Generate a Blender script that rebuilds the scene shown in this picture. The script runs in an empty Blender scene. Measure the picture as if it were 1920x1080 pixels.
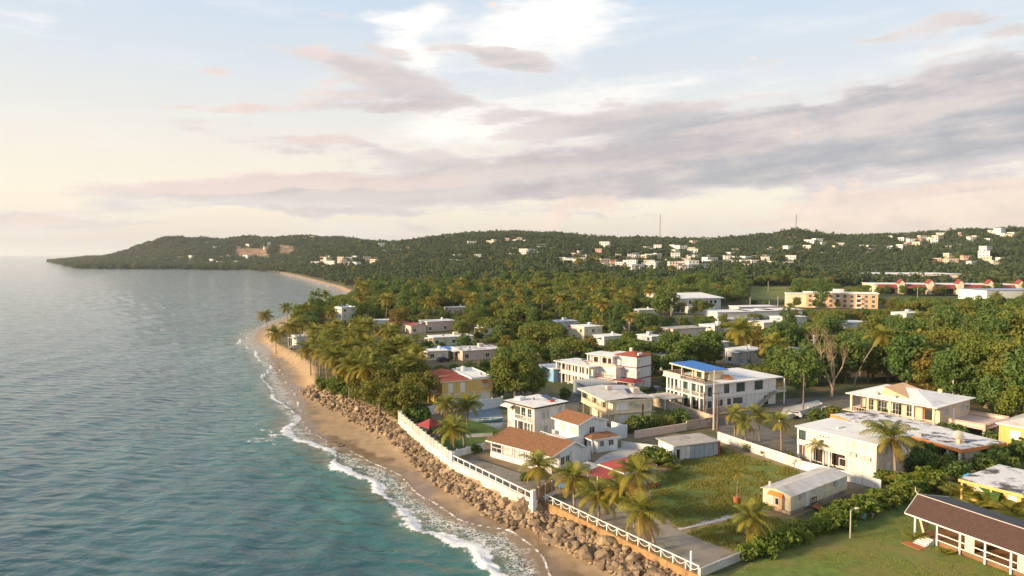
import bpy, bmesh, math, random
import numpy as np
from mathutils import Vector, Matrix

# ------------------------------------------------------------------ camera, sky, sun, exposure
SC = bpy.context.scene
COL = SC.collection
R = math.radians
FOC, HZ, CZ = 1297.0, 477.0, 39.0            # focal length in photo pixels, eye-level row, eye height above the sea
PITCH = math.atan((540 - HZ) / FOC)
cam_d = bpy.data.cameras.new('camera'); cam = bpy.data.objects.new('camera', cam_d); COL.objects.link(cam)
cam_d.sensor_width = 36.0; cam_d.lens = 36.0 * FOC / 1920.0
cam_d.clip_start = 1.0; cam_d.clip_end = 60000
cam.location = (0, 0, CZ); cam.rotation_euler = (math.pi / 2 - PITCH, 0, 0)
SC.camera = cam
SC.view_settings.view_transform = 'Standard'; SC.view_settings.look = 'None'
SC.view_settings.gamma = 1.0; SC.view_settings.use_curve_mapping = False
SC.view_settings.exposure = 1.78
SC.cycles.max_bounces = 6; SC.cycles.diffuse_bounces = 3; SC.cycles.glossy_bounces = 3
SC.cycles.transparent_max_bounces = 6; SC.cycles.volume_bounces = 1
SC.cycles.use_denoising = True

SUN_EL = 17.0
SUN_AZ = math.atan2(-0.95, -0.30)             # bearing from +Y towards +X: over the sea, a little behind the camera
sun_dir = Vector((math.sin(SUN_AZ) * math.cos(R(SUN_EL)), math.cos(SUN_AZ) * math.cos(R(SUN_EL)), math.sin(R(SUN_EL))))
sun_d = bpy.data.lights.new('sun', 'SUN'); sun = bpy.data.objects.new('sun', sun_d); COL.objects.link(sun)
sun_d.energy = 2.6; sun_d.angle = R(9.0); sun_d.color = (1.0, 0.72, 0.43)
sun.rotation_euler = (-sun_dir).to_track_quat('-Z', 'Y').to_euler(); sun.location = (-300, -100, 300)

W = bpy.data.worlds.new('World'); SC.world = W; W.use_nodes = True
W.cycles.sampling_method = 'MANUAL'; W.cycles.sample_map_resolution = 256
def build_sky():
    nt = W.node_tree; N = nt.nodes; L = nt.links; N.clear()
    def link(sock, v):
        if isinstance(v, (int, float)): sock.default_value = v
        else: L.new(v, sock)
    def m(op, a, b=0.0, c=None):
        n = N.new('ShaderNodeMath'); n.operation = op; link(n.inputs[0], a); link(n.inputs[1], b)
        if c is not None: link(n.inputs[2], c)
        return n.outputs[0]
    def sstep(x, a, b):
        n = N.new('ShaderNodeMapRange'); n.interpolation_type = 'SMOOTHSTEP'
        link(n.inputs[0], x); n.inputs[1].default_value = a; n.inputs[2].default_value = b
        return n.outputs[0]
    def mixc(f, a, b):
        n = N.new('ShaderNodeMix'); n.data_type = 'RGBA'; link(n.inputs[0], f)
        for s, v in ((n.inputs[6], a), (n.inputs[7], b)):
            if isinstance(v, tuple): s.default_value = (*v, 1)
            else: L.new(v, s)
        return n.outputs[2]
    def noise(vec, scale, detail, rough=0.55):
        n = N.new('ShaderNodeTexNoise'); L.new(vec, n.inputs['Vector']); n.inputs['Scale'].default_value = scale
        n.inputs['Detail'].default_value = detail; n.inputs['Roughness'].default_value = rough
        return n
    def comb(x, y, z=0.0):
        n = N.new('ShaderNodeCombineXYZ'); link(n.inputs[0], x); link(n.inputs[1], y); link(n.inputs[2], z); return n.outputs[0]
    sky = N.new('ShaderNodeTexSky'); sky.sky_type = 'NISHITA'; sky.sun_disc = False
    sky.sun_elevation = R(SUN_EL); sky.sun_rotation = SUN_AZ
    sky.altitude = 0; sky.air_density = 1.0; sky.dust_density = 1.2; sky.ozone_density = 1.5
    tc = N.new('ShaderNodeTexCoord'); sp = N.new('ShaderNodeSeparateXYZ'); L.new(tc.outputs['Generated'], sp.inputs[0])
    x, y, z = sp.outputs
    hor = m('POWER', m('ADD', m('MULTIPLY', x, x), m('MULTIPLY', y, y)), 0.5)
    v = m('DIVIDE', z, m('MAXIMUM', hor, 0.02))                 # tangent of the elevation
    az = m('ARCTAN2', x, y)                                      # bearing
    def P(px, py): u = (px - 960) / FOC; return math.atan(u), (HZ - py) / FOC / math.sqrt(1 + u * u)
    def warped(az, v):
        w = noise(comb(m('MULTIPLY', az, 3.2), m('MULTIPLY', v, 9.0), 1.7), 2.4, 5.0, 0.6)
        ws = N.new('ShaderNodeSeparateColor'); L.new(w.outputs['Color'], ws.inputs[0])
        return m('ADD', az, m('MULTIPLY', m('SUBTRACT', ws.outputs[0], 0.5), 0.20)), m('ADD', v, m('MULTIPLY', m('SUBTRACT', ws.outputs[1], 0.5), 0.065))
    def mass(ax, vy, lst):
        t = None
        for px, py, rx, ry, tl, g in lst:
            a0, v0 = P(px, py); c, s_ = math.cos(R(tl)), math.sin(R(tl))
            da, dv = m('SUBTRACT', ax, a0), m('SUBTRACT', vy, v0)
            p = m('MULTIPLY', m('ADD', m('MULTIPLY', da, c), m('MULTIPLY', dv, s_)), FOC / rx)
            q = m('MULTIPLY', m('SUBTRACT', m('MULTIPLY', dv, c), m('MULTIPLY', da, s_)), FOC / ry)
            b = m('MULTIPLY', m('EXPONENT', m('MULTIPLY', m('ADD', m('MULTIPLY', p, p), m('MULTIPLY', q, q)), -1.0)), g)
            t = b if t is None else m('ADD', t, b)
        return t
    GREY = [(1830, 195, 520, 58, 7, 1.15), (1500, 275, 560, 48, 7, 1.1), (1000, 322, 460, 42, 5, 1.06), (1120, 228, 240, 32, 0, .88), (500, 352, 270, 24, 1, 1.0), (560, 265, 250, 20, -5, .85), (2700, 190, 700, 90, 0, 1.1),
            (-1500, 260, 600, 60, -3, 0.9), (690, 140, 190, 30, -12, .95), (400, 142, 70, 14, 6, .8), (720, 205, 200, 26, 0, .95), (470, 208, 60, 8, 0, .6), (330, 200, 45, 7, 0, .6), (950, 112, 110, 32, -16, 1.0), (725, 98, 70, 12, -8, .6),
            (1830, 60, 110, 16, -12, .6), (1330, 130, 150, 14, -4, .5), (1620, 90, 90, 20, -10, .55), (640, 36, 34, 11, 0, .7), (30, 418, 60, 8, 0, .85), (118, 414, 60, 8, 0, .8), (250, 426, 70, 5, 0, .6), (770, 430, 60, 10, 0, .75), (620, 400, 260, 7, 0, .55), (1750, 368, 120, 5, 0, .6), (1160, 405, 70, 5, 0, .55)]
    BRI = [(1010, 55, 160, 75, 10, 0.95), (785, 85, 55, 85, -8, 0.62), (740, 40, 80, 18, -4, .45), (880, 235, 190, 50, 8, 0.6), (1150, 190, 260, 40, 8, 0.4), (1750, 110, 260, 36, 8, 0.35), (75, 28, 60, 16, 0, 0.4), (2500, 60, 260, 60, 10, 0.5), (-400, 90, 260, 50, 10, 0.45)]
    CUM = [(1700, 400, 200, 36, 0, 1.0), (1590, 378, 46, 30, 0, 0.9), (1850, 388, 130, 40, 0, 0.7), (1115, 376, 60, 20, 0, 1.15), (1048, 406, 30, 16, 20, 1.0), (1330, 425, 180, 16, 0, 0.55), (2300, 390, 300, 50, 0, 0.8), (-500, 400, 300, 40, 0, 0.7)]
    def cloud(az, v, det=8.0):
        ax, vy = warped(az, v)
        st = noise(comb(m('MULTIPLY', az, 2.6), m('MULTIPLY', m('SUBTRACT', v, m('MULTIPLY', az, 0.09)), 17.0), 4.2), 2.0, det, 0.6).outputs[0]
        fi = noise(comb(m('MULTIPLY', az, 6.0), m('MULTIPLY', v, 11.0), 0.3), 2.6, det, 0.62).outputs[0]
        n1 = m('SUBTRACT', m('ADD', m('MULTIPLY', st, 0.72), m('MULTIPLY', fi, 0.28)), 0.5)
        return ax, vy, st, fi, n1, m('ADD', mass(ax, vy, GREY), m('MULTIPLY', n1, 2.6))
    ax, vy, strk, fine, n1, g0 = cloud(az, v)
    g1 = cloud(m('SUBTRACT', az, 0.035), m('ADD', v, 0.012), 4.0)[5]           # the same cloud a little towards the sun
    up = sstep(v, 0.012, 0.05)
    d_grey = m('MULTIPLY', sstep(g0, 0.36, 0.72), up)
    lit = sstep(m('SUBTRACT', g0, g1), 0.08, 0.5)
    d_bri = sstep(m('ADD', mass(ax, vy, BRI), m('MULTIPLY', n1, 1.5)), 0.15, 0.95)
    cu = m('ADD', mass(ax, vy, CUM), m('MULTIPLY', m('SUBTRACT', fine, 0.5), 2.4))
    d_cum = m('MULTIPLY', sstep(cu, 0.36, 0.66), 0.66)
    # clear sky: scattered blue overhead, cream towards the horizon
    pale = mixc(sstep(v, 0.02, 0.38), (5.67, 4.98, 3.91), (3.72, 4.32, 4.93))
    c0 = mixc(m('ADD', 0.10, m('MULTIPLY', sstep(v, 0.12, 1.2), 0.5)), pale, sky.outputs[0])
    c0 = mixc(m('MULTIPLY', m('SUBTRACT', 1.0, sstep(v, 0.004, 0.075)), 0.7), c0, (3.72, 3.30, 3.26))
    c1 = mixc(m('MULTIPLY', sstep(strk, 0.45, 0.8), 0.35), c0, (5.49, 5.39, 5.21))
    c2 = mixc(m('MULTIPLY', d_bri, 0.9), c1, (6.51, 6.14, 5.67))
    thick = sstep(g0, 0.45, 1.1)
    slate = mixc(sstep(az, -0.35, 0.5), (2.98, 2.74, 2.77), (2.14, 2.25, 2.56))
    bands = m('ADD', m('MULTIPLY', strk, 0.65), m('MULTIPLY', fine, 0.35))
    gcol = mixc(thick, (4.28, 4.00, 3.91), mixc(sstep(bands, 0.40, 0.62), slate, (3.81, 3.49, 3.39)))
    gcol = mixc(m('MULTIPLY', lit, m('ADD', 0.10, m('MULTIPLY', sstep(az, 0.1, -0.35), 0.30))), gcol, (5.77, 4.28, 3.67))
    c3 = mixc(m('MULTIPLY', d_grey, 0.88), c2, gcol)
    ccol = mixc(sstep(fine, 0.35, 0.7), (4.5, 3.65, 3.2), (5.9, 4.65, 3.8))
    c4 = mixc(d_cum, c3, ccol)
    bg = N.new('ShaderNodeBackground'); L.new(c4, bg.inputs[0]); bg.inputs[1].default_value = 0.055
    out = N.new('ShaderNodeOutputWorld'); L.new(bg.outputs[0], out.inputs[0])
build_sky()

# ------------------------------------------------------------------ helpers
rnd = random.Random(7)
def ray(px, py):
    a = (px - 960) / FOC; b = (540 - py) / FOC; c, s = math.cos(PITCH), math.sin(PITCH)
    return (a, c + b * s, -s + b * c)
def gp(px, py, z=3.0):                        # sight line of the photograph met with the level z: a place on the ground
    r = ray(px, py); t = (z - CZ) / r[2]
    return Vector((r[0] * t, r[1] * t, z))
def proj(x, y, z):
    z -= CZ; c, s = math.cos(PITCH), math.sin(PITCH); d = y * c - z * s; u = y * s + z * c
    return 960 + FOC * x / d, 540 - FOC * u / d
def tag(o, label=None, cat=None, group=None, kind=None):
    if label: o['label'] = label
    if cat: o['category'] = cat
    if group: o['group'] = group
    if kind: o['kind'] = kind
    return o
def empty(name, loc, rz=0.0, label=None, cat=None, group=None):
    o = bpy.data.objects.new(name, None); COL.objects.link(o); o.location = loc; o.rotation_euler = (0, 0, rz)
    o.empty_display_size = 0.3
    return tag(o, label, cat, group)
def link_mesh(name, me, parent=None, loc=(0, 0, 0), rot=(0, 0, 0), scale=(1, 1, 1)):
    o = bpy.data.objects.new(name, me); COL.objects.link(o); o.location = loc; o.rotation_euler = rot; o.scale = scale
    if parent is not None: o.parent = parent
    return o
def np_mesh(name, V, F, mats, smooth=False, attrs=None, midx=None):
    V = np.asarray(V, dtype=np.float32); me = bpy.data.meshes.new(name)
    F = np.asarray(F, dtype=np.int32); n, k = F.shape
    me.vertices.add(len(V)); me.vertices.foreach_set('co', V.ravel())
    me.loops.add(n * k); me.loops.foreach_set('vertex_index', F.ravel())
    me.polygons.add(n); me.polygons.foreach_set('loop_start', np.arange(0, n * k, k, dtype=np.int32))
    me.polygons.foreach_set('loop_total', np.full(n, k, dtype=np.int32))
    if midx is not None: me.polygons.foreach_set('material_index', np.asarray(midx, dtype=np.int32))
    me.update(calc_edges=True)
    me.polygons.foreach_set('use_smooth', np.full(n, smooth))
    for m_ in (mats if isinstance(mats, (list, tuple)) else [mats]): me.materials.append(m_)
    for nm, a in (attrs or {}).items():
        at = me.attributes.new(nm, 'FLOAT', 'POINT'); at.data.foreach_set('value', np.asarray(a, dtype=np.float32))
    return me
class MB:
    def __init__(s): s.v = []; s.f = []; s.mi = []; s.cur = 0
    def add(s, vs, fs):
        b = len(s.v); s.v += [tuple(p) for p in vs]; s.f += [tuple(i + b for i in f) for f in fs]; s.mi += [s.cur] * len(fs); return s
    def box(s, x0, y0, z0, x1, y1, z1):
        return s.add([(x0, y0, z0), (x1, y0, z0), (x1, y1, z0), (x0, y1, z0), (x0, y0, z1), (x1, y0, z1), (x1, y1, z1), (x0, y1, z1)],
                     [(0, 3, 2, 1), (4, 5, 6, 7), (0, 1, 5, 4), (1, 2, 6, 5), (2, 3, 7, 6), (3, 0, 4, 7)])
    def tube(s, pts, rad, n=8, caps=True):
        pts = [Vector(p) for p in pts]; rad = rad if isinstance(rad, (list, tuple)) else [rad] * len(pts)
        vs = []; fs = []
        for i, p in enumerate(pts):
            t = (pts[min(i + 1, len(pts) - 1)] - pts[max(i - 1, 0)]).normalized()
            a = t.cross(Vector((0, 0, 1)) if abs(t.z) < 0.9 else Vector((1, 0, 0))).normalized(); b = t.cross(a)
            for k in range(n):
                th = 2 * math.pi * k / n; vs.append(p + (a * math.cos(th) + b * math.sin(th)) * rad[i])
        for i in range(len(pts) - 1):
            for k in range(n):
                fs.append((i * n + k, i * n + (k + 1) % n, (i + 1) * n + (k + 1) % n, (i + 1) * n + k))
        if caps:
            fs.append(tuple(reversed(range(n)))); fs.append(tuple(range((len(pts) - 1) * n, len(pts) * n)))
        return s.add(vs, fs)
    def bar(s, a, b, w, h=None):              # square bar from a to b
        h = h or w; a = Vector(a); b = Vector(b); t = (b - a).normalized()
        u = t.cross(Vector((0, 0, 1)) if abs(t.z) < 0.95 else Vector((0, 1, 0))).normalized() * (w / 2); q = t.cross(u).normalized() * (h / 2)
        vs = [a - u - q, a + u - q, a + u + q, a - u + q, b - u - q, b + u - q, b + u + q, b - u + q]
        return s.add(vs, [(0, 1, 2, 3), (7, 6, 5, 4), (0, 4, 5, 1), (1, 5, 6, 2), (2, 6, 7, 3), (3, 7, 4, 0)])
    def prism(s, poly, z0, z1):
        n = len(poly); vs = [(p[0], p[1], z0) for p in poly] + [(p[0], p[1], z1) for p in poly]
        return s.add(vs, [tuple(reversed(range(n))), tuple(range(n, 2 * n))] + [(i, (i + 1) % n, n + (i + 1) % n, n + i) for i in range(n)])
    def slab(s, quad, th):                     # sloping sheet with thickness, quad is the top face
        q = [Vector(p) for p in quad]; n = len(q); vs = q + [p - Vector((0, 0, th)) for p in q]
        return s.add(vs, [tuple(range(n)), tuple(reversed(range(n, 2 * n)))] + [(i, n + i, n + (i + 1) % n, (i + 1) % n) for i in range(n)])
    def mesh(s, name, mats, smooth=False):
        me = bpy.data.meshes.new(name); me.from_pydata(s.v, [], s.f)
        for m_ in (mats if isinstance(mats, (list, tuple)) else [mats]): me.materials.append(m_)
        me.polygons.foreach_set('material_index', s.mi)
        if smooth: me.polygons.foreach_set('use_smooth', [True] * len(s.f))
        bm = bmesh.new(); bm.from_mesh(me); bmesh.ops.recalc_face_normals(bm, faces=bm.faces); bm.to_mesh(me); bm.free()
        return me
    def build(s, name, mats, parent=None, smooth=False, **k): return link_mesh(name, s.mesh(name, mats, smooth), parent, **k)
def copy_tree(o, parent=None):
    c = o.copy(); COL.objects.link(c); c.parent = parent
    for ch in o.children: copy_tree(ch, c)
    return c

# ------------------------------------------------------------------ materials
def mat(name, col, rough=0.8, var=0.14, scale=0.9, col2=None, c2scale=0.5, c2=(0.5, 0.62), streak=0.0, bump=0.0, bscale=8.0, spec=0.3, rand=0.0, metal=0.0, stripe=None):
    m_ = bpy.data.materials.new(name); m_.use_nodes = True; nt = m_.node_tree; N = nt.nodes; L = nt.links
    b = N['Principled BSDF']; b.inputs['Roughness'].default_value = rough; b.inputs['Specular IOR Level'].default_value = spec; b.inputs['Metallic'].default_value = metal
    g = N.new('ShaderNodeNewGeometry'); pos = g.outputs['Position']
    def nz(sc, det, vec=pos, rg=0.6):
        n = N.new('ShaderNodeTexNoise'); n.inputs['Scale'].default_value = sc; n.inputs['Detail'].default_value = det; n.inputs['Roughness'].default_value = rg; L.new(vec, n.inputs['Vector']); return n.outputs[0]
    def mr(f, a, c, lo, hi):
        n = N.new('ShaderNodeMapRange'); L.new(f, n.inputs[0])
        for i, q in enumerate((a, c, lo, hi)): n.inputs[i + 1].default_value = q
        return n.outputs[0]
    def mix(f, a, c, mode='MIX'):
        n = N.new('ShaderNodeMix'); n.data_type = 'RGBA'; n.blend_type = mode
        if isinstance(f, (int, float)): n.inputs[0].default_value = f
        else: L.new(f, n.inputs[0])
        for s_, q in ((n.inputs[6], a), (n.inputs[7], c)):
            if isinstance(q, tuple): s_.default_value = (*q, 1)
            else: L.new(q, s_)
        return n.outputs[2]
    k = tuple(min(1, c * (1 - var)) for c in col); k2 = tuple(min(1, c * (1 + var)) for c in col)
    c = mix(mr(nz(scale, 5), 0.3, 0.7, 0, 1), k, k2)
    if col2: c = mix(mr(nz(c2scale, 7, rg=0.65), c2[0], c2[1], 0, 1), c, col2)
    if streak:
        streak = min(0.85, streak * 1.5)
        mp = N.new('ShaderNodeMapping'); mp.inputs['Scale'].default_value = (2.2, 2.2, 0.12); L.new(pos, mp.inputs[0])
        c = mix(mr(nz(1.3, 4, mp.outputs[0]), 0.52, 0.8, 0, streak), c, tuple(q * 0.45 for q in col))
    if stripe:                                   # bump lines of sheets and courses: (axis scale, strength)
        pass
    if rand:
        oi = N.new('ShaderNodeObjectInfo'); c = mix(mr(oi.outputs['Random'], 0, 1, 0, rand), c, tuple(q * 0.35 for q in col))
    L.new(c, b.inputs['Base Color'])
    if bump:
        bp = N.new('ShaderNodeBump'); bp.inputs['Strength'].default_value = bump; bp.inputs['Distance'].default_value = 0.05
        L.new(nz(bscale, 4), bp.inputs['Height']); L.new(bp.outputs[0], b.inputs['Normal'])
    return m_
M = {}
def dm(key, *a, **k): M[key] = mat(key, *a, **k)
dm('white', (0.70, 0.68, 0.66), 0.75, 0.07, streak=0.6)
dm('white2', (0.58, 0.58, 0.58), 0.75, 0.10, streak=0.45)
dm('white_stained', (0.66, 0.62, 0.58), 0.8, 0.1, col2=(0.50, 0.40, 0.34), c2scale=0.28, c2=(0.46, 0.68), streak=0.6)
dm('cream', (0.72, 0.62, 0.45), 0.8, 0.08, streak=0.4)
dm('beige', (0.66, 0.54, 0.38), 0.8, 0.08, streak=0.4)
dm('pinkwall', (0.66, 0.50, 0.42), 0.8, 0.08, streak=0.35)
dm('pale_blue', (0.60, 0.66, 0.68), 0.75, 0.06, streak=0.3)
dm('yellow', (0.68, 0.47, 0.15), 0.8, 0.08, streak=0.35)
dm('deep_yellow', (0.66, 0.42, 0.14), 0.8, 0.08, streak=0.3)
dm('orange', (0.70, 0.25, 0.06), 0.8, 0.1, streak=0.3)
dm('peach', (0.72, 0.44, 0.25), 0.8, 0.08, streak=0.3)
dm('red_paint', (0.45, 0.07, 0.06), 0.7, 0.12)
dm('maroon', (0.25, 0.06, 0.06), 0.7, 0.1)
dm('blue_wall', (0.20, 0.40, 0.60), 0.7, 0.1, streak=0.3)
dm('blue_roof', (0.03, 0.17, 0.52), 0.55, 0.12)
dm('blue_tarp', (0.04, 0.22, 0.55), 0.5, 0.1)
dm('grey_blue', (0.30, 0.36, 0.44), 0.7, 0.12, streak=0.3)
dm('roof_white', (0.72, 0.72, 0.71), 0.7, 0.08, col2=(0.50, 0.49, 0.47), c2scale=0.35, c2=(0.52, 0.75))
dm('roof_worn', (0.66, 0.66, 0.67), 0.75, 0.1, col2=(0.10, 0.09, 0.085), c2scale=0.42, c2=(0.50, 0.60))
dm('roof_metal', (0.50, 0.49, 0.47), 0.5, 0.12, col2=(0.34, 0.26, 0.20), c2scale=0.5, c2=(0.52, 0.72), spec=0.5)
dm('roof_brown', (0.235, 0.115, 0.055), 0.85, 0.25, 2.2, bump=0.5, bscale=5)
dm('roof_dark', (0.095, 0.055, 0.042), 0.85, 0.2, 3.0, bump=0.5, bscale=5)
dm('roof_slate', (0.075, 0.078, 0.085), 0.8, 0.15, 3.0, bump=0.4, bscale=5)
dm('roof_red', (0.29, 0.075, 0.045), 0.8, 0.18, 2.0, bump=0.5, bscale=4)
dm('roof_crimson', (0.27, 0.052, 0.05), 0.7, 0.16, 1.2)
dm('concrete', (0.38, 0.36, 0.33), 0.9, 0.15, col2=(0.24, 0.22, 0.20), c2scale=0.3, streak=0.4)
dm('concrete_pale', (0.50, 0.48, 0.45), 0.9, 0.12, col2=(0.36, 0.34, 0.31), c2scale=0.25, streak=0.3)
dm('old_wall', (0.44, 0.36, 0.28), 0.9, 0.15, col2=(0.22, 0.18, 0.14), c2scale=0.5, streak=0.6)
dm('ochre_wall', (0.36, 0.215, 0.095), 0.9, 0.25, 1.5, col2=(0.22, 0.14, 0.075), c2scale=0.8, streak=0.4, bump=0.4)
dm('asphalt', (0.125, 0.118, 0.108), 0.9, 0.25, 0.6, col2=(0.19, 0.165, 0.125), c2scale=0.22)
dm('paving', (0.26, 0.235, 0.20), 0.9, 0.15, 0.5, col2=(0.18, 0.155, 0.12), c2scale=0.25)
dm('bluepaving', (0.20, 0.24, 0.30), 0.85, 0.12, 0.7)
dm('dirt', (0.24, 0.18, 0.115), 0.95, 0.2, 0.7, col2=(0.15, 0.13, 0.05), c2scale=0.4)
dm('lawn', (0.120, 0.175, 0.034), 0.95, 0.3, 0.9, col2=(0.20, 0.175, 0.055), c2scale=0.16, c2=(0.42, 0.66), bump=0.5, bscale=7)
dm('lawn_dark', (0.06, 0.125, 0.026), 0.95, 0.2, 0.5, bump=0.5, bscale=7)
dm('glass', (0.035, 0.045, 0.05), 0.12, 0.2, spec=0.6)
dm('glass_green', (0.05, 0.09, 0.09), 0.15, 0.2, spec=0.6)
dm('dark_void', (0.03, 0.026, 0.022), 0.9, 0.2)
dm('shutter', (0.46, 0.45, 0.42), 0.6, 0.1)
dm('black_trim', (0.03, 0.03, 0.035), 0.6, 0.1)
dm('wood', (0.22, 0.12, 0.06), 0.8, 0.2)
dm('pole_wood', (0.17, 0.12, 0.085), 0.9, 0.2)
dm('pole_conc', (0.46, 0.42, 0.36), 0.9, 0.12)
dm('metal', (0.40, 0.40, 0.40), 0.45, 0.1, metal=0.6)
dm('white_metal', (0.75, 0.74, 0.72), 0.5, 0.06)
dm('wire', (0.05, 0.05, 0.05), 0.7, 0.1)
dm('solar', (0.03, 0.06, 0.14), 0.15, 0.15, spec=0.7)
dm('plastic_blue', (0.06, 0.25, 0.45), 0.4, 0.08)
dm('boat_hull', (0.12, 0.27, 0.29), 0.5, 0.15)
dm('car_paint', (0.45, 0.46, 0.47), 0.25, 0.05, spec=0.6)
dm('car_dark', (0.03, 0.035, 0.05), 0.25, 0.05, spec=0.6)
dm('rubber', (0.02, 0.02, 0.02), 0.8, 0.1)
dm('terracotta', (0.42, 0.14, 0.06), 0.8, 0.12)
dm('rock', (0.35, 0.262, 0.17), 0.95, 0.32, 1.3, col2=(0.12, 0.098, 0.08), c2scale=0.7, c2=(0.48, 0.6), bump=0.8, bscale=5, rand=0.75)
dm('trunk', (0.20, 0.155, 0.11), 0.95, 0.25, 2.5, bump=0.6, bscale=6)
dm('palm_trunk', (0.27, 0.21, 0.155), 0.95, 0.22, 3.0, bump=0.5, bscale=8)
dm('pale_trunk', (0.30, 0.22, 0.15), 0.95, 0.2, 2.0, bump=0.5, bscale=6)
dm('far_white', (0.80, 0.77, 0.73), 0.8, 0.08, 0.05)
dm('far_cream', (0.72, 0.58, 0.44), 0.8, 0.1, 0.05)
dm('far_pink', (0.66, 0.40, 0.33), 0.8, 0.1, 0.05)
dm('far_grey', (0.52, 0.51, 0.50), 0.8, 0.1, 0.05)
dm('far_red', (0.40, 0.13, 0.09), 0.8, 0.1, 0.05)
dm('red_earth', (0.27, 0.155, 0.10), 0.95, 0.2, 0.02, col2=(0.11, 0.11, 0.06), c2scale=0.03, c2=(0.45, 0.6))

def leaf_mat(name, dark, light, warm, trans=0.46, rand=0.55):
    m_ = bpy.data.materials.new(name); m_.use_nodes = True; nt = m_.node_tree; N = nt.nodes; L = nt.links; N.clear()
    at = N.new('ShaderNodeAttribute'); at.attribute_name = 'tint'; oi = N.new('ShaderNodeObjectInfo')
    def mix(f, a, c):
        n = N.new('ShaderNodeMix'); n.data_type = 'RGBA'; L.new(f, n.inputs[0])
        for s_, q in ((n.inputs[6], a), (n.inputs[7], c)):
            if isinstance(q, tuple): s_.default_value = (*q, 1)
            else: L.new(q, s_)
        return n.outputs[2]
    mr = N.new('ShaderNodeMapRange'); L.new(oi.outputs['Random'], mr.inputs[0]); mr.inputs[3].default_value = 0; mr.inputs[4].default_value = rand
    c = mix(mr.outputs[0], mix(at.outputs['Fac'], dark, light), warm)
    d = N.new('ShaderNodeBsdfPrincipled'); d.inputs['Roughness'].default_value = 0.65; d.inputs['Specular IOR Level'].default_value = 0.25; L.new(c, d.inputs['Base Color'])
    t = N.new('ShaderNodeBsdfTranslucent'); L.new(c, t.inputs[0])
    x = N.new('ShaderNodeMixShader'); x.inputs[0].default_value = trans; L.new(d.outputs[0], x.inputs[1]); L.new(t.outputs[0], x.inputs[2])
    o = N.new('ShaderNodeOutputMaterial'); L.new(x.outputs[0], o.inputs[0]); M[name] = m_
leaf_mat('leaf', (0.071, 0.136, 0.032), (0.205, 0.272, 0.054), (0.289, 0.260, 0.049))
leaf_mat('leaf_dark', (0.061, 0.131, 0.038), (0.153, 0.248, 0.057), (0.208, 0.248, 0.057))
leaf_mat('leaf_gold', (0.124, 0.132, 0.028), (0.264, 0.217, 0.043), (0.290, 0.215, 0.046))
leaf_mat('leaf_bright', (0.091, 0.162, 0.025), (0.217, 0.290, 0.043), (0.253, 0.255, 0.043))
leaf_mat('palm_leaf', (0.110, 0.155, 0.025), (0.244, 0.247, 0.038), (0.262, 0.224, 0.034), 0.35)
leaf_mat('palm_gold', (0.172, 0.162, 0.024), (0.309, 0.243, 0.035), (0.309, 0.211, 0.032), 0.35)
leaf_mat('leaf_shore', (0.090, 0.127, 0.022), (0.224, 0.230, 0.039), (0.244, 0.212, 0.037), 0.4)
leaf_mat('far_leaf', (0.034, 0.071, 0.030), (0.085, 0.129, 0.048), (0.104, 0.121, 0.040), 0.25)
leaf_mat('far_dark', (0.025, 0.055, 0.026), (0.064, 0.102, 0.043), (0.070, 0.096, 0.036), 0.25)
leaf_mat('palm_dry', (0.22, 0.145, 0.033), (0.30, 0.20, 0.05), (0.27, 0.15, 0.035), 0.3)
leaf_mat('grass_blade', (0.119, 0.174, 0.031), (0.279, 0.280, 0.054), (0.275, 0.208, 0.052), 0.3)

# ------------------------------------------------------------------ noise and the lie of the land
def _hash(ix, iy, s):
    n = (ix.astype(np.int64) * 374761393 + iy.astype(np.int64) * 668265263 + s * 974711) & 0x7fffffff
    n = ((n ^ (n >> 13)) * 1274126177) & 0x7fffffff
    return ((n ^ (n >> 16)) & 0xffff) / 65535.0
def vnoise(x, y, s=0):
    ix, iy = np.floor(x), np.floor(y); fx, fy = x - ix, y - iy
    fx = fx * fx * (3 - 2 * fx); fy = fy * fy * (3 - 2 * fy)
    a, b, c, d = _hash(ix, iy, s), _hash(ix + 1, iy, s), _hash(ix, iy + 1, s), _hash(ix + 1, iy + 1, s)
    return (a * (1 - fx) + b * fx) * (1 - fy) + (c * (1 - fx) + d * fx) * fy
def fbm(x, y, o=4, s=0):
    t = 0; a = 0.5
    for i in range(o): t = t + a * vnoise(x, y, s + i); x = x * 2.03 + 7.1; y = y * 2.03 + 3.3; a *= 0.5
    return t
def sstep(a, b, x): t = np.clip((x - a) / (b - a), 0, 1); return t * t * (3 - 2 * t)
shore_px = [(1040, 1120), (1000, 1062), (975, 1030), (945, 1002), (893, 992), (849, 979), (819, 960), (782, 938), (760, 916), (745, 896), (712, 880), (682, 868), (641, 846),
            (604, 831), (577, 812), (560, 790), (556, 768), (540, 744), (528, 722), (522, 704), (512, 688), (497, 672), (486, 658), (468, 646), (460, 634), (470, 622), (500, 606), (545, 590), (600, 572), (640, 558),
            (646, 551), (622, 540), (590, 531), (560, 522), (530, 515), (505, 509), (470, 507), (400, 506), (330, 505), (250, 504.5), (180, 504), (140, 503), (118, 497.5), (88, 490.5)]
SHORE = [(300.0, -400.0), (150.0, -120.0), (75.0, 5.0), (40.0, 48.0)] + [tuple(gp(a, b, 0.0)[:2]) for a, b in shore_px] + [(-2500.0, 4300.0), (-1500.0, 6500.0), (2000.0, 12000.0), (20000.0, 20000.0), (20000.0, -400.0)]
bank_px = [(1310, 1078), (1023, 940), (1000, 948), (845, 872), (748, 790), (700, 764), (655, 742), (612, 722), (590, 708), (592, 690), (566, 668), (540, 655), (518, 645), (508, 632), (520, 616), (560, 598), (620, 580), (668, 562), (668, 548), (640, 536), (600, 526), (560, 516), (530, 510), (500, 504.5)]
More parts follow.
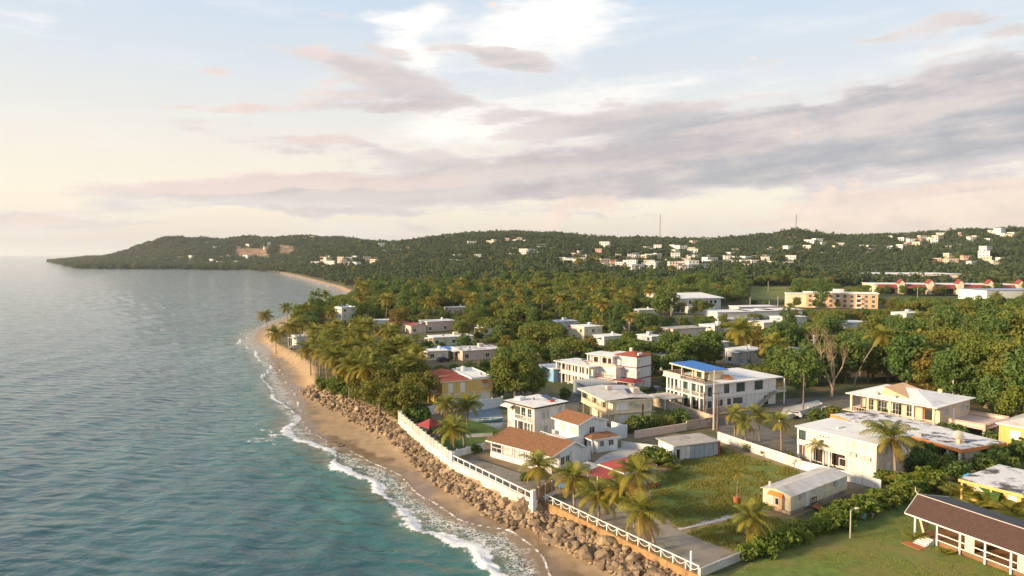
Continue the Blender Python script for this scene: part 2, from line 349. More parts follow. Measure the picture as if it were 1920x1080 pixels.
BANK = [(300.0, -370.0), (160.0, -95.0), (85.0, 10.0), (52.0, 42.0)] + [tuple(gp(a, b, 3.0)[:2]) for a, b in bank_px] + [(-630.0, 1760.0), (-1340.0, 2140.0), (-2500.0, 3800.0), (-2400.0, 4200.0), (-1400.0, 6400.0), (2000.0, 11900.0), (19900.0, 19900.0), (19900.0, -370.0)]
def signed(poly, x, y):
    P = np.array(poly); A = P; B = np.roll(P, -1, 0)
    d = np.full(x.shape, 1e18); ins = np.zeros(x.shape, bool)
    for (ax, ay), (bx, by) in zip(A, B):
        ex, ey = bx - ax, by - ay; t = np.clip(((x - ax) * ex + (y - ay) * ey) / (ex * ex + ey * ey), 0, 1)
        d = np.minimum(d, (x - ax - t * ex) ** 2 + (y - ay - t * ey) ** 2)
        if ey != 0:
            c = ((ay > y) != (by > y)); ins ^= c & (x < ex * (y - ay) / ey + ax)
    return np.where(ins, 1, -1) * np.sqrt(d)
ridge = [(60, 486), (88, 484), (140, 482), (200, 478), (250, 468), (285, 452), (320, 440), (345, 443), (400, 445), (480, 444), (560, 442), (600, 442), (640, 446), (690, 449), (740, 449), (800, 444), (860, 438),
         (930, 436), (980, 433), (1050, 435), (1150, 438), (1230, 439), (1300, 442), (1350, 440), (1400, 439), (1450, 435), (1482, 427), (1505, 431), (1550, 437), (1620, 435), (1700, 432), (1780, 429), (1830, 423), (1920, 420), (2200, 420), (3000, 430)]
dist_ = [(60, 3800), (88, 3750), (200, 3000), (320, 2700), (500, 2500), (640, 2300), (800, 2000), (1000, 1800), (1400, 1600), (1920, 1400), (3000, 1300)]
foot_ = [(60, 3300), (150, 2250), (300, 2200), (500, 1900), (640, 900), (800, 520), (1000, 430), (1400, 450), (1700, 600), (1920, 620), (3000, 620)]
def ix_(tab, px): t = np.array(tab, float); return np.interp(px, t[:, 0], t[:, 1])
def height(x, y):
    x = np.atleast_1d(np.asarray(x, float)); y = np.atleast_1d(np.asarray(y, float))
    sd, bd = signed(SHORE, x, y), signed(BANK, x, y)
    t = np.clip(sd / np.maximum(sd - np.minimum(bd, 0), 1e-3), 0, 1)
    z = np.where(sd <= 0, np.maximum(0.10 * sd, -5), np.where(bd >= 0, 3.0, (2.2 + 0.8 * sstep(140, 175, y)) * (0.42 * t + 0.58 * sstep(0.6, 1.0, t))))
    z = z + np.where((sd > 0) & (bd < 0), 0.12 * (fbm(x * 0.35, y * 0.35, 3, 5) - 0.5) * np.clip(sd, 0, 1), 0)
    px = 960 + FOC * x / np.maximum(y, 40.0) + 70 * (fbm(x / 260.0, y / 260.0, 3, 3) - 0.47) * np.clip((y - 700) / 500, 0, 1)
    D, Y0 = ix_(dist_, px), ix_(foot_, px)
    top = CZ + D * (HZ - ix_(ridge, px)) / FOC - 13.0
    q = np.clip((y - Y0) / (D - Y0), 0, 1.6)
    f = np.where(q < 1, q ** 1.35, 1 - 0.5 * (q - 1))
    n = ((fbm(x / 330.0, y / 330.0, 4, 11) - 0.47) * 95 + (np.abs(fbm(x / 210.0 + 5, y / 210.0, 3, 17) - 0.45) - 0.1) * -70) * np.clip(q, 0, 1) * np.clip(1.3 - q, 0, 1) * np.clip(sd / 250, 0, 1)
    inland = np.clip(bd / 90, 0, 1)
    z = z + np.where(bd > 0, ((np.maximum(top, 4.0) - 3.0) * f + n) * inland, 0)
    return z, sd, bd
def hz1(x, y): return float(height(x, y)[0][0])

def sheet(name, th, rr, keep, zfun, mats, attrs):
    T, Rr = np.meshgrid(th, rr); X = Rr * np.sin(T); Y = Rr * np.cos(T); shp = X.shape
    z, at = zfun(X.ravel(), Y.ravel())
    V = np.stack([X.ravel(), Y.ravel(), z], 1)
    I = np.arange(len(V)).reshape(shp)
    F = np.stack([I[:-1, :-1], I[1:, :-1], I[1:, 1:], I[:-1, 1:]], -1).reshape(-1, 4)[:, ::-1]
    k = keep(at); F = F[k[F].any(1)]
    u, inv = np.unique(F, return_inverse=True)
    return np_mesh(name, V[u], inv.reshape(F.shape), mats, True, {a: at[a][u] for a in attrs})
def rings(spec):
    o = [spec[0][0]]
    for a, b, s in spec:
        while o[-1] < b: o.append(o[-1] * (1 + s))
    return np.array(o)

# ------------------------------------------------------------------ ground
def ground_mat():
    m_ = bpy.data.materials.new('ground'); m_.use_nodes = True; nt = m_.node_tree; N = nt.nodes; L = nt.links; b = N['Principled BSDF']
    g = N.new('ShaderNodeNewGeometry'); pos = g.outputs['Position']
    def nz(sc, det=5):
        n = N.new('ShaderNodeTexNoise'); n.inputs['Scale'].default_value = sc; n.inputs['Detail'].default_value = det; L.new(pos, n.inputs['Vector']); return n.outputs[0]
    def at(nm): n = N.new('ShaderNodeAttribute'); n.attribute_name = nm; return n.outputs['Fac']
    def mr(f, a, c, lo=0.0, hi=1.0):
        n = N.new('ShaderNodeMapRange'); L.new(f, n.inputs[0]); n.interpolation_type = 'SMOOTHSTEP'
        for i, q in enumerate((a, c, lo, hi)): n.inputs[i + 1].default_value = q
        return n.outputs[0]
    def ma(op, a, c):
        n = N.new('ShaderNodeMath'); n.operation = op
        for s_, q in zip(n.inputs, (a, c)):
            if isinstance(q, (int, float)): s_.default_value = q
            else: L.new(q, s_)
        return n.outputs[0]
    def mix(f, a, c):
        n = N.new('ShaderNodeMix'); n.data_type = 'RGBA'; L.new(f, n.inputs[0])
        for s_, q in ((n.inputs[6], a), (n.inputs[7], c)):
            if isinstance(q, tuple): s_.default_value = (*q, 1)
            else: L.new(q, s_)
        return n.outputs[2]
    sand = mix(mr(nz(0.5), 0.3, 0.7), (0.29, 0.205, 0.118), (0.37, 0.275, 0.165))
    wet = mix(mr(nz(0.3), 0.35, 0.65), (0.17, 0.115, 0.065), (0.23, 0.16, 0.09))
    wetf = mr(ma('ADD', at('sd'), ma('MULTIPLY', ma('SUBTRACT', nz(0.18, 3), 0.5), 9.0)), 5.2, 2.6)
    beach = mix(wetf, sand, wet)
    soil = mix(mr(nz(0.12), 0.4, 0.62), (0.060, 0.080, 0.022), (0.15, 0.115, 0.065))
    far = mix(mr(nz(0.012), 0.4, 0.6), (0.040, 0.062, 0.020), (0.065, 0.080, 0.025))
    soil = mix(mr(at('bd'), 200, 500), soil, far)
    landf = mr(ma('ADD', at('bd'), ma('MULTIPLY', ma('SUBTRACT', nz(0.4, 4), 0.5), 3.0)), -0.3, 1.2)
    L.new(mix(landf, beach, soil), b.inputs['Base Color'])
    L.new(mr(ma('MULTIPLY', wetf, ma('SUBTRACT', 1.0, landf)), 0.0, 1.0, 0.95, 0.22), b.inputs['Roughness'])
    bp = N.new('ShaderNodeBump'); bp.inputs['Strength'].default_value = 0.35; bp.inputs['Distance'].default_value = 0.08; L.new(nz(2.5, 4), bp.inputs['Height']); L.new(bp.outputs[0], b.inputs['Normal'])
    b.inputs['Specular IOR Level'].default_value = 0.4
    return m_
M['ground'] = ground_mat()
def gz(x, y):
    z, sd, bd = height(x, y); return z, {'sd': sd, 'bd': bd + np.where(y > 1450, 60, 0) * (sd > 3)}
th_g = np.concatenate([np.radians(np.arange(-44, 46, 0.27)), np.radians(np.arange(50, 150, 8))])
gme = sheet('ground', th_g, rings([(30, 60, 0.03), (60, 330, 0.0085), (330, 3000, 0.016), (3000, 24000, 0.10)]), lambda a: a['sd'] > -14, gz, M['ground'], ('sd', 'bd'))
tag(link_mesh('ground', gme), 'low coastal land with sandy beach rising to wooded hills', 'ground', kind='structure')

# ------------------------------------------------------------------ sea
def sea_mat():
    m_ = bpy.data.materials.new('sea'); m_.use_nodes = True; nt = m_.node_tree; N = nt.nodes; L = nt.links; b = N['Principled BSDF']
    g = N.new('ShaderNodeNewGeometry'); pos = g.outputs['Position']
    def mp(sx, sy, rz=0.0):
        n = N.new('ShaderNodeMapping'); n.inputs['Scale'].default_value = (sx, sy, 1); n.inputs['Rotation'].default_value = (0, 0, rz); L.new(pos, n.inputs[0]); return n.outputs[0]
    def nz(sc, det=5, vec=pos, rg=0.55, dist=0.0):
        n = N.new('ShaderNodeTexNoise'); n.inputs['Scale'].default_value = sc; n.inputs['Detail'].default_value = det; n.inputs['Roughness'].default_value = rg; n.inputs['Distortion'].default_value = dist; L.new(vec, n.inputs['Vector']); return n.outputs[0]
    def at(nm): n = N.new('ShaderNodeAttribute'); n.attribute_name = nm; return n.outputs['Fac']
    def mr(f, a, c, lo=0.0, hi=1.0):
        n = N.new('ShaderNodeMapRange'); L.new(f, n.inputs[0]); n.interpolation_type = 'SMOOTHSTEP'
        for i, q in enumerate((a, c, lo, hi)): n.inputs[i + 1].default_value = q
        return n.outputs[0]
    def ma(op, a, c):
        n = N.new('ShaderNodeMath'); n.operation = op
        for s_, q in zip(n.inputs, (a, c)):
            if isinstance(q, (int, float)): s_.default_value = q
            else: L.new(q, s_)
        return n.outputs[0]
    def mix(f, a, c):
        n = N.new('ShaderNodeMix'); n.data_type = 'RGBA'; L.new(f, n.inputs[0])
        for s_, q in ((n.inputs[6], a), (n.inputs[7], c)):
            if isinstance(q, tuple): s_.default_value = (*q, 1)
            else: L.new(q, s_)
        return n.outputs[2]
    sd = at('sd'); wob = ma('ADD', sd, ma('MULTIPLY', ma('SUBTRACT', nz(0.10, 4), 0.5), 10.0))
    deep = mix(mr(nz(0.025, 4), 0.35, 0.65), (0.024, 0.074, 0.094), (0.034, 0.106, 0.116))
    shal = mix(mr(nz(0.3, 4), 0.35, 0.65), (0.055, 0.120, 0.095), (0.13, 0.125, 0.075))
    col = mix(mr(wob, -26, -7), deep, mix(mr(wob, -10, -3), (0.030, 0.125, 0.120), shal))
    film = mr(sd, -1.2, 0.3)
    col = mix(film, col, (0.20, 0.145, 0.085))
    # foam: a breaking line, lace behind it and thin run-up lines
    vo = N.new('ShaderNodeTexVoronoi'); vo.feature = 'DISTANCE_TO_EDGE'; vo.inputs['Scale'].default_value = 1.35
    wv = N.new('ShaderNodeVectorMath'); wv.operation = 'ADD'; L.new(pos, wv.inputs[0])
    wn = N.new('ShaderNodeTexNoise'); wn.inputs['Scale'].default_value = 0.9; wn.inputs['Detail'].default_value = 4; L.new(pos, wn.inputs['Vector'])
    ws = N.new('ShaderNodeVectorMath'); ws.operation = 'SCALE'; ws.inputs[3].default_value = 2.6; L.new(wn.outputs['Color'], ws.inputs[0]); L.new(ws.outputs[0], wv.inputs[1]); L.new(wv.outputs[0], vo.inputs['Vector'])
    lace = mr(vo.outputs['Distance'], 0.13, 0.01)
    solid = nz(0.75, 8, rg=0.75)
    fo = at('foam')
    f1 = mr(ma('ADD', fo, ma('MULTIPLY', ma('SUBTRACT', solid, 0.5), 2.0)), 0.45, 0.78)
    f2 = ma('MULTIPLY', lace, mr(ma('ADD', at('lace'), ma('MULTIPLY', ma('SUBTRACT', nz(0.35, 4), 0.5), 1.4)), 0.35, 0.75))
    foam = ma('MAXIMUM', f1, ma('MULTIPLY', f2, 0.85))
    L.new(mix(foam, col, (0.82, 0.82, 0.82)), b.inputs['Base Color'])
    L.new(ma('ADD', mr(foam, 0, 1, 0.07, 0.8), mr(film, 0, 1, 0.0, 0.12)), b.inputs['Roughness'])
    b.inputs['IOR'].default_value = 1.33
    L.new(mr(foam, 0, 1, 0.5, 0.15), b.inputs['Specular IOR Level'])
    h = ma('ADD', ma('MULTIPLY', nz(0.55, 5, mp(0.55, 1.0, 0.35), 0.6, 0.6), 1.0), ma('MULTIPLY', nz(0.16, 3, mp(0.35, 1.0, 0.1), 0.5, 0.4), 3.0))
    h = ma('ADD', h, ma('MULTIPLY', nz(2.1, 3, mp(0.7, 1.0, 0.5), 0.6), 0.22))
    wt = N.new('ShaderNodeTexWave'); wt.wave_type = 'BANDS'; wt.bands_direction = 'Y'; wt.inputs['Scale'].default_value = 0.085; wt.inputs['Distortion'].default_value = 9.0; wt.inputs['Detail'].default_value = 4; wt.inputs['Detail Scale'].default_value = 1.6; L.new(mp(0.8, 1.0, 0.25), wt.inputs['Vector'])
    h = ma('ADD', h, ma('MULTIPLY', wt.outputs['Fac'], 0.55))
    bp = N.new('ShaderNodeBump'); L.new(mr(film, 0, 1, 0.37, 0.12), bp.inputs['Strength']); bp.inputs['Distance'].default_value = 0.62; L.new(h, bp.inputs['Height']); L.new(bp.outputs[0], b.inputs['Normal'])
    return m_
M['sea'] = sea_mat()
def sea_z(x, y):
    g, sd, bd = height(x, y)
    r = np.hypot(x, y); calm = np.clip(-sd / 12, 0, 1) * np.clip(600 / np.maximum(r, 1), 0, 1) ** 0.5
    w = 0.0
    for k, (lam, ang, amp) in enumerate([(23, 0.62, .12), (15, 0.35, .09), (9.5, 0.95, .07), (6.1, 0.2, .05), (4.2, 1.2, .035)]):
        ph = (x * math.cos(ang + 2.6) + y * math.sin(ang + 2.6)) * 2 * math.pi / lam + 5 * fbm(x / (lam * 2.2), y / (lam * 2.2), 2, 20 + k)
        w = w + amp * (1 - 2 * np.abs(np.sin(ph / 2)) ** 1.3) * np.clip(lam * 60 / np.maximum(r, 1), 0, 1)
    nb = fbm(x * 0.055, y * 0.055, 3, 31); n2 = fbm(x * 0.16, y * 0.16, 3, 37)
    nearf = np.clip((420 - y) / 120, 0, 1)
    c1 = -3.4 - 4.6 * (nb - 0.47) * 2.4; wid = 0.5 + 3.4 * n2 ** 1.5 * np.clip((185 - y) / 60, 0.3, 1)
    foam = np.exp(-((sd - c1) / wid) ** 2) * (0.55 + 0.75 * n2)
    c2 = -8.2 - 5.0 * (n2 - 0.45) * 3; foam2 = 0.7 * np.exp(-((sd - c2) / 1.0) ** 2) * sstep(0.40, 0.62, fbm(x * 0.04 + 9, y * 0.04, 2, 41))
    foam = np.maximum(foam, foam2) * (0.35 + 0.65 * nearf) + 0.0
    run = 1.2 + 3.6 * (fbm(x * 0.07 + 4, y * 0.07, 3, 51) - 0.35)
    edge = np.exp(-((sd - run + 0.15) / 0.28) ** 2) * 0.72
    foam = np.maximum(foam, edge)
    lace = np.clip(1 - np.abs(sd + 1.6) / 4.2, 0, 1) * (0.5 + 0.6 * nb) * (0.3 + 0.7 * nearf)
    ridge_ = 0.30 * np.exp(-((sd - c1 + 0.6) / 1.1) ** 2) * nearf
    z = np.where(sd > -0.3, np.maximum(g + 0.035, 0.02), w * calm + ridge_)
    return z, {'sd': sd, 'foam': foam, 'lace': lace, 'run': run}
th_s = np.concatenate([np.radians(np.arange(-180, -44, 8)), np.radians(np.arange(-44, 24, 0.22)), np.radians(np.arange(24, 181, 8))])
sme = sheet('sea', th_s, rings([(40, 70, 0.02), (70, 330, 0.0065), (330, 1500, 0.02), (1500, 55000, 0.12)]), lambda a: a['sd'] < a['run'] - 0.1, sea_z, M['sea'], ('sd', 'foam', 'lace'))
tag(link_mesh('sea', sme), 'teal sea with small waves and white surf along the beach', 'sea', kind='structure')

# ------------------------------------------------------------------ lawns, yards, roads: sheets a few mm above the ground
_lay = [3.004]
def patch(name, pts, mkey, label, cat, lift=0.004, th=0.0):
    _lay[0] += lift; z = _lay[0]
    P = [gp(a, b, 3.0) for a, b in pts]; mb = MB(); mb.prism([(p.x, p.y) for p in P], 2.9, z)
    o = mb.build(name, M[mkey]); return tag(o, label, cat, kind='structure')
patch('yard', [(752, 792), (846, 866), (905, 862), (990, 888), (1000, 940), (1022, 935), (1300, 1068), (1395, 1040), (1480, 975), (1640, 905), (1500, 872), (1345, 825), (1200, 800), (1060, 790), (900, 760), (780, 772)], 'dirt', 'bare earth of the plots between the sea walls and the houses', 'yard')
patch('terrace', [(850, 860), (905, 864), (1000, 896), (1040, 905), (1012, 938), (1000, 941)], 'paving', 'grey-brown paved terrace behind the low sea wall railing', 'terrace')
patch('apron', [(1026, 936), (1180, 945), (1262, 990), (1385, 1040), (1306, 1066)], 'paving', 'grey paved apron behind the rope fence with palms', 'pavement')
patch('lawn', [(1215, 905), (1290, 860), (1350, 838), (1500, 884), (1500, 905), (1430, 945), (1380, 965), (1275, 990), (1230, 960)], 'lawn', 'overgrown green lot beside the white chain-painted wall', 'lawn')
patch('path', [(1275, 994), (1270, 990), (1385, 960), (1430, 950), (1440, 957), (1390, 968)], 'concrete_pale', 'pale narrow path between the lot and the yellow palm', 'path')
patch('lawn', [(1285, 1000), (1400, 966), (1500, 975), (1420, 1035), (1370, 1030)], 'lawn', 'rough grass round the short yellow feathery palm', 'lawn')
patch('lawn', [(1365, 1082), (1430, 1040), (1590, 968), (1700, 925), (1790, 930), (1900, 960), (2050, 1010), (2100, 1180), (1300, 1250)], 'lawn', 'mown lawn in front of the dark-roofed pavilion', 'lawn')
patch('lawn', [(800, 800), (852, 785), (905, 792), (945, 806), (912, 820), (890, 850), (848, 852)], 'lawn_dark', 'clipped green lawn behind the picket wall by the red gazebo', 'lawn')
patch('path', [(845, 815), (925, 812), (930, 818), (850, 822)], 'concrete', 'grey path crossing the gazebo lawn', 'path')
patch('driveway', [(858, 775), (935, 762), (946, 790), (938, 806), (905, 794), (870, 782)], 'bluepaving', 'blue-grey driveway with a boat behind the white house', 'driveway')
patch('terrace', [(1098, 880), (1130, 855), (1168, 838), (1215, 832), (1262, 848), (1240, 868), (1170, 872), (1128, 895)], 'concrete_pale', 'pale concrete court in front of the small brown-roofed annex', 'terrace')
patch('road', [(925, 764), (1045, 742), (1075, 730), (1088, 745), (1085, 772), (1070, 770), (1000, 770)], 'asphalt', 'grey street end behind the white balcony house', 'road')
patch('road', [(1345, 812), (1385, 820), (1470, 850), (1520, 868), (1545, 856), (1480, 820), (1420, 795), (1400, 775), (1490, 770), (1560, 762), (1640, 770), (1640, 758), (1590, 742), (1480, 748), (1380, 770), (1350, 790)], 'asphalt', 'street with parked yards beside the long white house', 'road')
patch('yard', [(1455, 790), (1470, 765), (1535, 750), (1545, 765), (1500, 778)], 'concrete_pale', 'pale fenced yard beside the blue-decked villa', 'yard')
patch('yard', [(1225, 772), (1300, 768), (1325, 795), (1240, 812), (1195, 800)], 'lawn', 'weedy plot behind the beige stilt house', 'yard')

# ------------------------------------------------------------------ plants: patterns that single plants are copied from
def frame_dirs(n, rg):
    a = rg.normal(size=(n, 3)); a /= np.linalg.norm(a, axis=1)[:, None]; return a
def leaf_quads(C, nrm, size, rg, aspect=1.6):
    n = len(C); r = rg.normal(size=(n, 3)); u = np.cross(nrm, r); u /= np.linalg.norm(u, axis=1)[:, None] + 1e-9; w = np.cross(nrm, u)
    s = (size * (0.65 + 0.7 * rg.random(n)))[:, None]
    a = C + u * s * 0.5 * aspect; b = C + w * s * 0.5; c = C - u * s * 0.5 * aspect; d = C - w * s * 0.5
    bend = nrm * s * 0.12
    V = np.stack([a - bend, b + bend, c - bend, d + bend], 1).reshape(-1, 3)
    return V, np.arange(4 * n).reshape(-1, 4)
def crown_mesh(name, rg, ctr, leaf, per, spread, mats, dark=0.35, updir=0.35):
    V = []; T = []
    top = max(c[2] for c in ctr); bot = min(c[2] for c in ctr)
    for (x, y, z, r) in ctr:
        n = int(per * r * r); d = frame_dirs(n, rg); rad = r * (0.55 + 0.5 * rg.random(n) ** 0.6)
        C = np.array([x, y, z]) + d * rad[:, None] * np.array([1, 1, 0.72])
        nr = d + np.array([0, 0, updir]) + rg.normal(size=(n, 3)) * spread; nr /= np.linalg.norm(nr, axis=1)[:, None]
        v, _ = leaf_quads(C, nr, leaf, rg); V.append(v)
        T.append(np.repeat(np.clip(rg.random() * 0.55 + rg.random(n) * 0.45, 0, 1), 4))
    V = np.concatenate(V); T = np.concatenate(T)
    return np_mesh(name, V, np.arange(len(V)).reshape(-1, 4), mats, False, {'tint': T})
def limb_mesh(name, rg, h, r0, ctr, mats, nl=7, fork=0.45, lean=(0, 0)):
    mb = MB(); top = Vector((lean[0], lean[1], h * fork))
    pts = [Vector((0, 0, -0.4)), Vector((lean[0] * .2, lean[1] * .2, h * fork * .4)), top]
    mb.tube(pts, [r0 * 1.25, r0 * 0.9, r0 * 0.75], 8)
    for k in np.linspace(0, len(ctr) - 1, min(nl, len(ctr))).astype(int):
        c = Vector(ctr[k][:3]); mid = top.lerp(c, 0.5) + Vector((rg.normal() * .3, rg.normal() * .3, -0.25))
        mb.tube([top - Vector((0, 0, 0.3)), mid, c], [r0 * 0.5, r0 * 0.32, r0 * 0.10], 5)
    return mb.mesh(name, mats)
def tree_kind(seed, h, rx, rz, zc, ncl, rcl, leaf, per, mk, spread=0.6, flat=0.0, trunk='trunk', r0=0.3, fork=0.45, updir=0.35):
    rg = np.random.default_rng(seed); ctr = []
    for i in range(ncl):
        th = 2.399 * i + rg.normal() * .3; q = (i + 0.5) / ncl
        zz = 1 - 2 * q if not flat else 1 - 1.2 * q
        rr = math.sqrt(max(0, 1 - zz * zz * (0.8 if not flat else 0.55))) * (0.48 + 0.58 * rg.random())
        sq = 0.62 + 0.62 * rg.random()
        ctr.append((rx * rr * math.cos(th), rx * rr * math.sin(th), zc + rz * zz * (0.75 + .3 * rg.random()), rcl * sq))
    ctr.append((0, 0, zc + rz * 0.2, rcl * 1.2))
    ctr.sort(key=lambda c: c[2])
    return (crown_mesh('crown', rg, ctr, leaf, per, spread, M[mk], updir=updir), limb_mesh('trunk', rg, h, r0, ctr, M[trunk], fork=fork))
KIND = {}
KIND['round'] = [tree_kind(10 + i, 8.5, 3.1, 2.9, 5.3, 26, 1.35, 0.40, 46, 'leaf') for i in range(3)]
KIND['dark'] = [tree_kind(20 + i, 9.5, 3.3, 3.4, 5.8, 28, 1.35, 0.42, 42, 'leaf_dark') for i in range(3)]
KIND['flat'] = [tree_kind(30 + i, 7.5, 5.2, 1.5, 5.4, 34, 1.30, 0.42, 42, 'leaf', flat=1.0, fork=0.4, r0=0.35, updir=0.8) for i in range(3)]
KIND['shore'] = [tree_kind(35 + i, 7.5, 4.6, 2.3, 4.2, 40, 1.30, 0.36, 52, 'leaf_shore', flat=1.0, fork=0.35, r0=0.3, updir=0.6) for i in range(2)]
KIND['gold'] = [tree_kind(40 + i, 8.0, 2.6, 3.0, 5.0, 22, 1.15, 0.36, 46, 'leaf_gold', 0.8) for i in range(2)]
KIND['bright'] = [tree_kind(50 + i, 8.0, 2.9, 3.2, 5.0, 24, 1.25, 0.42, 40, 'leaf_bright', 0.6) for i in range(2)]
KIND['tall'] = [tree_kind(60 + i, 13.0, 2.5, 5.0, 8.0, 30, 1.25, 0.40, 42, 'leaf_dark', 0.7, fork=0.35) for i in range(2)]
KIND['big'] = [tree_kind(65 + i, 17.0, 6.2, 6.0, 10.0, 62, 1.9, 0.52, 34, 'leaf', 0.7, fork=0.35, r0=0.6) for i in range(2)]
KIND['bigdark'] = [tree_kind(68 + i, 17.0, 6.0, 6.2, 10.0, 60, 1.9, 0.52, 34, 'leaf_dark', 0.7, fork=0.35, r0=0.6) for i in range(2)]
KIND['shrub'] = [tree_kind(70 + i, 2.0, 1.15, 0.75, 0.85, 14, 0.62, 0.24, 120, 'leaf', 0.7, fork=0.2, r0=0.06) for i in range(3)]
KIND['shrub_dark'] = [tree_kind(80 + i, 2.2, 1.25, 0.8, 0.95, 15, 0.66, 0.27, 110, 'leaf_dark', 0.7, fork=0.2, r0=0.06) for i in range(2)]
KIND['grape'] = [tree_kind(90 + i, 2.2, 1.5, 0.85, 1.0, 18, 0.66, 0.34, 70, 'leaf_bright', 0.6, fork=0.2, r0=0.07, updir=0.7) for i in range(3)]
def set_plant(kind, name, x, y, s, label, cat, group=None, sz=None, z=None, var=None):
    ks = KIND[kind]; cr, tr = ks[(var if var is not None else rnd.randrange(len(ks))) % len(ks)]
    zz = hz1(x, y) if z is None else z
    o = empty(name, (x, y, zz), rnd.uniform(0, 6.28), label, cat, group); o.scale = (s, s, s * (sz or rnd.uniform(0.9, 1.12)))
    link_mesh('crown', cr, o); link_mesh('trunk', tr, o)
    return o

# palms
def frond_mesh(seed, el, droop, ln, pairs, mk, hang=0.5, wid=0.10, lf=1.05):
    rg = np.random.default_rng(seed); V = []; F = []; T = []
    def q4(a, b, c, d, t): n = len(V); V.extend([a, b, c, d]); F.append((n, n + 1, n + 2, n + 3)); T.extend([t] * 4)
    seg = 7; p = Vector((0.08, 0, 0)); path = []; side = rg.normal() * .12
    for i in range(seg + 1):
        s = i / seg; e = R(el - droop * s ** 1.25); path.append(p.copy()); p = p + Vector((math.cos(e), side * s, math.sin(e))) * (ln / seg)
    def at(s):
        f = s * seg; i = min(int(f), seg - 1); t = f - i; return path[i].lerp(path[i + 1], t), (path[i + 1] - path[i]).normalized()
    for i in range(seg):
        a, b = path[i], path[i + 1]; w = 0.045 * (1 - i / seg) + 0.012; w2 = 0.045 * (1 - (i + 1) / seg) + 0.012
        q4(a + Vector((0, -w, 0)), a + Vector((0, w, 0)), b + Vector((0, w2, 0)), b + Vector((0, -w2, 0)), 0.9)
    for k in range(pairs):
        s = 0.10 + 0.89 * (k + 0.5) / pairs; c, t = at(s); L_ = lf * (math.sin(math.pi * min(1, s * 0.86 + 0.12)) ** 0.6) * (0.85 + .3 * rg.random())
        for sg in (-1, 1):
            sd = Vector((0, sg, 0)); up = t.cross(sd) * sg; dn = Vector((0, 0, -1))
            h = hang * (0.7 + .6 * rg.random())
            d1 = (sd * 0.85 + t * 0.5 + dn * h * 0.35 + Vector((0, 0, .12))).normalized(); d2 = (sd * 0.5 + t * 0.45 + dn * (h + .25)).normalized()
            m1 = c + d1 * L_ * 0.55; e1 = m1 + d2 * L_ * 0.5; w = t * wid * 0.5; tt = rg.random() * 0.6 + 0.4 * s
            q4(c - w, c + w, m1 + w * 0.95, m1 - w * 0.95, tt); q4(m1 - w * 0.95, m1 + w * 0.95, e1 + w * .15, e1 - w * .15, tt)
    return np_mesh('frond', [tuple(v) for v in V], F, M[mk], False, {'tint': T})
SPEAR = [frond_mesh(1, 82, 30, 2.6, 20, 'palm_leaf', 0.1), frond_mesh(2, 72, 45, 3.0, 22, 'palm_leaf', 0.2)]
UPPER = [frond_mesh(3 + i, 58 - 4 * i, 75, 3.6, 26, 'palm_leaf', 0.45) for i in range(3)]
MID = [frond_mesh(7 + i, 30 - 8 * i, 85, 3.7, 26, ['palm_leaf', 'palm_leaf', 'palm_gold'][i], 0.6) for i in range(3)]
LOW = [frond_mesh(12 + i, -4 - 9 * i, 75, 3.5, 24, ['palm_gold', 'palm_leaf', 'palm_gold'][i], 0.7) for i in range(3)]
HANG = [frond_mesh(17 + i, -42 - 8 * i, 40, 3.0, 20, ['palm_gold', 'palm_dry'][i], 0.5) for i in range(2)]
def spread_fronds(n, gold, seed):
    rg = random.Random(seed); out = []; g = 2.39996
    for i in range(n):
        q = (i + 0.5) / n
        bank = SPEAR if q < 0.10 else UPPER if q < 0.36 else MID if q < 0.68 else LOW if q < 0.92 else HANG
        out.append((bank[rg.randrange(len(bank))], i * g + rg.uniform(-.25, .25), rg.uniform(0.85, 1.12), rg.uniform(-.25, .25)))
    return out
def trunk_mesh(h, lean, r0=0.2, mk='palm_trunk', seed=0):
    rg = random.Random(seed); mb = MB(); pts = []; rad = []; n = 9
    for i in range(n + 1):
        s = i / n; pts.append((lean[0] * s ** 1.7, lean[1] * s ** 1.7, -0.4 + (h + 0.4) * s)); rad.append(r0 * (1.45 if i == 0 else 1.0 - 0.35 * s) * (1 + (0.08 if i % 2 else -0.04)))
    mb.tube(pts, rad, 8); return mb.mesh('trunk', M[mk], True)
NUTS = MB()
for a in range(5):
    th = a * 1.256; c = Vector((0.26 * math.cos(th), 0.26 * math.sin(th), -0.22 - 0.08 * (a % 2)))
    NUTS.tube([c + Vector((0, 0, z)) for z in (-.16, -.1, 0, .1, .16)], [.04, .11, .14, .11, .04], 6)
NUTS.tube([(0, 0, -.3), (0, 0, .05)], [.2, .18], 6)
NUTS = NUTS.mesh('coconuts', M['terracotta'], True)
def near_palm(x, y, h, label, group=None, lean=(0, 0), s=1.0, n=32, nuts=True, seed=1, name='coconut_palm', r0=0.19, squash=1.0, cat='palm tree', gold=None):
    o = empty(name, (x, y, hz1(x, y)), 0, label, cat, group)
    link_mesh('trunk', trunk_mesh(h, lean, r0, seed=seed), o)
    for me, az, sc, roll in spread_fronds(n, 0, seed):
        f = link_mesh('frond', me, o, (lean[0], lean[1], h), (roll, 0, az + seed), (sc * s, sc * s, sc * s * squash))
    if nuts: link_mesh('coconuts', NUTS, o, (lean[0], lean[1], h), (0, 0, seed))
    return o
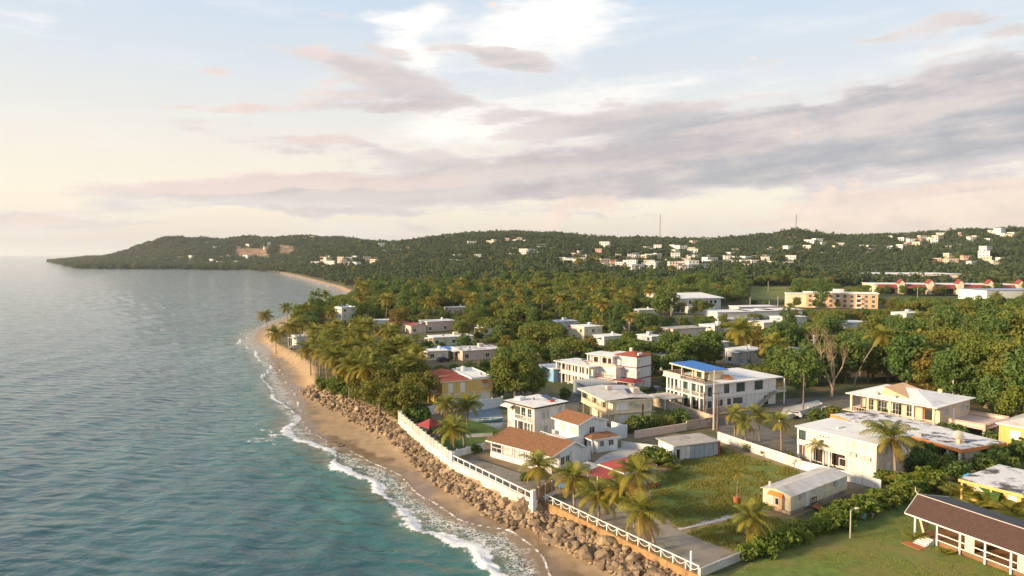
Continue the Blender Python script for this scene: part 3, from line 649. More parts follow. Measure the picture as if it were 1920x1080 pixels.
def crown_palm(seed, n=18, mkset=None):
    V = []; F = []; T = []; MI = []; o = 0; rg = random.Random(seed)
    mats = [M['palm_leaf'], M['palm_gold'], M['palm_dry']]; names = [m_.name for m_ in mats]
    for me, az, sc, roll in spread_fronds(n, 0, seed):
        co = np.empty(len(me.vertices) * 3, np.float32); me.vertices.foreach_get('co', co); co = co.reshape(-1, 3)
        mt = np.array((Matrix.Rotation(az, 3, 'Z') @ Matrix.Rotation(roll, 3, 'X')) * sc)
        V.append(co @ mt.T); nf = len(me.polygons); F.append(np.arange(nf * 4).reshape(-1, 4) + o); o += len(co)
        t = np.empty(len(co), np.float32); me.attributes['tint'].data.foreach_get('value', t); T.append(t); MI += [names.index(me.materials[0].name)] * nf
    return np_mesh('crown', np.concatenate(V), np.concatenate(F), mats, False, {'tint': np.concatenate(T)}, MI)
PCROWN = [crown_palm(100 + i, 28) for i in range(5)]
PTRUNK = [trunk_mesh(9.0, ((i - 2) * 0.5, (i % 3 - 1) * 0.5), 0.19, seed=i) for i in range(5)]
def far_palm(x, y, h, label, group, i=0, s=1.0, cr=None, lean=None):
    k = i % 5; o = empty('coconut_palm', (x, y, hz1(x, y)), rnd.uniform(-.5, .5), label, 'palm tree', group)
    if lean is None:
        t = link_mesh('trunk', PTRUNK[k], o, scale=(1, 1, h / 9.0)); ln = ((k - 2) * 0.5, (k % 3 - 1) * 0.5)
    else: t = link_mesh('trunk', trunk_mesh(h, lean, 0.2, seed=i), o); ln = lean
    link_mesh('crown', PCROWN[(i * 3 + 1) % 5], o, (ln[0], ln[1], h), (0, 0, rnd.uniform(0, 6.28)), (s, s, s))
    return o

# ------------------------------------------------------------------ buildings: local frame, x along the landward-facing wall, y along the sea-facing wall, z from the ground
_wc = {}
def window_meshes(w, h, style):
    k = (round(w, 2), round(h, 2), style)
    if k in _wc: return _wc[k]
    f = MB(); t = 0.09; fm = {'k': 'black_trim', 'a': 'orange'}.get(style, 'white_metal')
    f.add([(-w/2-t, 0, -h/2-t), (w/2+t, 0, -h/2-t), (w/2+t, 0, h/2+t), (-w/2-t, 0, h/2+t), (-w/2, 0, -h/2), (w/2, 0, -h/2), (w/2, 0, h/2), (-w/2, 0, h/2)] +
          [(x, -0.09, z) for x, z in [(-w/2-t, -h/2-t), (w/2+t, -h/2-t), (w/2+t, h/2+t), (-w/2-t, h/2+t), (-w/2, -h/2), (w/2, -h/2), (w/2, h/2), (-w/2, h/2)]],
          [(8, 9, 13, 12), (9, 10, 14, 13), (10, 11, 15, 14), (11, 8, 12, 15), (0, 1, 9, 8), (1, 2, 10, 9), (2, 3, 11, 10), (3, 0, 8, 11), (4, 12, 13, 5), (5, 13, 14, 6), (6, 14, 15, 7), (7, 15, 12, 4)])
    if style in 'wk':
        for i in range(1, max(2, int(w / 0.7 + .5))): x = -w/2 + w * i / max(2, int(w / 0.7 + .5)); f.box(x - .025, -0.07, -h/2, x + .025, -0.012, h/2)
        if h > 1.5: f.box(-w/2, -0.06, -h*.1 - .02, w/2, -0.014, -h*.1 + .02)
    p = MB()
    if style == 'l':
        n = max(4, int(h / 0.16))
        vs = []; fs = []
        for i in range(n):
            z0 = -h/2 + h * i / n; z1 = z0 + h / n; b = len(vs)
            vs += [(-w/2, -0.055, z0), (w/2, -0.055, z0), (w/2, -0.012, z1), (-w/2, -0.012, z1)]; fs.append((b, b+1, b+2, b+3))
            if i: fs.append((b - 1, b - 2, b + 1, b))
        p.add(vs, fs); pm = 'shutter'
    elif style == 'd':
        p.box(-w/2, -0.04, -h/2, w/2, -0.008, h/2); p.box(-w*.35, -0.055, h*.06, w*.35, -0.04, h*.4); p.box(-w*.35, -0.055, -h*.4, w*.35, -0.04, -h*.06); pm = 'white_metal'
    elif style == 'v': p.box(-w/2, -0.02, -h/2, w/2, -0.006, h/2); pm = 'dark_void'
    else: p.box(-w/2, -0.03, -h/2, w/2, -0.008, h/2); pm = 'glass_green' if style == 'k' else 'glass'
    _wc[k] = (f.mesh('window', M[fm]), p.mesh('pane', M[pm])); return _wc[k]
class House:
    def __init__(s, name, label, O, deg, cat='house', z=3.0, group=None):
        s.r = empty(name, (O[0], O[1], z), R(deg), label, cat, group); s.deg = deg
    def box(s, part, mk, *b, label=None):
        o = MB().box(*b).build(part, M[mk], s.r)
        if label: o['label'] = label
        return o
    def mb(s, part, mk, mb, parent=None, smooth=False): return mb.build(part, [M[k] for k in mk] if isinstance(mk, list) else M[mk], parent or s.r, smooth)
    def slab(s, part, mk, quad, th=0.15): return s.mb(part, mk, MB().slab(quad, th))
    def win(s, face, c, z, w, h, off, style='w', part=None):
        f, p = window_meshes(w, h, style)
        loc = {'S': (c, off - .003, z), 'W': (off - .003, c, z), 'E': (off + .003, c, z)}[face]; rz = {'S': 0, 'W': -math.pi / 2, 'E': math.pi / 2}[face]
        o = link_mesh(part or ('door' if style == 'd' else 'window'), f, s.r, loc, (0, 0, rz)); link_mesh('panel' if style == 'd' else 'shutter' if style == 'l' else 'pane', p, o); return o
    def rail(s, a, b, h=0.95, mk='white_metal', step=0.8, solid=0.0, parent=None):
        a, b = Vector(a), Vector(b); L_ = (b - a).length; n = max(1, round(L_ / step)); mb = MB(); U = Vector((0, 0, 1))
        mb.bar(a + U * h, b + U * h, 0.09); mb.bar(a + U * .12, b + U * .12, 0.06)
        if solid: mb.bar(a + U * (.12 + solid / 2), b + U * (.12 + solid / 2), 0.05, solid)
        for i in range(n + 1): p = a.lerp(b, i / n); mb.bar(p, p + U * h, 0.06)
        o = s.mb('railing', mk, mb, parent); return o
    def cols(s, mk, pts, z0, z1, w=0.28):
        for x, y in pts: s.box('column', mk, x - w/2, y - w/2, z0, x + w/2, y + w/2, z1)
    def flat(s, mk, x0, y0, x1, y1, z, th=0.22, fascia=None, lip=0.0):
        r = s.box('roof', mk, x0, y0, z, x1, y1, z + th)
        if fascia: s.mb('fascia', fascia, MB().box(x0 - .04, y0 - .04, z - .10, x1 + .04, y1 + .04, z + th - .03), r)
        if lip:
            for b in ((x0, y0, x1, y0 + .18), (x0, y1 - .18, x1, y1), (x0, y0 + .18, x0 + .18, y1 - .18), (x1 - .18, y0 + .18, x1, y1 - .18)):
                s.mb('parapet', mk, MB().box(b[0], b[1], z + th, b[2], b[3], z + th + lip), r)
        return r
    def hip(s, mk, x0, y0, x1, y1, z, h, inset=None, th=0.12, fascia='white_metal'):
        w = min(x1 - x0, y1 - y0) / 2; i = w if inset is None else inset
        if (y1 - y0) >= (x1 - x0): xm = (x0 + x1) / 2; a, b = (xm, y0 + i, z + h), (xm, y1 - i, z + h); fs = [(0, 1, 4), (1, 2, 5, 4), (2, 3, 5), (3, 0, 4, 5)]
        else: ym = (y0 + y1) / 2; a, b = (x0 + i, ym, z + h), (x1 - i, ym, z + h); fs = [(0, 1, 5, 4), (1, 2, 5), (2, 3, 4, 5), (3, 0, 4)]
        m_ = MB().add([(x0, y0, z), (x1, y0, z), (x1, y1, z), (x0, y1, z), a, b], fs + [(3, 2, 1, 0)])
        r = s.mb('roof', mk, m_); s.mb('fascia', fascia, MB().box(x0 - .02, y0 - .02, z - .2, x1 + .02, y1 + .02, z - .004), r); return r
    def gable_x(s, mk, x0, y0, x1, y1, z, h, ry=None, wall=None, th=0.14, trim='white_metal'):     # ridge along y, gables at y0 and y1
        xm = (x0 + x1) / 2 if ry is None else ry
        a = s.slab('roof', mk, [(x0, y0, z), (xm, y0, z + h), (xm, y1, z + h), (x0, y1, z)], th); b = s.slab('roof', mk, [(xm, y0, z + h), (x1, y0, z), (x1, y1, z), (xm, y1, z + h)], th)
        if trim:
            for p, q in (((x0, z), (xm, z + h)), ((xm, z + h), (x1, z))): s.mb('barge_board', trim, MB().bar((p[0], y0 - .03, p[1] - .1), (q[0], y0 - .03, q[1] - .1), .05, .24), a)
            s.mb('fascia', trim, MB().box(x0 - .04, y0, z - .22, x0, y1, z - .02), a)
        if wall:
            i = 0.4; k = h / (xm - x0); s.mb('gable', wall, MB().add([(x0 + i, y0 + i, z - th - .02), (x1 - i, y0 + i, z - th - .02), (xm, y0 + i, z + h - th - .05), (x0 + i, y0 + i + .15, z - th - .02), (x1 - i, y0 + i + .15, z - th - .02), (xm, y0 + i + .15, z + h - th - .05)], [(0, 1, 2), (5, 4, 3), (0, 3, 4, 1), (1, 4, 5, 2), (2, 5, 3, 0)]))
        return a
    def ac(s, face, c, z, off):
        mb = MB(); d = .32
        if face == 'S': mb.box(c - .45, off - d, z, c + .45, off - .01, z + .6); mb.tube([(c, off - d - .02, z + .3), (c, off - d, z + .3)], .22, 10)
        elif face == 'W': mb.box(off - d, c - .45, z, off - .01, c + .45, z + .6); mb.tube([(off - d - .02, c, z + .3), (off - d, c, z + .3)], .22, 10)
        else: mb.box(c - .45, off - .3, z, c + .45, off + .3, z + .65)
        return s.mb('air_conditioner', 'shutter', mb)
    def solar(s, x, y, z, w, l, az=0.0, tilt=0.35, n=1):
        for i in range(n):
            o = MB().box(0, 0, 0, w, l, .06).build('solar_panel', M['solar'], s.r, loc=(x + i * (w + .12), y, z + .1), rot=(tilt, 0, az))
            MB().bar((0.03, 0, -.01), (0.03, l, -.01), .05).bar((w - .03, 0, -.01), (w - .03, l, -.01), .05).build('frame', M['metal'], o)

def water_tank(h, x, y, z, mk='white_metal', r=.6, ht=1.2):
    mb = MB(); mb.tube([(x, y, z), (x, y, z + ht * .85), (x, y, z + ht), (x, y, z + ht + .08)], [r, r, r * .7, r * .2], 14); return h.mb('water_tank', mk, mb, smooth=False)

# --- yellow two-storey house with red tiled roofs
h = House('yellow_house', 'yellow two-storey house with red tiled roofs and white garage door', (-16.4, 161.1), 23.4)
h.box('wall', 'yellow', 0, 0, 0, 12.8, 14.5, 6.1); h.box('plinth', 'cream', -.03, -.04, 0, 8.4, 0, 2.9); h.box('trim', 'cream', -.06, -.06, 3.05, 12.86, 0, 3.25); h.box('corner_pilaster', 'deep_yellow', 12.5, -.08, 0, 12.86, 0, 6.1)
h.box('trim', 'cream', -.06, 0, 3.05, 0, 14.5, 3.25)
h.hip('roof_red', -.5, -.4, 7.2, 6.2, 6.2, 1.0); h.hip('roof_red', -.5, 7.6, 7.2, 15, 6.2, 1.1); h.flat('roof_white', 7.25, -.1, 12.9, 14.6, 6.1, .2, lip=.3)
for c in (2.1, 5.1): h.win('S', c, 4.5, 1.0, 2.0, 0, 'd', part='window')
h.win('S', 10.7, 4.8, 1.3, 1.0, 0, 'l'); h.slab('awning', 'roof_red', [(9.9, -.7, 5.4), (11.5, -.7, 5.4), (11.5, 0, 5.8), (9.9, 0, 5.8)], .1)
h.mb('garage_door', 'white_metal', MB().prism([(8.95 + 0, -.05), (12.1, -.05), (12.1, 0), (8.95, 0)], 0, 2.5)); h.mb('arch', 'cream', MB().add([(8.8, -.07, 2.5)] + [(10.5 + 1.7 * math.cos(math.pi - k * math.pi / 10), -.07, 2.5 + .55 * math.sin(k * math.pi / 10)) for k in range(11)], [tuple(range(1, 12))]))
for c in (2.5, 6.0, 10.0): h.win('W', c, 4.6, 1.4, 1.4, 0, 'l')
h.box('balcony', 'peach', -1.6, 1.0, 2.9, 0, 12.0, 3.1); h.rail((-1.5, 1.0, 3.1), (-1.5, 12, 3.1), .95, 'white_metal', .7); h.cols('yellow', [(-1.4, 1.3), (-1.4, 6.5), (-1.4, 11.7)], 0, 2.9)
water_tank(h, 9.2, 11.5, 6.3); water_tank(h, 11.4, 4.5, 6.3, 'metal', .3, .7); h.box('solar_heater', 'white_metal', 8.2, 12.6, 6.3, 10.6, 14, 6.9)
for c in (1.6, 3.6): h.win('W', c, 1.4, 1.2, 1.6, 0, 'v')

# --- white balcony house
h = House('white_house', 'white two-storey house with a glazed sea balcony and black-edged flat roof', (4.3, 133.0), 40)
h.box('wall', 'white', 2.1, .5, 0, 8.8, 8.7, 6.0); h.box('wall', 'white', .5, 6.4, 0, 2.098, 8.7, 6.0); h.box('wall', 'white', .5, .5, 0, 2.098, .9, 6.0); h.box('balcony', 'white', .35, .9, 2.75, 2.098, 6.398, 3.0)
h.box('lintel', 'cream', .45, .9, 5.6, .85, 6.398, 6.0); h.cols('white', [(.65, 2.7), (.65, 4.6)], 3.0, 5.6, .24); h.rail((.45, .9, 3.0), (.45, 6.4, 3.0), .95, 'white_metal', .45)
for c in (1.9, 3.7, 5.5): h.win('W', c, 4.2, 1.2, 2.1, 2.1, 'w')
for c in (1.7, 2.7, 3.7, 4.7, 5.7): h.win('W', c, 1.35, .85, 2.2, 2.1, 'w')
h.cols('white', [(.65, 1.7), (.65, 3.7), (.65, 5.6)], 0, 2.75, .22)
h.win('W', 7.9, 4.4, .8, 1.1, .5, 'l'); h.win('W', 7.0, 4.9, .5, .9, .5, 'w'); h.win('W', 7.6, 1.6, .9, 1.2, .5, 'l')
for c in (2.9, 4.0, 7.4): h.win('S', c, 4.4, .85, 1.7, .5, 'l')
for c in (3.4, 6.8): h.win('S', c, 1.5, 1.1, 1.4, .5, 'l')
h.win('S', 5.6, 1.1, .9, 2.1, .5, 'd'); h.flat('roof_white', -.1, -.1, 9.4, 9.3, 6.05, .22, 'black_trim'); h.slab('lean_to_roof', 'roof_white', [(-1.0, 6.3, 5.4), (.5, 6.3, 5.9), (.5, 9.2, 5.9), (-1.0, 9.2, 5.4)], .12)
h.solar(6.2, 2.2, 6.3, 1.9, 2.4, .2, .3); h.box('roof_hatch', 'white', 2.0, 6.6, 6.27, 3.6, 8.2, 6.9); h.box('vent', 'concrete', 4.6, 5.5, 6.27, 5.1, 6.0, 6.7); h.box('solar_tank', 'red_paint', 5.9, 1.6, 6.27, 7.0, 2.0, 6.6)

# --- brown-roofed sea pavilion
h = House('brown_roofed_house', 'long low house with a wide brown roof and an open sea-facing veranda', (6.5, 111.3), 47)
h.box('wall', 'pale_blue', 2.4, .5, 0, 8.4, 14.6, 2.8); h.box('plinth', 'white', .5, .5, 0, .7, 14.6, .95); h.box('floor', 'paving', .7, .5, 0, 2.398, 14.6, .12); h.box('wall', 'white', .7, 14.4, 0, 2.398, 14.6, 2.8)
h.cols('white', [(.6, y) for y in (.7, 3.4, 6.2, 9.0, 11.8, 14.4)], .95, 2.85, .2)
h.rail((.6, .5, .95), (.6, 14.5, .95), .9, 'white_metal', 1.4); h.box('beam', 'white', .45, .4, 2.7, .75, 14.7, 2.88)
for c in (2.4, 5.0, 7.6, 10.2, 12.8): h.win('W', c, 1.5, 1.5, 1.5, 2.4, 'l')
h.gable_x('roof_brown', 0, 0, 9.0, 15.3, 2.98, 1.35, ry=6.2, wall='pale_blue')
for c in (3.3, 4.7): h.win('S', c, 1.55, 1.0, 1.3, .5, 'w')
h.win('S', 6.4, 1.1, .9, 2.1, .5, 'd'); h.cols('white', [(8.6, .45), (5.6, .42), (2.6, .42)], 0, 2.85, .14); h.box('wall', 'white2', 8.4, .5, 0, 11.2, .7, 2.4)

# --- house with brown gable and small annex
h = House('gabled_house', 'pale two-storey house with a brown gable roof and outside stair', (12.0, 124.0), 36)
h.box('wall', 'pale_blue', .45, .45, 0, 7.1, 7.2, 4.9); h.gable_x('roof_brown', 0, 0, 7.5, 7.8, 5.05, 1.15, wall='pale_blue')
h.win('S', 3.7, 3.6, 1.3, 1.2, .45, 'w'); h.win('S', 1.9, 1.4, 1.1, 1.2, .45, 'l')
for c in (1.9, 5.0): h.win('W', c, 3.7, 1.7, 1.5, .45, 'l')
h.box('terrace', 'white', -3.2, .4, 0, .449, 7.2, 2.1); h.rail((-3.1, .5, 2.1), (-3.1, 7.1, 2.1), .9, 'white_metal', .8)
h.box('terrace_wall', 'white', -3.2, .2, 0, 1.6, .398, 3.0)
st = MB()
for k in range(9): st.box(-3.1 + .33 * k, -1.1, 0, -2.77 + .33 * k + .002, .198, 2.1 - .22 * k)
h.mb('stair', 'concrete_pale', st)
h.ac('W', 6.6, 2.3, -.1); water_tank(h, 8.3, 2.2, 3.0, 'white_metal', .65, 1.3); h.box('tank_stand', 'white2', 7.3, 1.2, 0, 9.4, 3.2, 2.98)
h.box('yard_wall', 'pale_blue', 9.4, 2.2, 0, 14.8, 2.4, 2.6); h.box('yard_wall', 'pale_blue', 14.6, 2.402, 0, 14.8, 6.5, 2.4)
h = House('annex', 'small pale annex with a low brown lean-to roof and corner porch', (14.3, 122.9), 27)
h.box('wall', 'pale_blue', 1.6, .4, 0, 6.0, 3.7, 2.5); h.box('wall', 'pale_blue', .4, 2.0, 0, 1.598, 3.7, 2.5); h.cols('white', [(.5, .5)], 0, 2.5, .2)
h.hip('roof_brown', 0, 0, 6.4, 4.1, 2.65, .55, inset=1.6); h.win('S', 4.5, 1.6, 1.1, 1.0, .4, 'w'); h.win('S', 2.5, 1.6, .8, 1.0, .4, 'w'); h.win('W', 2.8, 1.5, 1.0, 1.2, .4, 'k'); h.win('W', 1.2, 1.1, .8, 2.1, 1.6, 'd')

# --- beige house on stilts
h = House('stilt_house', 'beige two-storey house with a metal roof and overhanging wooden gallery', (19.4, 141.9), 17)
h.box('wall', 'cream', 2.2, .5, 0, 10.8, 13.0, 2.7); h.box('wall', 'cream', 1.9, .45, 2.85, 10.9, 13.5, 5.6); h.box('gallery_floor', 'beige', .3, .3, 2.62, 11.0, 14, 2.84)
h.cols('beige', [(.45, y) for y in (.5, 3.0, 5.5, 8, 10.5, 13.5)], 2.84, 5.6, .22); h.cols('concrete', [(.7, y) for y in (.8, 5, 9.2, 13.2)], 0, 2.62, .26)
h.rail((.4, .4, 2.84), (.4, 13.8, 2.84), 1.0, 'beige', .5, .7); h.rail((.4, .4, 2.84), (1.9, .4, 2.84), 1.0, 'beige', .5, .7)
h.slab('roof_sheet', 'roof_metal', [(-.3, -.2, 5.75), (5.6, -.2, 6.15), (5.6, 14.6, 6.15), (-.3, 14.6, 5.75)], .1); h.slab('roof_sheet', 'roof_metal', [(5.62, -.2, 6.16), (11.4, -.2, 5.78), (11.4, 14.6, 5.78), (5.62, 14.6, 6.16)], .1)
h.mb('fascia', 'cream', MB().box(-.28, -.24, 5.45, 11.4, -.2, 5.66)); h.mb('fascia', 'cream', MB().box(-.34, -.2, 5.45, -.3, 14.6, 5.66))
for c in (2.2, 4.6, 7.0, 9.4, 11.8): h.win('W', c, 4.2, 1.5, 1.6, 1.9, 'k' if c in (4.6, 9.4) else 'l')
h.win('S', 4.0, 4.3, 2.2, 1.5, .45, 'd', part='shutter'); h.win('S', 10.0, 4.1, .9, 1.2, .45, 'l'); h.win('S', 4.3, 1.4, 1.8, 1.3, .5, 'd', part='shutter'); h.win('S', 9.9, 1.1, 1.0, 2.0, .5, 'd')
h.ac('S', 6.4, 4.3, .45); h.ac('S', 7.6, 3.9, .45); h.box('downpipe', 'wood', 8.6, .25, .3, 8.9, .44, 4.4); h.box('ledge', 'concrete', 1.9, .2, 2.66, 11.6, .449, 2.82)
h.box('roof_box', 'pinkwall', 4.2, 8.4, 6.2, 5.4, 9.4, 7.0); h.box('roof_box', 'pinkwall', 8.0, 3.4, 6.0, 9.6, 5.0, 7.2); h.slab('solar_heater', 'solar', [(6.8, 3.4, 6.25), (7.8, 3.4, 6.25), (7.8, 5.2, 6.9), (6.8, 5.2, 6.9)], .08)

# --- white three-storey house with red roof
h = House('red_roofed_tower_house', 'white three-storey house with maroon bands and a red top roof', (32.9, 181.5), 46)
h.box('wall', 'white', 0, 0, 0, 7, 10.5, 8.9)
for z in (2.9, 5.9): h.box('band', 'maroon', -.12, -.12, z, 7.1, 10.5, z + .25)
h.hip('roof_red', -.3, -.3, 7.3, 7.0, 9.05, .9, fascia='maroon'); h.box('chimney', 'pinkwall', 5.4, 5.2, 9.3, 6.2, 6.0, 10.3)
for i, x in enumerate((.8, 1.4, 2.0)): h.box('roof_box', 'white_metal', x, -.1, 9.25, x + .42, .3, 9.9)
for z in (1.5, 4.4, 7.4):
    h.win('W', 1.3, z, 1.0, 1.6, 0, 'l'); h.win('W', 3.4, z, 1.0, 1.6, 0, 'l')
h.win('S', .9, 7.4, .9, 1.4, 0, 'l'); h.win('S', .9, 4.4, .9, 1.4, 0, 'l')
h.box('wall', 'white', -3.0, 4.5, 0, -.002, 15, 5.7); h.box('terrace_floor', 'white', -3.4, 4.1, 5.72, -.002, 15.2, 5.92); h.box('wall', 'white', -1.2, 6.8, 5.93, -.122, 14.6, 8.5); h.box('wall', 'white', -.12, 10.6, 5.93, 4, 14.6, 8.5)
h.flat('roof_white', -2.6, 5.8, 4.2, 15, 8.55, .2); h.cols('white', [(-2.3, 6.2), (-2.3, 10.2), (-2.3, 14.4)], 5.92, 8.55, .3)
for c in (7.6, 9.5, 12.4): h.win('W', c, 7.1, 1.5, 1.6, -1.2, 'v')
for c in (5.6, 8.0, 10.4, 13.0): h.win('W', c, 4.3, 1.1, 1.6, -3.0, 'l')
h.rail((-3.3, 4.2, 5.92), (-3.3, 15.1, 5.92), .9, 'pinkwall', .6, .5); h.box('balcony', 'pinkwall', -4.4, 4.5, 2.8, -3.002, 15, 3.0); h.rail((-4.3, 4.5, 3.0), (-4.3, 15, 3.0), .9, 'maroon', .6)
h.hip('roof_crimson', -4.8, -2.6, .6, 3.6, 2.9, .8, fascia='pinkwall'); h.cols('white', [(-4.4, -2.2), (.2, -2.2), (-4.4, 3.2)], 0, 2.72, .3)

# --- white gallery house with solar panels
h = House('gallery_house', 'white two-storey house with solar panels on its roof and long galleries', (20.6, 183.5), 36)
h.box('wall', 'white2', 1.8, .4, 0, 8.0, 14.0, 5.7); h.flat('roof_white', -.3, -.3, 8.4, 14.6, 5.75, .22); h.box('gallery_floor', 'white', .2, .3, 2.7, 1.798, 14.2, 2.9)
h.cols('white', [(.4, y) for y in (.5, 3.3, 6.1, 8.9, 11.7, 14)], 0, 2.7, .3); h.cols('white', [(.4, y) for y in (.5, 3.3, 6.1, 8.9, 11.7, 14)], 2.9, 5.75, .3); h.rail((.3, .4, 2.9), (.3, 14.1, 2.9), .9, 'white', .5, .6)
for c in (2, 4.8, 7.6, 10.4, 12.8): h.win('W', c, 4.2, 1.7, 1.7, 1.8, 'v'); h.win('W', c, 1.4, 1.5, 1.9, 1.8, 'v')
h.solar(2.6, 3.4, 5.97, 1.0, 3.0, 0, .3, 4); h.win('S', 4.5, 4.3, 1.0, 1.4, .4, 'l')
h = House('grey_garage_house', 'small grey house with a white garage door at the street end', (18.6, 172.5), 22)
h.box('wall', 'grey_blue', .3, .3, 0, 8.0, 7.5, 2.9); h.flat('roof_metal', -.1, -.1, 8.4, 8.0, 2.95, .2); h.win('S', 5.6, 1.6, 1.3, 1.3, .3, 'l'); h.win('S', 2.6, 1.15, 2.2, 2.2, .3, 'd', part='garage_door'); h.win('W', 3.5, 1.6, 1.3, 1.3, .3, 'l')
h = House('blue_house', 'pale-roofed house with a bright blue wall behind the round tree', (11.6, 193.0), 28)
h.box('wall', 'blue_wall', .3, .3, 0, 8.5, 8.5, 3.6); h.flat('roof_white', -.3, -.3, 9.0, 9.0, 3.65, .2); h.win('S', 2.6, 1.9, 1.2, 1.3, .3, 'l'); h.win('S', 6.0, 1.2, 1.0, 2.1, .3, 'd'); h.win('W', 3, 1.9, 1.2, 1.2, .3, 'l')

# --- big white villa with blue roof deck
h = House('white_villa', 'big white modern villa with colonnades and a bright blue roof-deck canopy', (43.6, 155.1), 26)
h.box('wall', 'white', 3.2, .6, 0, 22.6, 13.6, 3.1); h.box('wall', 'white', 3.2, .6, 3.35, 22.6, 13.6, 6.3); h.box('floor_slab', 'white', .3, .3, 3.1, 23.0, 14.2, 3.35); h.box('corner_wall', 'white', .6, .5, 0, 3.198, .8, 3.1); h.box('corner_wall', 'white', .6, .5, 3.35, 3.198, .8, 6.3)
h.flat('roof_white', -.2, -.2, 24.2, 14.8, 6.32, .25)
ys = (.7, 2.2, 5.2, 8.2, 11.2, 12.6, 13.9); h.cols('white', [(.6, y) for y in ys], 0, 3.1, .42); h.cols('white', [(.6, y) for y in ys], 3.35, 6.32, .42)
h.rail((.45, .7, 3.35), (.45, 13.9, 3.35), .95, 'shutter', .35)
for c in (2.2, 5.0, 7.8, 10.6): h.win('W', c, 4.7, 1.9, 2.2, 3.2, 'k'); h.win('W', c, 1.35, 1.9, 2.3, 3.2, 'k')
for c, w in ((7.0, 1.3), (11.3, 2.3), (17.0, 2.3)): h.win('S', c, 5.0, w, 1.9, .6, 'k')
for c, w in ((4.9, 1.6), (7.8, .8), (10.5, 2.6)): h.win('S', c, 1.9, w, 1.2, .6, 'k')
h.win('S', 1.9, 4.7, .9, 1.9, .5, 'k'); h.win('S', 1.9, 1.4, .9, 2.1, .5, 'k'); h.win('S', 19.4, 1.2, 1.4, 2.2, .6, 'v', part='door')
st = MB()
for k in range(12): st.add([(15.6 + .5 * k, -.9, .28 * k), (16.1 + .5 * k, -.9, .28 * k), (16.1 + .5 * k, -.9, .28 * k + .3), (15.6 + .5 * k, -.9, .28 * k + .3), (15.6 + .5 * k, .3, .28 * k), (16.1 + .5 * k, .3, .28 * k), (16.1 + .5 * k, .3, .28 * k + .3), (15.6 + .5 * k, .3, .28 * k + .3)], [(0, 1, 2, 3), (7, 6, 5, 4), (0, 4, 5, 1), (1, 5, 6, 2), (2, 6, 7, 3), (3, 7, 4, 0)])
h.mb('stair', 'concrete', st); h.box('landing', 'concrete_pale', 21.6, -1.0, 3.1, 24.4, .298, 3.34); h.cols('white', [(24.0, -.7), (24.0, 2.5)], 0, 6.3, .2); h.rail((21.8, -.95, 3.34), (24.3, -.95, 3.34), .95, 'shutter', .4)
h.box('penthouse', 'cream', 4.8, 4.0, 6.58, 9.2, 9.0, 8.7); h.box('parapet', 'pinkwall', -.1, 8.4, 6.58, .15, 14.7, 7.6); h.box('parapet', 'pinkwall', .152, 14.5, 6.58, 6, 14.7, 7.6); h.rail((0, .2, 6.58), (0, 8.3, 6.58), .9, 'shutter', .5); h.box('deck_floor', 'paving', .16, .2, 6.575, 4.79, 14.4, 6.6); h.box('planter', 'wood', 1.5, 3.0, 6.6, 3.4, 4.0, 7.1); h.box('bench', 'wood', 1.5, 6.0, 6.6, 2.2, 9.0, 7.05)
h.slab('canopy', 'blue_roof', [(2.6, 3.1, 9.02), (9.8, 3.1, 8.98), (9.8, 15.4, 9.3), (2.6, 15.4, 9.34)], .1); h.mb('canopy_edge', 'cream', MB().slab([(2.4, 2.95, 8.90), (9.95, 2.95, 8.86), (9.95, 15.6, 9.19), (2.4, 15.6, 9.22)], .26))
h.cols('cream', [(2.9, y) for y in (3.6, 7.5, 11.4, 15.0)], 6.6, 8.75, .2)
for c in (5.0, 7.4): h.win('W', c, 7.7, 1.5, 1.8, 4.8, 'k')
h.slab('awning', 'orange', [(8.4, 1.9, 6.9), (10.6, 1.9, 6.9), (10.6, 3.9, 7.5), (8.4, 3.9, 7.5)], .1); h.box('yard_wall', 'old_wall', -1.6, -2.2, 0, 9.0, -2.0, 1.7)
h.box('carport_roof', 'concrete_pale', -6.4, 6.0, 2.5, -.4, 12.5, 2.7); h.cols('white', [(-6.0, 6.4), (-6.0, 12.2)], 0, 2.5, .25)

# --- large hip-roofed house on the right
h = House('hip_roofed_house', 'wide cream house with a pale low hip roof, deep veranda and side terrace', (83.4, 134.4), 35)
h.box('wall', 'beige', 3.4, .9, 2.1, 17.0, 17.0, 5.6); h.box('wall', 'pinkwall', .9, .9, 0, 17.0, 17.2, 2.08); h.box('veranda_floor', 'pinkwall', .4, .5, 1.92, 17.4, 19.4, 2.1)
h.cols('cream', [(.8, y) for y in (.9, 4.8, 9.4, 14.0, 17.6)], 2.1, 5.7, .4)
for c in (2.8, 6.4, 9.2, 12.2, 15.0): h.win('W', c, 3.6, 1.8, 2.2, 3.4, 'a' if c == 2.8 else 'w')
h.rail((.6, 1.0, 2.1), (.6, 17.6, 2.1), .9, 'pinkwall', .6); h.flat('roof_white', 0, 0, 17.6, 18.6, 5.7, .16)
h.mb('roof', 'roof_white', MB().add([(1.2, 1.2, 5.87), (16.5, 1.2, 5.87), (16.5, 17.6, 5.87), (1.2, 17.6, 5.87), (9.2, 8.4, 7.4), (9.2, 13.5, 7.4)], [(0, 1, 4), (1, 2, 5, 4), (2, 3, 5), (3, 0, 4, 5)]))
h.mb('raised_gable', ['peach', 'roof_white'], (lambda m_: m_)(MB().add([(3.0, 5.8, 6.0), (3.0, 12.4, 6.0), (3.0, 12.0, 7.9), (11.5, 12.0, 7.9), (11.5, 5.8, 6.5)], [(0, 1, 2), (0, 2, 3, 4)])))
h.ac('T', 2.4, 5.88, 9.2); h.box('vent', 'concrete', 2.2, 12.6, 5.87, 2.7, 13.0, 6.7); h.box('vent', 'peach', 13.6, 5.0, 6.0, 14.2, 5.8, 7.2)
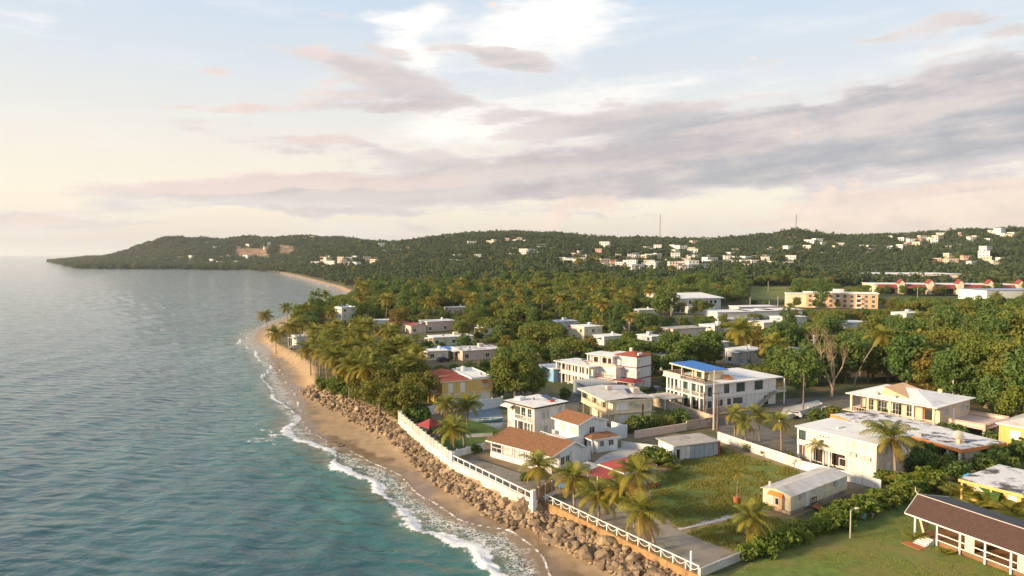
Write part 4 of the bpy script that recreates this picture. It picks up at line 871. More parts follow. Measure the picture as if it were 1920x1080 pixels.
for c in (6.0, 13.6): h.win('S', c, 4.2, 2.0, 1.5, .9, 'l')
h.win('S', 9.4, 3.4, 1.0, 2.1, .9, 'd'); h.ac('S', 15.8, 3.6, .9)
h.box('terrace_slab', 'pinkwall', 5.6, -6.4, 1.95, 17.2, .89, 2.16); h.cols('concrete_pale', [(6.0, -6.0), (11.4, -6.0), (16.8, -6.0), (16.8, -1.0)], 0, 1.95, .4)
for a, b in (((5.7, -6.3, 2.16), (17.1, -6.3, 2.16)), ((17.1, -6.3, 2.16), (17.1, .8, 2.16)), ((5.7, -6.3, 2.16), (5.7, .3, 2.16))): h.rail(a, b, .9, 'pinkwall', .35, .6)
h.box('garage', 'dark_void', 8, -3.0, 0, 15.5, .88, 1.94)

# --- long white building with upper storey overhanging
h = House('long_white_house', 'long white two-storey house with a flat white roof and air conditioners', (57.9, 108.2), 33.5)
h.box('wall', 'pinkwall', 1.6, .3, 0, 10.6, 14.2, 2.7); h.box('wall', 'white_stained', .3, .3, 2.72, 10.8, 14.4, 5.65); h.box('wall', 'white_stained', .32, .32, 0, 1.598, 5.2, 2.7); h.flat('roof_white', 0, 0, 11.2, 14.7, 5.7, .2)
h.cols('white', [(.5, y) for y in (5.4, 8.4, 9.4, 11.8, 14.2)], 0, 2.72, .3)
h.win('W', 13.4, 4.5, 1.1, 1.5, .3, 'k'); h.win('W', 5.9, 1.5, 1.1, 1.2, .32, 'v'); h.win('W', 7.4, 1.4, 2.4, 2.2, 1.6, 'v'); h.win('W', 11.0, 1.3, 2.0, 2.2, 1.6, 'v')
for k in range(4): h.win('W', 9.9 - .5 * k, 5.1, .26, .26, .3, 'v')
h.ac('W', 4.7, 3.0, .3); h.ac('W', 4.0, 3.0, .3); h.ac('W', 2.4, 2.9, .3); h.ac('W', 1.6, 2.9, .3)
h.win('S', 3.2, 4.4, 1.2, 1.3, .3, 'l'); h.win('S', 7.0, 4.4, 1.2, 1.3, .3, 'l'); h.box('roof_step', 'roof_white', 4.2, 9.2, 5.9, 6.2, 9.6, 6.1); h.win('S', 3.8, 1.2, 1, 2.1, .32, 'd')
h = House('orange_edged_house', 'long single-storey house with a patched flat roof and orange fascia', (75.7, 115.1), 22)
h.box('wall', 'pinkwall', 1.2, .6, 0, 9.8, 26, 2.9); h.flat('roof_worn', 0, 0, 11.5, 27.5, 3.0, .2); h.box('fascia', 'orange', -.08, 0, 2.6, 0, 17.5, 3.18); h.box('fascia', 'orange', -.08, -.08, 2.6, 11.5, 0, 3.16); h.box('fascia', 'orange', -.08, 23.2, 2.6, 0, 27.5, 3.18)
h.cols('white', [(.4, .5), (.4, 2.6), (.4, 4.8), (.4, 7.2)], 0, 2.98, .3)
for c in (1.7, 3.7, 6.0): h.win('W', c, 1.3, 1.4, 2.2, 1.2, 'v')
dish = MB(); 
for k in range(5): pass
dish.tube([(0, 0, 0), (0, 0, .9)], .05, 6)
dv = []; df = []
for i in range(4):
    for k in range(12): r = .85 * i / 3; a = k * math.pi / 6; dv.append((r * math.cos(a), .5 * (r / .85) ** 2 * .45 - .1, 1.3 + r * math.sin(a)))
for i in range(3):
    for k in range(12): df.append((i * 12 + k, i * 12 + (k + 1) % 12, (i + 1) * 12 + (k + 1) % 12, (i + 1) * 12 + k))
dish.add(dv, df); DISH = dish.mesh('satellite_dish', M['shutter'], True); link_mesh('satellite_dish', DISH, h.r, (3.5, 3.0, 3.2), (0, 0, -.7))
h.box('roof_box', 'concrete', 1.2, 8.2, 3.2, 1.9, 9, 3.7); h.box('roof_box', 'peach', 3.0, 2.4, 3.2, 3.8, 3.0, 3.9)
h = House('ochre_house', 'deep yellow two-storey house cut by the picture edge with pale hip roof', (93.5, 117.6), 35)
h.box('wall', 'deep_yellow', .4, .4, 0, 12, 8.6, 5.2); h.hip('roof_metal', 0, 0, 12.5, 9, 5.3, 1.6); h.win('W', 2.4, 3.6, 1.5, 1.4, .4, 'd', part='shutter'); h.win('W', 6.0, 3.6, 1.4, 1.4, .4, 'd', part='shutter'); h.win('S', 3.0, 3.6, 1.4, 1.3, .4, 'l'); h.box('band', 'peach', .34, .34, 2.6, 12, .398, 2.8)
h = House('yellow_bungalow', 'bright yellow bungalow with a weathered flat roof and green shade sail', (70.2, 93.5), 33)
h.box('wall', 'deep_yellow', 1.0, .8, 0, 12, 7.6, 2.8); h.flat('roof_worn', 0, 0, 13, 8.2, 2.85, .16); h.box('fascia', 'deep_yellow', -.07, -.07, 2.6, 13, 0, 3.0); h.box('fascia', 'deep_yellow', -.07, 0, 2.6, 0, 8.2, 3.0)
h.win('W', 1.6, 1.1, .9, 2.0, 1.0, 'd'); h.win('W', 5.6, 1.6, 1.5, 1.2, 1.0, 'l'); h.win('S', 3, 1.5, 1.2, 1.2, .8, 'l'); h.slab('shade_sail', 'lawn_dark', [(-1.8, 2.4, 1.4), (.9, 3.0, 2.5), (.9, 6.2, 2.5)], .03)
h.cols('deep_yellow', [(.3, .4), (.3, 4), (.3, 7.8)], 0, 2.85, .25)

# --- mobile home
h = House('mobile_home', 'cream mobile home with a grey sheet roof raised on blocks', (38.4, 93.6), 37, cat='mobile home')
h.box('wall', 'cream', .15, .15, .55, 15.5, 4.45, 2.7)
for k in range(6):
    x0 = -.1 + k * 2.64; h.slab('roof_sheet', 'roof_metal', [(x0, -.15, 2.75 + .01 * (k % 2)), (x0 + 2.62, -.15, 2.75 + .01 * (k % 2)), (x0 + 2.62, 2.3, 3.25 + .01 * (k % 2)), (x0, 2.3, 3.25 + .01 * (k % 2))], .08); h.slab('roof_sheet', 'roof_metal', [(x0, 2.31, 3.25), (x0 + 2.62, 2.31, 3.25), (x0 + 2.62, 4.75, 2.75), (x0, 4.75, 2.75)], .08)
h.mb('gable', 'cream', MB().add([(.15, .15, 2.7), (.15, 4.45, 2.7), (.15, 2.3, 3.12), (.25, .15, 2.7), (.25, 4.45, 2.7), (.25, 2.3, 3.12)], [(0, 2, 1), (3, 4, 5), (0, 1, 4, 3), (1, 2, 5, 4), (2, 0, 3, 5)])); h.box('skirting', 'old_wall', .3, .3, 0, 15.2, 4.3, .548)
h.box('bay', 'peach', -.35, 1.2, .6, .149, 3.4, 2.3); h.slab('bay_roof', 'orange', [(-.5, 1.1, 2.35), (-.5, 3.5, 2.35), (.14, 3.3, 2.75), (.14, 1.3, 2.75)], .06)
h.win('W', 1.9, 1.6, .5, .9, -.35, 'v'); h.win('W', 2.8, 1.6, .6, .9, -.35, 'l')
for c in (2.1, 6.2, 7.4, 12.4, 14.2): h.win('S', c, 1.95, .55, .7, .15, 'l')
h.win('S', 4.3, 1.55, .85, 1.95, .15, 'd'); h.ac('S', 12.0, 2.0, .15); h.ac('S', 2.6, 2.0, .15)
dk = MB()
for k in range(8): dk.box(4.9 - .02, -.3 - .28 * k, .3 - .03 * k, 6.3, -.06 - .28 * k, .36 - .03 * k)
h.mb('ramp', 'terracotta', dk); h.rail((4.9, -.1, .5), (6.4, -.1, .5), .9, 'black_trim', .5); h.box('step', 'wood', -1.0, 3.6, 0, .14, 4.4, .5); h.box('vent', 'white_metal', 1.0, 3.9, 3.0, 1.2, 4.1, 3.6)

# --- dark-roofed pavilion in the corner
h = House('open_pavilion', 'long open pavilion with a dark brown roof and white posts on the lawn', (60.45, 65.3), 25, cat='pavilion')
EV = 3.0; RX, RZ = 3.9, 4.5
h.slab('roof', 'roof_dark', [(0, 0, EV), (RX, 0, RZ), (RX, 25.0, RZ), (0, 24.0, EV)], .14)
h.slab('roof', 'roof_slate', [(RX, 0, RZ), (9.8, 0, 3.35), (9.8, 24.6, 3.35), (RX, 25.0, RZ)], .14)['label'] = 'slate-grey rear roof slope'
h.mb('ridge_cap', 'shutter', MB().bar((RX, 0, RZ + .03), (RX, 25.0, RZ + .03), .12, .08)); h.mb('eave_board', 'white_metal', MB().bar((-.04, 0, EV - .08), (-.04, 24.0, EV - .08), .06, .16)); h.mb('barge_board', 'white_metal', MB().bar((0, 24.05, EV - .06), (RX, 25.05, RZ - .06), .06, .18)); h.mb('barge_board', 'white_metal', MB().bar((RX, 25.05, RZ - .06), (9.8, 24.65, 3.29), .06, .18))
h.mb('finial', 'white_metal', MB().tube([(RX, 25.0, RZ), (RX - .2, 25.2, RZ + .35), (RX - .1, 25.3, RZ + .9)], [.07, .05, .02], 6))
h.box('floor', 'wood', .9, 0, .0, 9.0, 22.4, .75); h.box('back_wall', 'yellow', 5.2, 0, .75, 5.4, 22.4, 3.5)
pys = (3.2, 6.0, 8.9, 11.7, 14.5, 17.4, 20.2); h.cols('white', [(.7, y) for y in pys], 0, 3.0, .2); h.cols('white', [(.9, 23.2)], 0, 3.0, .2)
for a, b in zip(pys[:-1], pys[1:]):
    for z in (.75, 1.55): h.mb('rail', 'white_metal', MB().bar((.7, a + .1, z), (.7, b - .1, z), .09, .11))
for y in (10.1, 15.9): h.box('panel', 'cream', .95, y, .76, 1.05, y + 1.1, 2.9)
h.mb('buttress', 'cream', MB().add([(.9, 22.9, 2.95), (3.6, 22.9, 2.95), (2.0, 22.9, .2), (.9, 22.6, 2.95), (3.6, 22.6, 2.95), (2.0, 22.6, .2)], [(0, 1, 2), (5, 4, 3), (0, 3, 4, 1), (1, 4, 5, 2), (2, 5, 3, 0)]))
stp = MB()
for k in range(5): stp.box(-1.2 + .34 * k, 20.4, 0, -.85 + .34 * k, 22.0, .15 + .15 * k)
h.mb('steps', 'white2', stp); h.box('landing', 'terracotta', -2.6, 20.2, .02, -1.22, 22.6, .08)
for k, y in enumerate((4.6, 7.4, 10.4, 13.0, 16.2, 18.9)):
    if k % 2 == 0: h.win('W', y, 1.9, 1.4, 1.5, 5.2, 'v')

# --- red-roofed cottage and neighbours
h = House('red_roofed_cottage', 'small white cottage with crimson roofs beside the grassy lot', (17.0, 103.7), 35.5)
h.box('wall', 'white', .3, .3, 0, 6.9, 5.4, 2.7); h.hip('roof_crimson', 0, 0, 7.3, 5.8, 2.8, .85, inset=2.2); h.box('wall', 'white', 6.9, 1.0, 0, 8.2, 4.6, 2.3); h.slab('lean_to_roof', 'white2', [(6.9, .9, 2.72), (8.4, .9, 2.35), (8.4, 4.7, 2.35), (6.9, 4.7, 2.72)], .1)
h.win('S', 5.4, 1.6, .7, .9, .3, 'v'); h.win('S', 2.0, 1.5, 1.1, 1.2, .3, 'l'); h.win('S', 3.6, 1.05, .9, 2.0, .3, 'd'); h.win('W', 3.0, 1.6, 1.2, 1.1, .3, 'l')
h.slab('porch_roof', 'roof_crimson', [(-3.0, .2, 2.2), (-.05, .2, 2.62), (-.05, 5.2, 2.62), (-3.0, 5.2, 2.2)], .1); h.slab('porch_roof', 'concrete_pale', [(-3.0, 5.25, 2.2), (-.05, 5.25, 2.62), (-.05, 8.2, 2.62), (-3.0, 8.2, 2.2)], .1); h.cols('white', [(-2.8, .4), (-2.8, 2.8), (-2.8, 5.0), (-2.8, 8.0)], 0, 2.15, .14); h.rail((-2.8, .4, 0), (-2.8, 5, 0), .9, 'white_metal', .5)
h = House('storage_block', 'flat grey-roofed block with blue-grey panelled front at the lot corner', (28.4, 118.7), 22, cat='shed')
h.box('wall', 'pale_blue', .3, .3, 0, 9.2, 5.6, 2.5); h.flat('concrete', -.1, -.1, 9.6, 6.0, 2.55, .16)
for k in range(8): h.box('panel', 'grey_blue' if k > 1 else 'white2', 1.3 + k * 1.0, .22, .1, 2.24 + k * 1.0, .298, 2.4)
h.box('side_wall', 'pale_blue', -.3, .2, 0, .1, .6, 2.7); h.box('end_wall', 'maroon', 9.25, .2, 0, 9.7, 3, 2.7); h.win('S', .75, 1.1, .7, 1.9, .3, 'v', part='door')
# gazebo
h = House('gazebo', 'small red hip-roofed gazebo on dark posts behind the picket wall', (-16.2, 133.4), 47, cat='gazebo')
h.hip('roof_crimson', 0, 0, 3.8, 3.8, 2.25, 1.2, fascia='maroon'); h.cols('black_trim', [(.3, .3), (3.5, .3), (.3, 3.5), (3.5, 3.5)], 0, 2.2, .14); h.box('floor', 'concrete', .1, .1, 0, 3.7, 3.7, .1); h.box('table', 'wood', 1.3, 1.3, .1, 2.5, 2.5, .8)

# --- houses of the middle distance: (name, label, px of near roof corner, roof height, angle, lx, ly, wall, roof, storeys)
def mid_house(name, label, px, py, ht, deg, lx, ly, wk, rk, st=1, roof='flat', cat='house', wins=True, z=None, **kw):
    z0 = 3.0 if z is None else z
    p = gp(px, py, z0 + ht); hh = House(name, label, (p.x, p.y), deg, cat, z=z0)
    hh.box('wall', wk, .35, .35, 0, lx - .35, ly - .35, ht - .02)
    if roof == 'flat': hh.flat(rk, 0, 0, lx, ly, ht, .2)
    elif roof == 'lip': hh.flat(rk, .2, .2, lx - .2, ly - .2, ht, .1, lip=.4)
    elif roof == 'hip': hh.hip(rk, 0, 0, lx, ly, ht + .15, min(lx, ly) * .16)
    else: hh.gable_x(rk, 0, 0, lx, ly, ht + .1, lx * .14, wall=wk)
    if wins:
        for s_ in range(st):
            zc = s_ * 2.9 + 1.55
            for k in range(max(1, int(lx / 3.2))): hh.win('S', lx * (k + .5) / max(1, int(lx / 3.2)), zc, 1.3, 1.3, .35, 'wl'[(k + s_) % 2])
            for k in range(max(1, int(ly / 3.6))): hh.win('W', ly * (k + .5) / max(1, int(ly / 3.6)), zc, 1.3, 1.3, .35, 'lv'[(k + s_) % 2])
    if cat == 'house':
        k = len(COL.objects) % 3
        if k == 0: water_tank(hh, lx * .7, ly * .6, ht + .2, 'white_metal', .55, 1.1)
        elif k == 1: hh.ac('T', lx * .3, ht + .2, ly * .4); hh.box('roof_hatch', wk, lx * .6, ly * .6, ht + .2, lx * .6 + 1.8, ly * .6 + 1.8, ht + 1.3)
        if roof == 'flat' and ht < 5: hh.slab('porch_roof', rk, [(-1.8, ly * .25, ht - .5), (.34, ly * .25, ht - .3), (.34, ly * .75, ht - .3), (-1.8, ly * .75, ht - .5)], .1); hh.cols(wk, [(-1.6, ly * .27), (-1.6, ly * .73)], 0, ht - .6, .2)
    return hh
h = mid_house('beach_tower_house', 'white cubic three-storey house among the beach palms', 640, 578, 8.6, 40, 8.5, 8.5, 'white', 'roof_white', 3, 'lip'); h.solar(1.0, 3.0, 9.0, 1.0, 2.2, 0, .3, 4)
mid_house('beach_arcade', 'low cream arcade building next to the white cubic house', 672, 592, 4.4, 25, 9, 6, 'cream', 'roof_white', 1)
mid_house('beach_house', 'white beach house half hidden by palms near the sand spit', 556, 632, 4.0, 35, 8, 7, 'white2', 'roof_white', 1)
mid_house('pink_house', 'pink house with a white flat roof and arched porch', 800, 604, 4.6, 30, 15, 10, 'pinkwall', 'roof_white', 1)
mid_house('red_lean_house', 'low house with a red sheet roof next to the pink house', 770, 612, 3.4, 30, 8, 8, 'pinkwall', 'roof_crimson', 1, 'gable')
mid_house('white_roofed_bungalow', 'bungalow with a broad white roof below the pink house', 812, 634, 3.2, 22, 17, 9, 'cream', 'roof_white', 1)
mid_house('small_cream_house', 'little cream house with a brown-red roof beside a blue tarpaulin', 800, 660, 3.0, 22, 8, 7, 'cream', 'roof_white', 1)
h = House('blue_roofed_shed', 'shed with a bright blue roof beside the little cream house', tuple(gp(822, 656, 5.8)[:2]), 22, cat='shed'); h.slab('roof', 'blue_tarp', [(0, 0, 2.6), (7, 0, 2.6), (7, 6, 3.2), (0, 6, 3.2)], .1); h.cols('wood', [(.3, .3), (6.7, .3), (.3, 5.7), (6.7, 5.7)], 0, 2.6, .15); h.box('wall', 'grey_blue', .4, 3, 0, 6.6, 5.6, 2.6)
mid_house('patched_roof_house', 'house with a patched grey and rusty flat roof beside the round tree', 866, 659, 3.3, 24, 15, 12, 'pinkwall', 'roof_worn', 1)
mid_house('pink_grove_house', 'small pink house seen among the palm grove', 838, 577, 3.8, 20, 14, 8, 'pinkwall', 'roof_white', 1)
mid_house('maroon_porch_house', 'two-storey cream house with a maroon porch roof among trees', 1095, 614, 6.0, 30, 10, 10, 'cream', 'roof_white', 2); mid_house('maroon_lean_to', 'maroon lean-to roof on the side of the two-storey cream house', 1082, 618, 4.6, 30, 5, 7, 'cream', 'red_paint', 1, 'gable', wins=False)
mid_house('flat_white_house', 'flat-roofed white house with roof clutter behind the round trees', 1040, 604, 4.0, 25, 13, 9, 'white2', 'roof_white', 1)
mid_house('low_grey_house', 'low grey-roofed house beside a thin palm', 1090, 608, 3.5, 25, 9, 8, 'white2', 'roof_metal', 1)
mid_house('arched_white_house', 'white bungalow with a curved pale roof in the trees', 1132, 632, 3.4, 28, 11, 8, 'white', 'roof_white', 1)
mid_house('grey_block_house', 'pale block house with a tall grey tower at the tree edge', 1222, 632, 5.4, 30, 6, 9, 'grey_blue', 'roof_white', 2)
mid_house('brick_villa', 'brown-walled house with a grey flat roof above the trees', 1262, 618, 4.6, 25, 18, 10, 'pinkwall', 'concrete', 1)
mid_house('hidden_white_house', 'white house corner glimpsed behind the golden palm', 1400, 660, 4.6, 35, 12, 9, 'white2', 'roof_white', 1)
mid_house('hidden_blue_house', 'pale blue house glimpsed behind the spreading tree', 1242, 668, 4.5, 30, 7, 7, 'pale_blue', 'roof_white', 1)
for i, (a, b, ht, lx, ly, wk, rk, lab) in enumerate([(905, 614, 3.4, 11, 9, 'cream', 'roof_white', 'cream bungalow behind the patched-roof house'), (940, 598, 3.4, 12, 8, 'white2', 'roof_metal', 'grey-roofed bungalow behind the flat-topped tree'), (1180, 606, 3.6, 12, 9, 'white', 'roof_white', 'white bungalow between the maroon porch and brick villa'), (1198, 582, 4.0, 14, 9, 'cream', 'roof_white', 'cream house in front of the institutional block'), (1340, 612, 4.2, 14, 10, 'white', 'roof_white', 'white house below the workshops'), (1372, 600, 4.4, 16, 9, 'white2', 'roof_metal', 'grey-roofed house nearer the workshops'), (1432, 606, 4.4, 14, 10, 'cream', 'roof_white', 'cream house between the workshops and the chapel'), (1330, 645, 4.2, 11, 8, 'pale_blue', 'roof_white', 'pale blue house behind the villa trees'), (700, 602, 3.6, 10, 8, 'white', 'roof_white', 'white bungalow inland of the white cubic house'), (738, 608, 3.4, 9, 8, 'cream', 'roof_red', 'cream bungalow with a red roof near the red lean house'), (1600, 606, 4.4, 13, 9, 'white', 'roof_white', 'white house below the apartment block'), (1700, 588, 5.0, 16, 10, 'white2', 'roof_white', 'white house in the woods below the shopping centre'), (1012, 578, 3.8, 12, 8, 'white', 'roof_metal', 'white house among the tall palms'), (1468, 596, 4.6, 16, 10, 'white', 'roof_white', 'long white house before the apartment block')]):
    mid_house('village_house', lab, a, b, ht, 20 + (i * 7) % 18, lx, ly, wk, rk, 1, 'hip' if rk == 'roof_red' else 'flat')
h = House('school_block', 'long white institutional block with a pale metal roof among trees', tuple(gp(1262, 560, 12.0)[:2]), 18, cat='building'); h.box('wall', 'white2', 0, 0, 0, 34, 24, 8.8); h.slab('roof', 'roof_white', [(-1, -1, 9.0), (36, -1, 9.0), (36, 25, 11), (-1, 25, 11)], .4); h.box('end_wall', 'concrete_pale', -5.5, 2, 0, -.02, 26, 11.0)
for k in range(7): h.win('S', 12 + k * 3.0, 6.5, 1.8, 1.9, 0, 'v')
for k in range(4): h.box('buttress', 'white', 2.0 + k * 2.6, -.5, 0, 2.4 + k * 2.6, -.02, 8)
h.box('lower_wing', 'white', 8, -9, 0, 24, -.52, 4.2)
for i, (a, b, l1, l2) in enumerate([(1345, 586, 22, 16), (1400, 584, 20, 14), (1440, 582, 22, 14), (1385, 576, 26, 12)]):
    mid_house('workshop', ['white-roofed workshop nearest the long institutional block', 'white-roofed workshop in the middle of the industrial row', 'white-roofed workshop by the apartment block end of the row', 'rear pale workshop behind the industrial row'][i], a, b, 5.0, 12, l1, l2, 'far_grey', 'roof_white', 1, cat='workshop')
h = House('apartment_block', 'peach three-storey apartment block with white balconies', tuple(gp(1512, 549, 13.0)[:2]), -16, cat='apartment block'); h.box('wall', 'peach', 0, 0, 0, 44, 14, 9.6); h.flat('roof_white', -.6, -.6, 44.6, 14.6, 9.65, .3, lip=.4); h.box('stair_core', 'white', 18, 4, 9.95, 24, 10, 12.5); h.box('wall', 'cream', -12, 3, 0, -.02, 16, 9.0); h.flat('roof_white', -12.5, 2.5, -.64, 16.5, 9.05, .3)
for s_ in range(3):
    for k in range(10): h.win('S', 2.4 + 4.3 * k, 1.7 + 3.1 * s_, 2.0, 1.8, 0, 'v' if k % 3 == 1 else 'w')
    for k in (1, 4, 7): h.box('balcony', 'white', 1.0 + 4.3 * k, -1.4, .2 + 3.1 * s_, 3.9 + 4.3 * k, -.02, 1.2 + 3.1 * s_)
    for k in range(3): h.win('W', 5 + 3.5 * k, 1.7 + 3.1 * s_, 1.4, 1.5, -12, 'v')
for k in (1, 4, 7): h.box('pilaster', 'white', .5 + 4.3 * k, -.6, 0, .98 + 4.3 * k, -.02, 9.6)
h = House('shopping_centre', 'long low shopping centre with crimson awnings and gabled entrances', tuple(gp(1640, 534, 12.0)[:2]), -8, cat='building', z=4.0); h.r.scale = (1, 1, 1.4); h.box('wall', 'cream', 0, 0, 0, 120, 30, 6); h.flat('roof_white', -.5, -.5, 120.5, 30.5, 6.05, .3)
for k in range(5):
    h.slab('awning', 'roof_crimson', [(2 + 24 * k, -3.2, 4.0), (18 + 24 * k, -3.2, 4.0), (18 + 24 * k, -.02, 6.0), (2 + 24 * k, -.02, 6.0)], .3); h.box('shopfront', 'dark_void', 3 + 24 * k, -.3, .2, 17 + 24 * k, -.02, 3.4)
    x = 18.5 + 24 * k; h.mb('entrance_gable', ['cream', 'roof_crimson'], MB().add([(x, -4, 0), (x + 5, -4, 0), (x + 5, -4, 7), (x + 2.5, -4, 9), (x, -4, 7), (x, -.02, 0), (x + 5, -.02, 0), (x + 5, -.02, 7), (x + 2.5, -.02, 9), (x, -.02, 7)], [(0, 1, 2, 3, 4), (2, 7, 8, 3), (3, 8, 9, 4), (1, 6, 7, 2), (0, 4, 9, 5)]))
    h.mb('gable_roof', 'roof_crimson', MB().slab([(x - .6, -4.4, 6.9), (x + 2.5, -4.4, 9.4), (x + 2.5, 2, 9.4), (x - .6, 2, 6.9)], .3)); h.mb('gable_roof', 'roof_crimson', MB().slab([(x + 2.5, -4.4, 9.4), (x + 5.6, -4.4, 6.9), (x + 5.6, 2, 6.9), (x + 2.5, 2, 9.4)], .3))
h = House('warehouse', 'large cream warehouse with a pale roof behind the shopping centre', tuple(gp(1600, 512, 19.5)[:2]), -6, cat='warehouse', z=8.0); h.box('wall', 'far_cream', 0, 0, 0, 105, 50, 10.5); h.flat('roof_white', -1, -1, 106, 51, 10.5, .6)
for k in range(9): h.box('pilaster', 'far_white', 5 + 11 * k, -.5, 0, 6.2 + 11 * k, -.02, 10.4)
h.box('annex', 'far_white', -35, 6, 0, -.02, 40, 7.5); h.slab('canopy', 'roof_white', [(40, -14, 7.0), (96, -14, 7.0), (96, -.6, 8.0), (40, -.6, 8.0)], .4); h.cols('far_white', [(42, -13), (58, -13), (76, -13), (94, -13)], 0, 6.6, .6)
mid_house('blue_roofed_hall', 'blue-grey roofed hall at the inland end of the shopping centre', 1850, 545, 8.0, 6, 70, 30, 'far_white', 'grey_blue', 1, 'flat', cat='hall')
mid_house('white_chapel', 'small pale chapel roof among trees left of the bare tree', 1530, 668, 4.6, 32, 9, 13, 'peach', 'roof_metal', 1, 'gable', cat='chapel')
cp = gp(1525, 690, 3.0); o = empty('chapel_cross', (cp.x, cp.y, 3.0), R(20), 'white cross on a post rising among the trees by the chapel', 'cross'); MB().bar((0, 0, 0), (0, 0, 10.5), .28).build('post', M['white_metal'], o); MB().bar((-1.1, 0, 8.9), (1.1, 0, 8.9), .26).build('arm', M['white_metal'], o)

# ------------------------------------------------------------------ sea walls and fences
def seg(a, b): a, b = Vector((a[0], a[1], 0)), Vector((b[0], b[1], 0)); d = b - a; return a, d.length, math.atan2(d.y, d.x)
def fence(name, label, a, b, cat='fence', z=3.0):
    p, L_, an = seg(a, b); return empty(name, (p.x, p.y, z), an, label, cat), L_
A0, A1, A2 = gp(748, 790), gp(798, 833), gp(846, 871)
for i, (p, q) in enumerate(((A0, A1), (A1, A2))):
    f, L_ = fence('picket_wall', ['pink-white picket wall with the dark gap, gazebo half', 'pink-white picket wall half nearer the railing wall'][i], p, q, 'wall')
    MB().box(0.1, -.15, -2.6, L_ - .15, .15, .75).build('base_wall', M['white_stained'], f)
    n = max(4, round(L_ / 2.2))
    for k in range(n + 1): MB().box(k * (L_ - .4) / n + .0, -.17, .752, k * (L_ - .4) / n + .26, .17, 2.35).build('post', M['white'], f)
    for k in range(n):
        x0 = k * (L_ - .4) / n + .262; x1 = (k + 1) * (L_ - .4) / n - .002; m_ = int((x1 - x0) / .11); vs = []; fs = []
        for j in range(m_ * 2 + 1):
            x = x0 + (x1 - x0) * j / (m_ * 2); y = -.06 if j % 4 in (0, 1) else .03; vs += [(x, y, .80), (x, y, 2.15)]
            if j: b_ = len(vs); fs.append((b_ - 4, b_ - 2, b_ - 1, b_ - 3))
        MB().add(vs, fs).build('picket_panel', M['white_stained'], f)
f, L_ = fence('back_wall', 'white boundary wall between the gazebo lawn and the yellow house', gp(752, 787), gp(862, 768), 'wall'); MB().box(0, -.1, 0, L_, .1, 2.0).build('panel', M['white'], f)
f, L_ = fence('driveway_wall', 'pale blue-white wall along the driveway behind the boat', gp(864, 776), gp(942, 762), 'wall'); 
for k in range(4): MB().box(k * L_ / 4 + .13, -.08, 0, (k + 1) * L_ / 4 - .13, .08, 2.3).build('panel', M['pale_blue'], f); MB().box((k + 1) * L_ / 4 - .128, -.14, 0, (k + 1) * L_ / 4 + .128, .14, 2.5).build('post', M['white'], f)
f, L_ = fence('low_side_wall', 'low white wall from the picket wall to the brown-roofed house', gp(851, 858), gp(908, 843), 'wall'); MB().box(0, -.1, 0, L_, .1, 1.25).build('panel', M['white'], f)
for k in range(3): MB().box(k * L_ / 3 + .6, -.14, 0, k * L_ / 3 + .85, .14, 1.4).build('post', M['white'], f)
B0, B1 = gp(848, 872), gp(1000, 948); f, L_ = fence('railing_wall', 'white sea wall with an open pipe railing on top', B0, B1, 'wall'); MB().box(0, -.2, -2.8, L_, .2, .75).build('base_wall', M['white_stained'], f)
n = 12
for k in range(1, n): MB().bar((k * L_ / n, 0, .75), (k * L_ / n, 0, 1.75), .12).build('post', M['white_metal'], f)
for z in (1.75,): MB().bar((0.2, 0, z), (L_ - .2, 0, z), .14).build('rail', M['white_metal'], f)
MB().bar((0.2, 0, .9), (L_ - .2, 0, .9), .06).build('rail', M['white_metal'], f)
for x in (0, L_): MB().box(x - .3, -.3, -2.8, x + .3, .3, 2.25).build('pillar', M['white'], f)
f, L_ = fence('rusty_end_panel', 'rust-stained mesh panel on a white base beside the railing wall end', gp(1003, 946), gp(1040, 927), 'fence'); MB().box(0.1, -.12, -1.5, L_, .12, .6).build('base_wall', M['white'], f); MB().box(.2, -.03, .62, L_, .03, 2.3).build('panel', M['ochre_wall'], f)
for k in range(3): MB().bar((L_ * (k + .5) / 3, -.05, .6), (L_ * (k + .5) / 3, -.05, 2.4), .08).build('post', M['white_metal'], f)
C0, C1 = gp(1022, 941), gp(1310, 1080); f, L_ = fence('rope_fence', 'white post fence with hanging rope swags on the ochre sea wall', C0, C1); MB().box(-.2, -.22, -2.9, L_ + 2, .22, .12).build('base_wall', M['ochre_wall'], f)['label'] = 'ochre stained retaining wall'
n = 15
for k in range(n + 1): MB().bar((k * L_ / n, 0, .12), (k * L_ / n, 0, 1.18), .12).build('post', M['white_metal'], f)
MB().bar((0, 0, 1.12), (L_, 0, 1.12), .11).build('top_rail', M['white_metal'], f)
sw = MB(); d = L_ / n; sw.tube([(d * t / 8, 0, 1.0 - .55 * (1 - (2 * t / 8 - 1) ** 2)) for t in range(9)], .04, 5); sw = sw.mesh('rope', M['white_metal'], True)
for k in range(n): link_mesh('rope', sw, f, (k * d, 0, 0))
MB().tube([(L_ - 1.2, .1, 0), (L_ - 1.2, .1, 2.4)], .12, 8).build('tall_post', M['white_metal'], f)
f, L_ = fence('corner_wall', 'grey concrete wall between the rope fence and the hedge', gp(1312, 1082), gp(1394, 1048), 'wall')
for k in range(3): MB().box(k * L_ / 3 + .01, -.1, -.5, (k + 1) * L_ / 3 - .01, .1, 1.0).build('panel', M['concrete_pale'], f)
E0, E1, E2 = gp(1346, 826), gp(1502, 880), gp(1652, 918)
f, L_ = fence('chain_wall', 'long white wall painted with a dark chain and anchor', E0, E1, 'wall'); n = 6
for k in range(n): MB().box(k * L_ / n + .005, -.1, 0, (k + 1) * L_ / n - .005, .1, 1.75).build('panel', M['white_stained'], f)
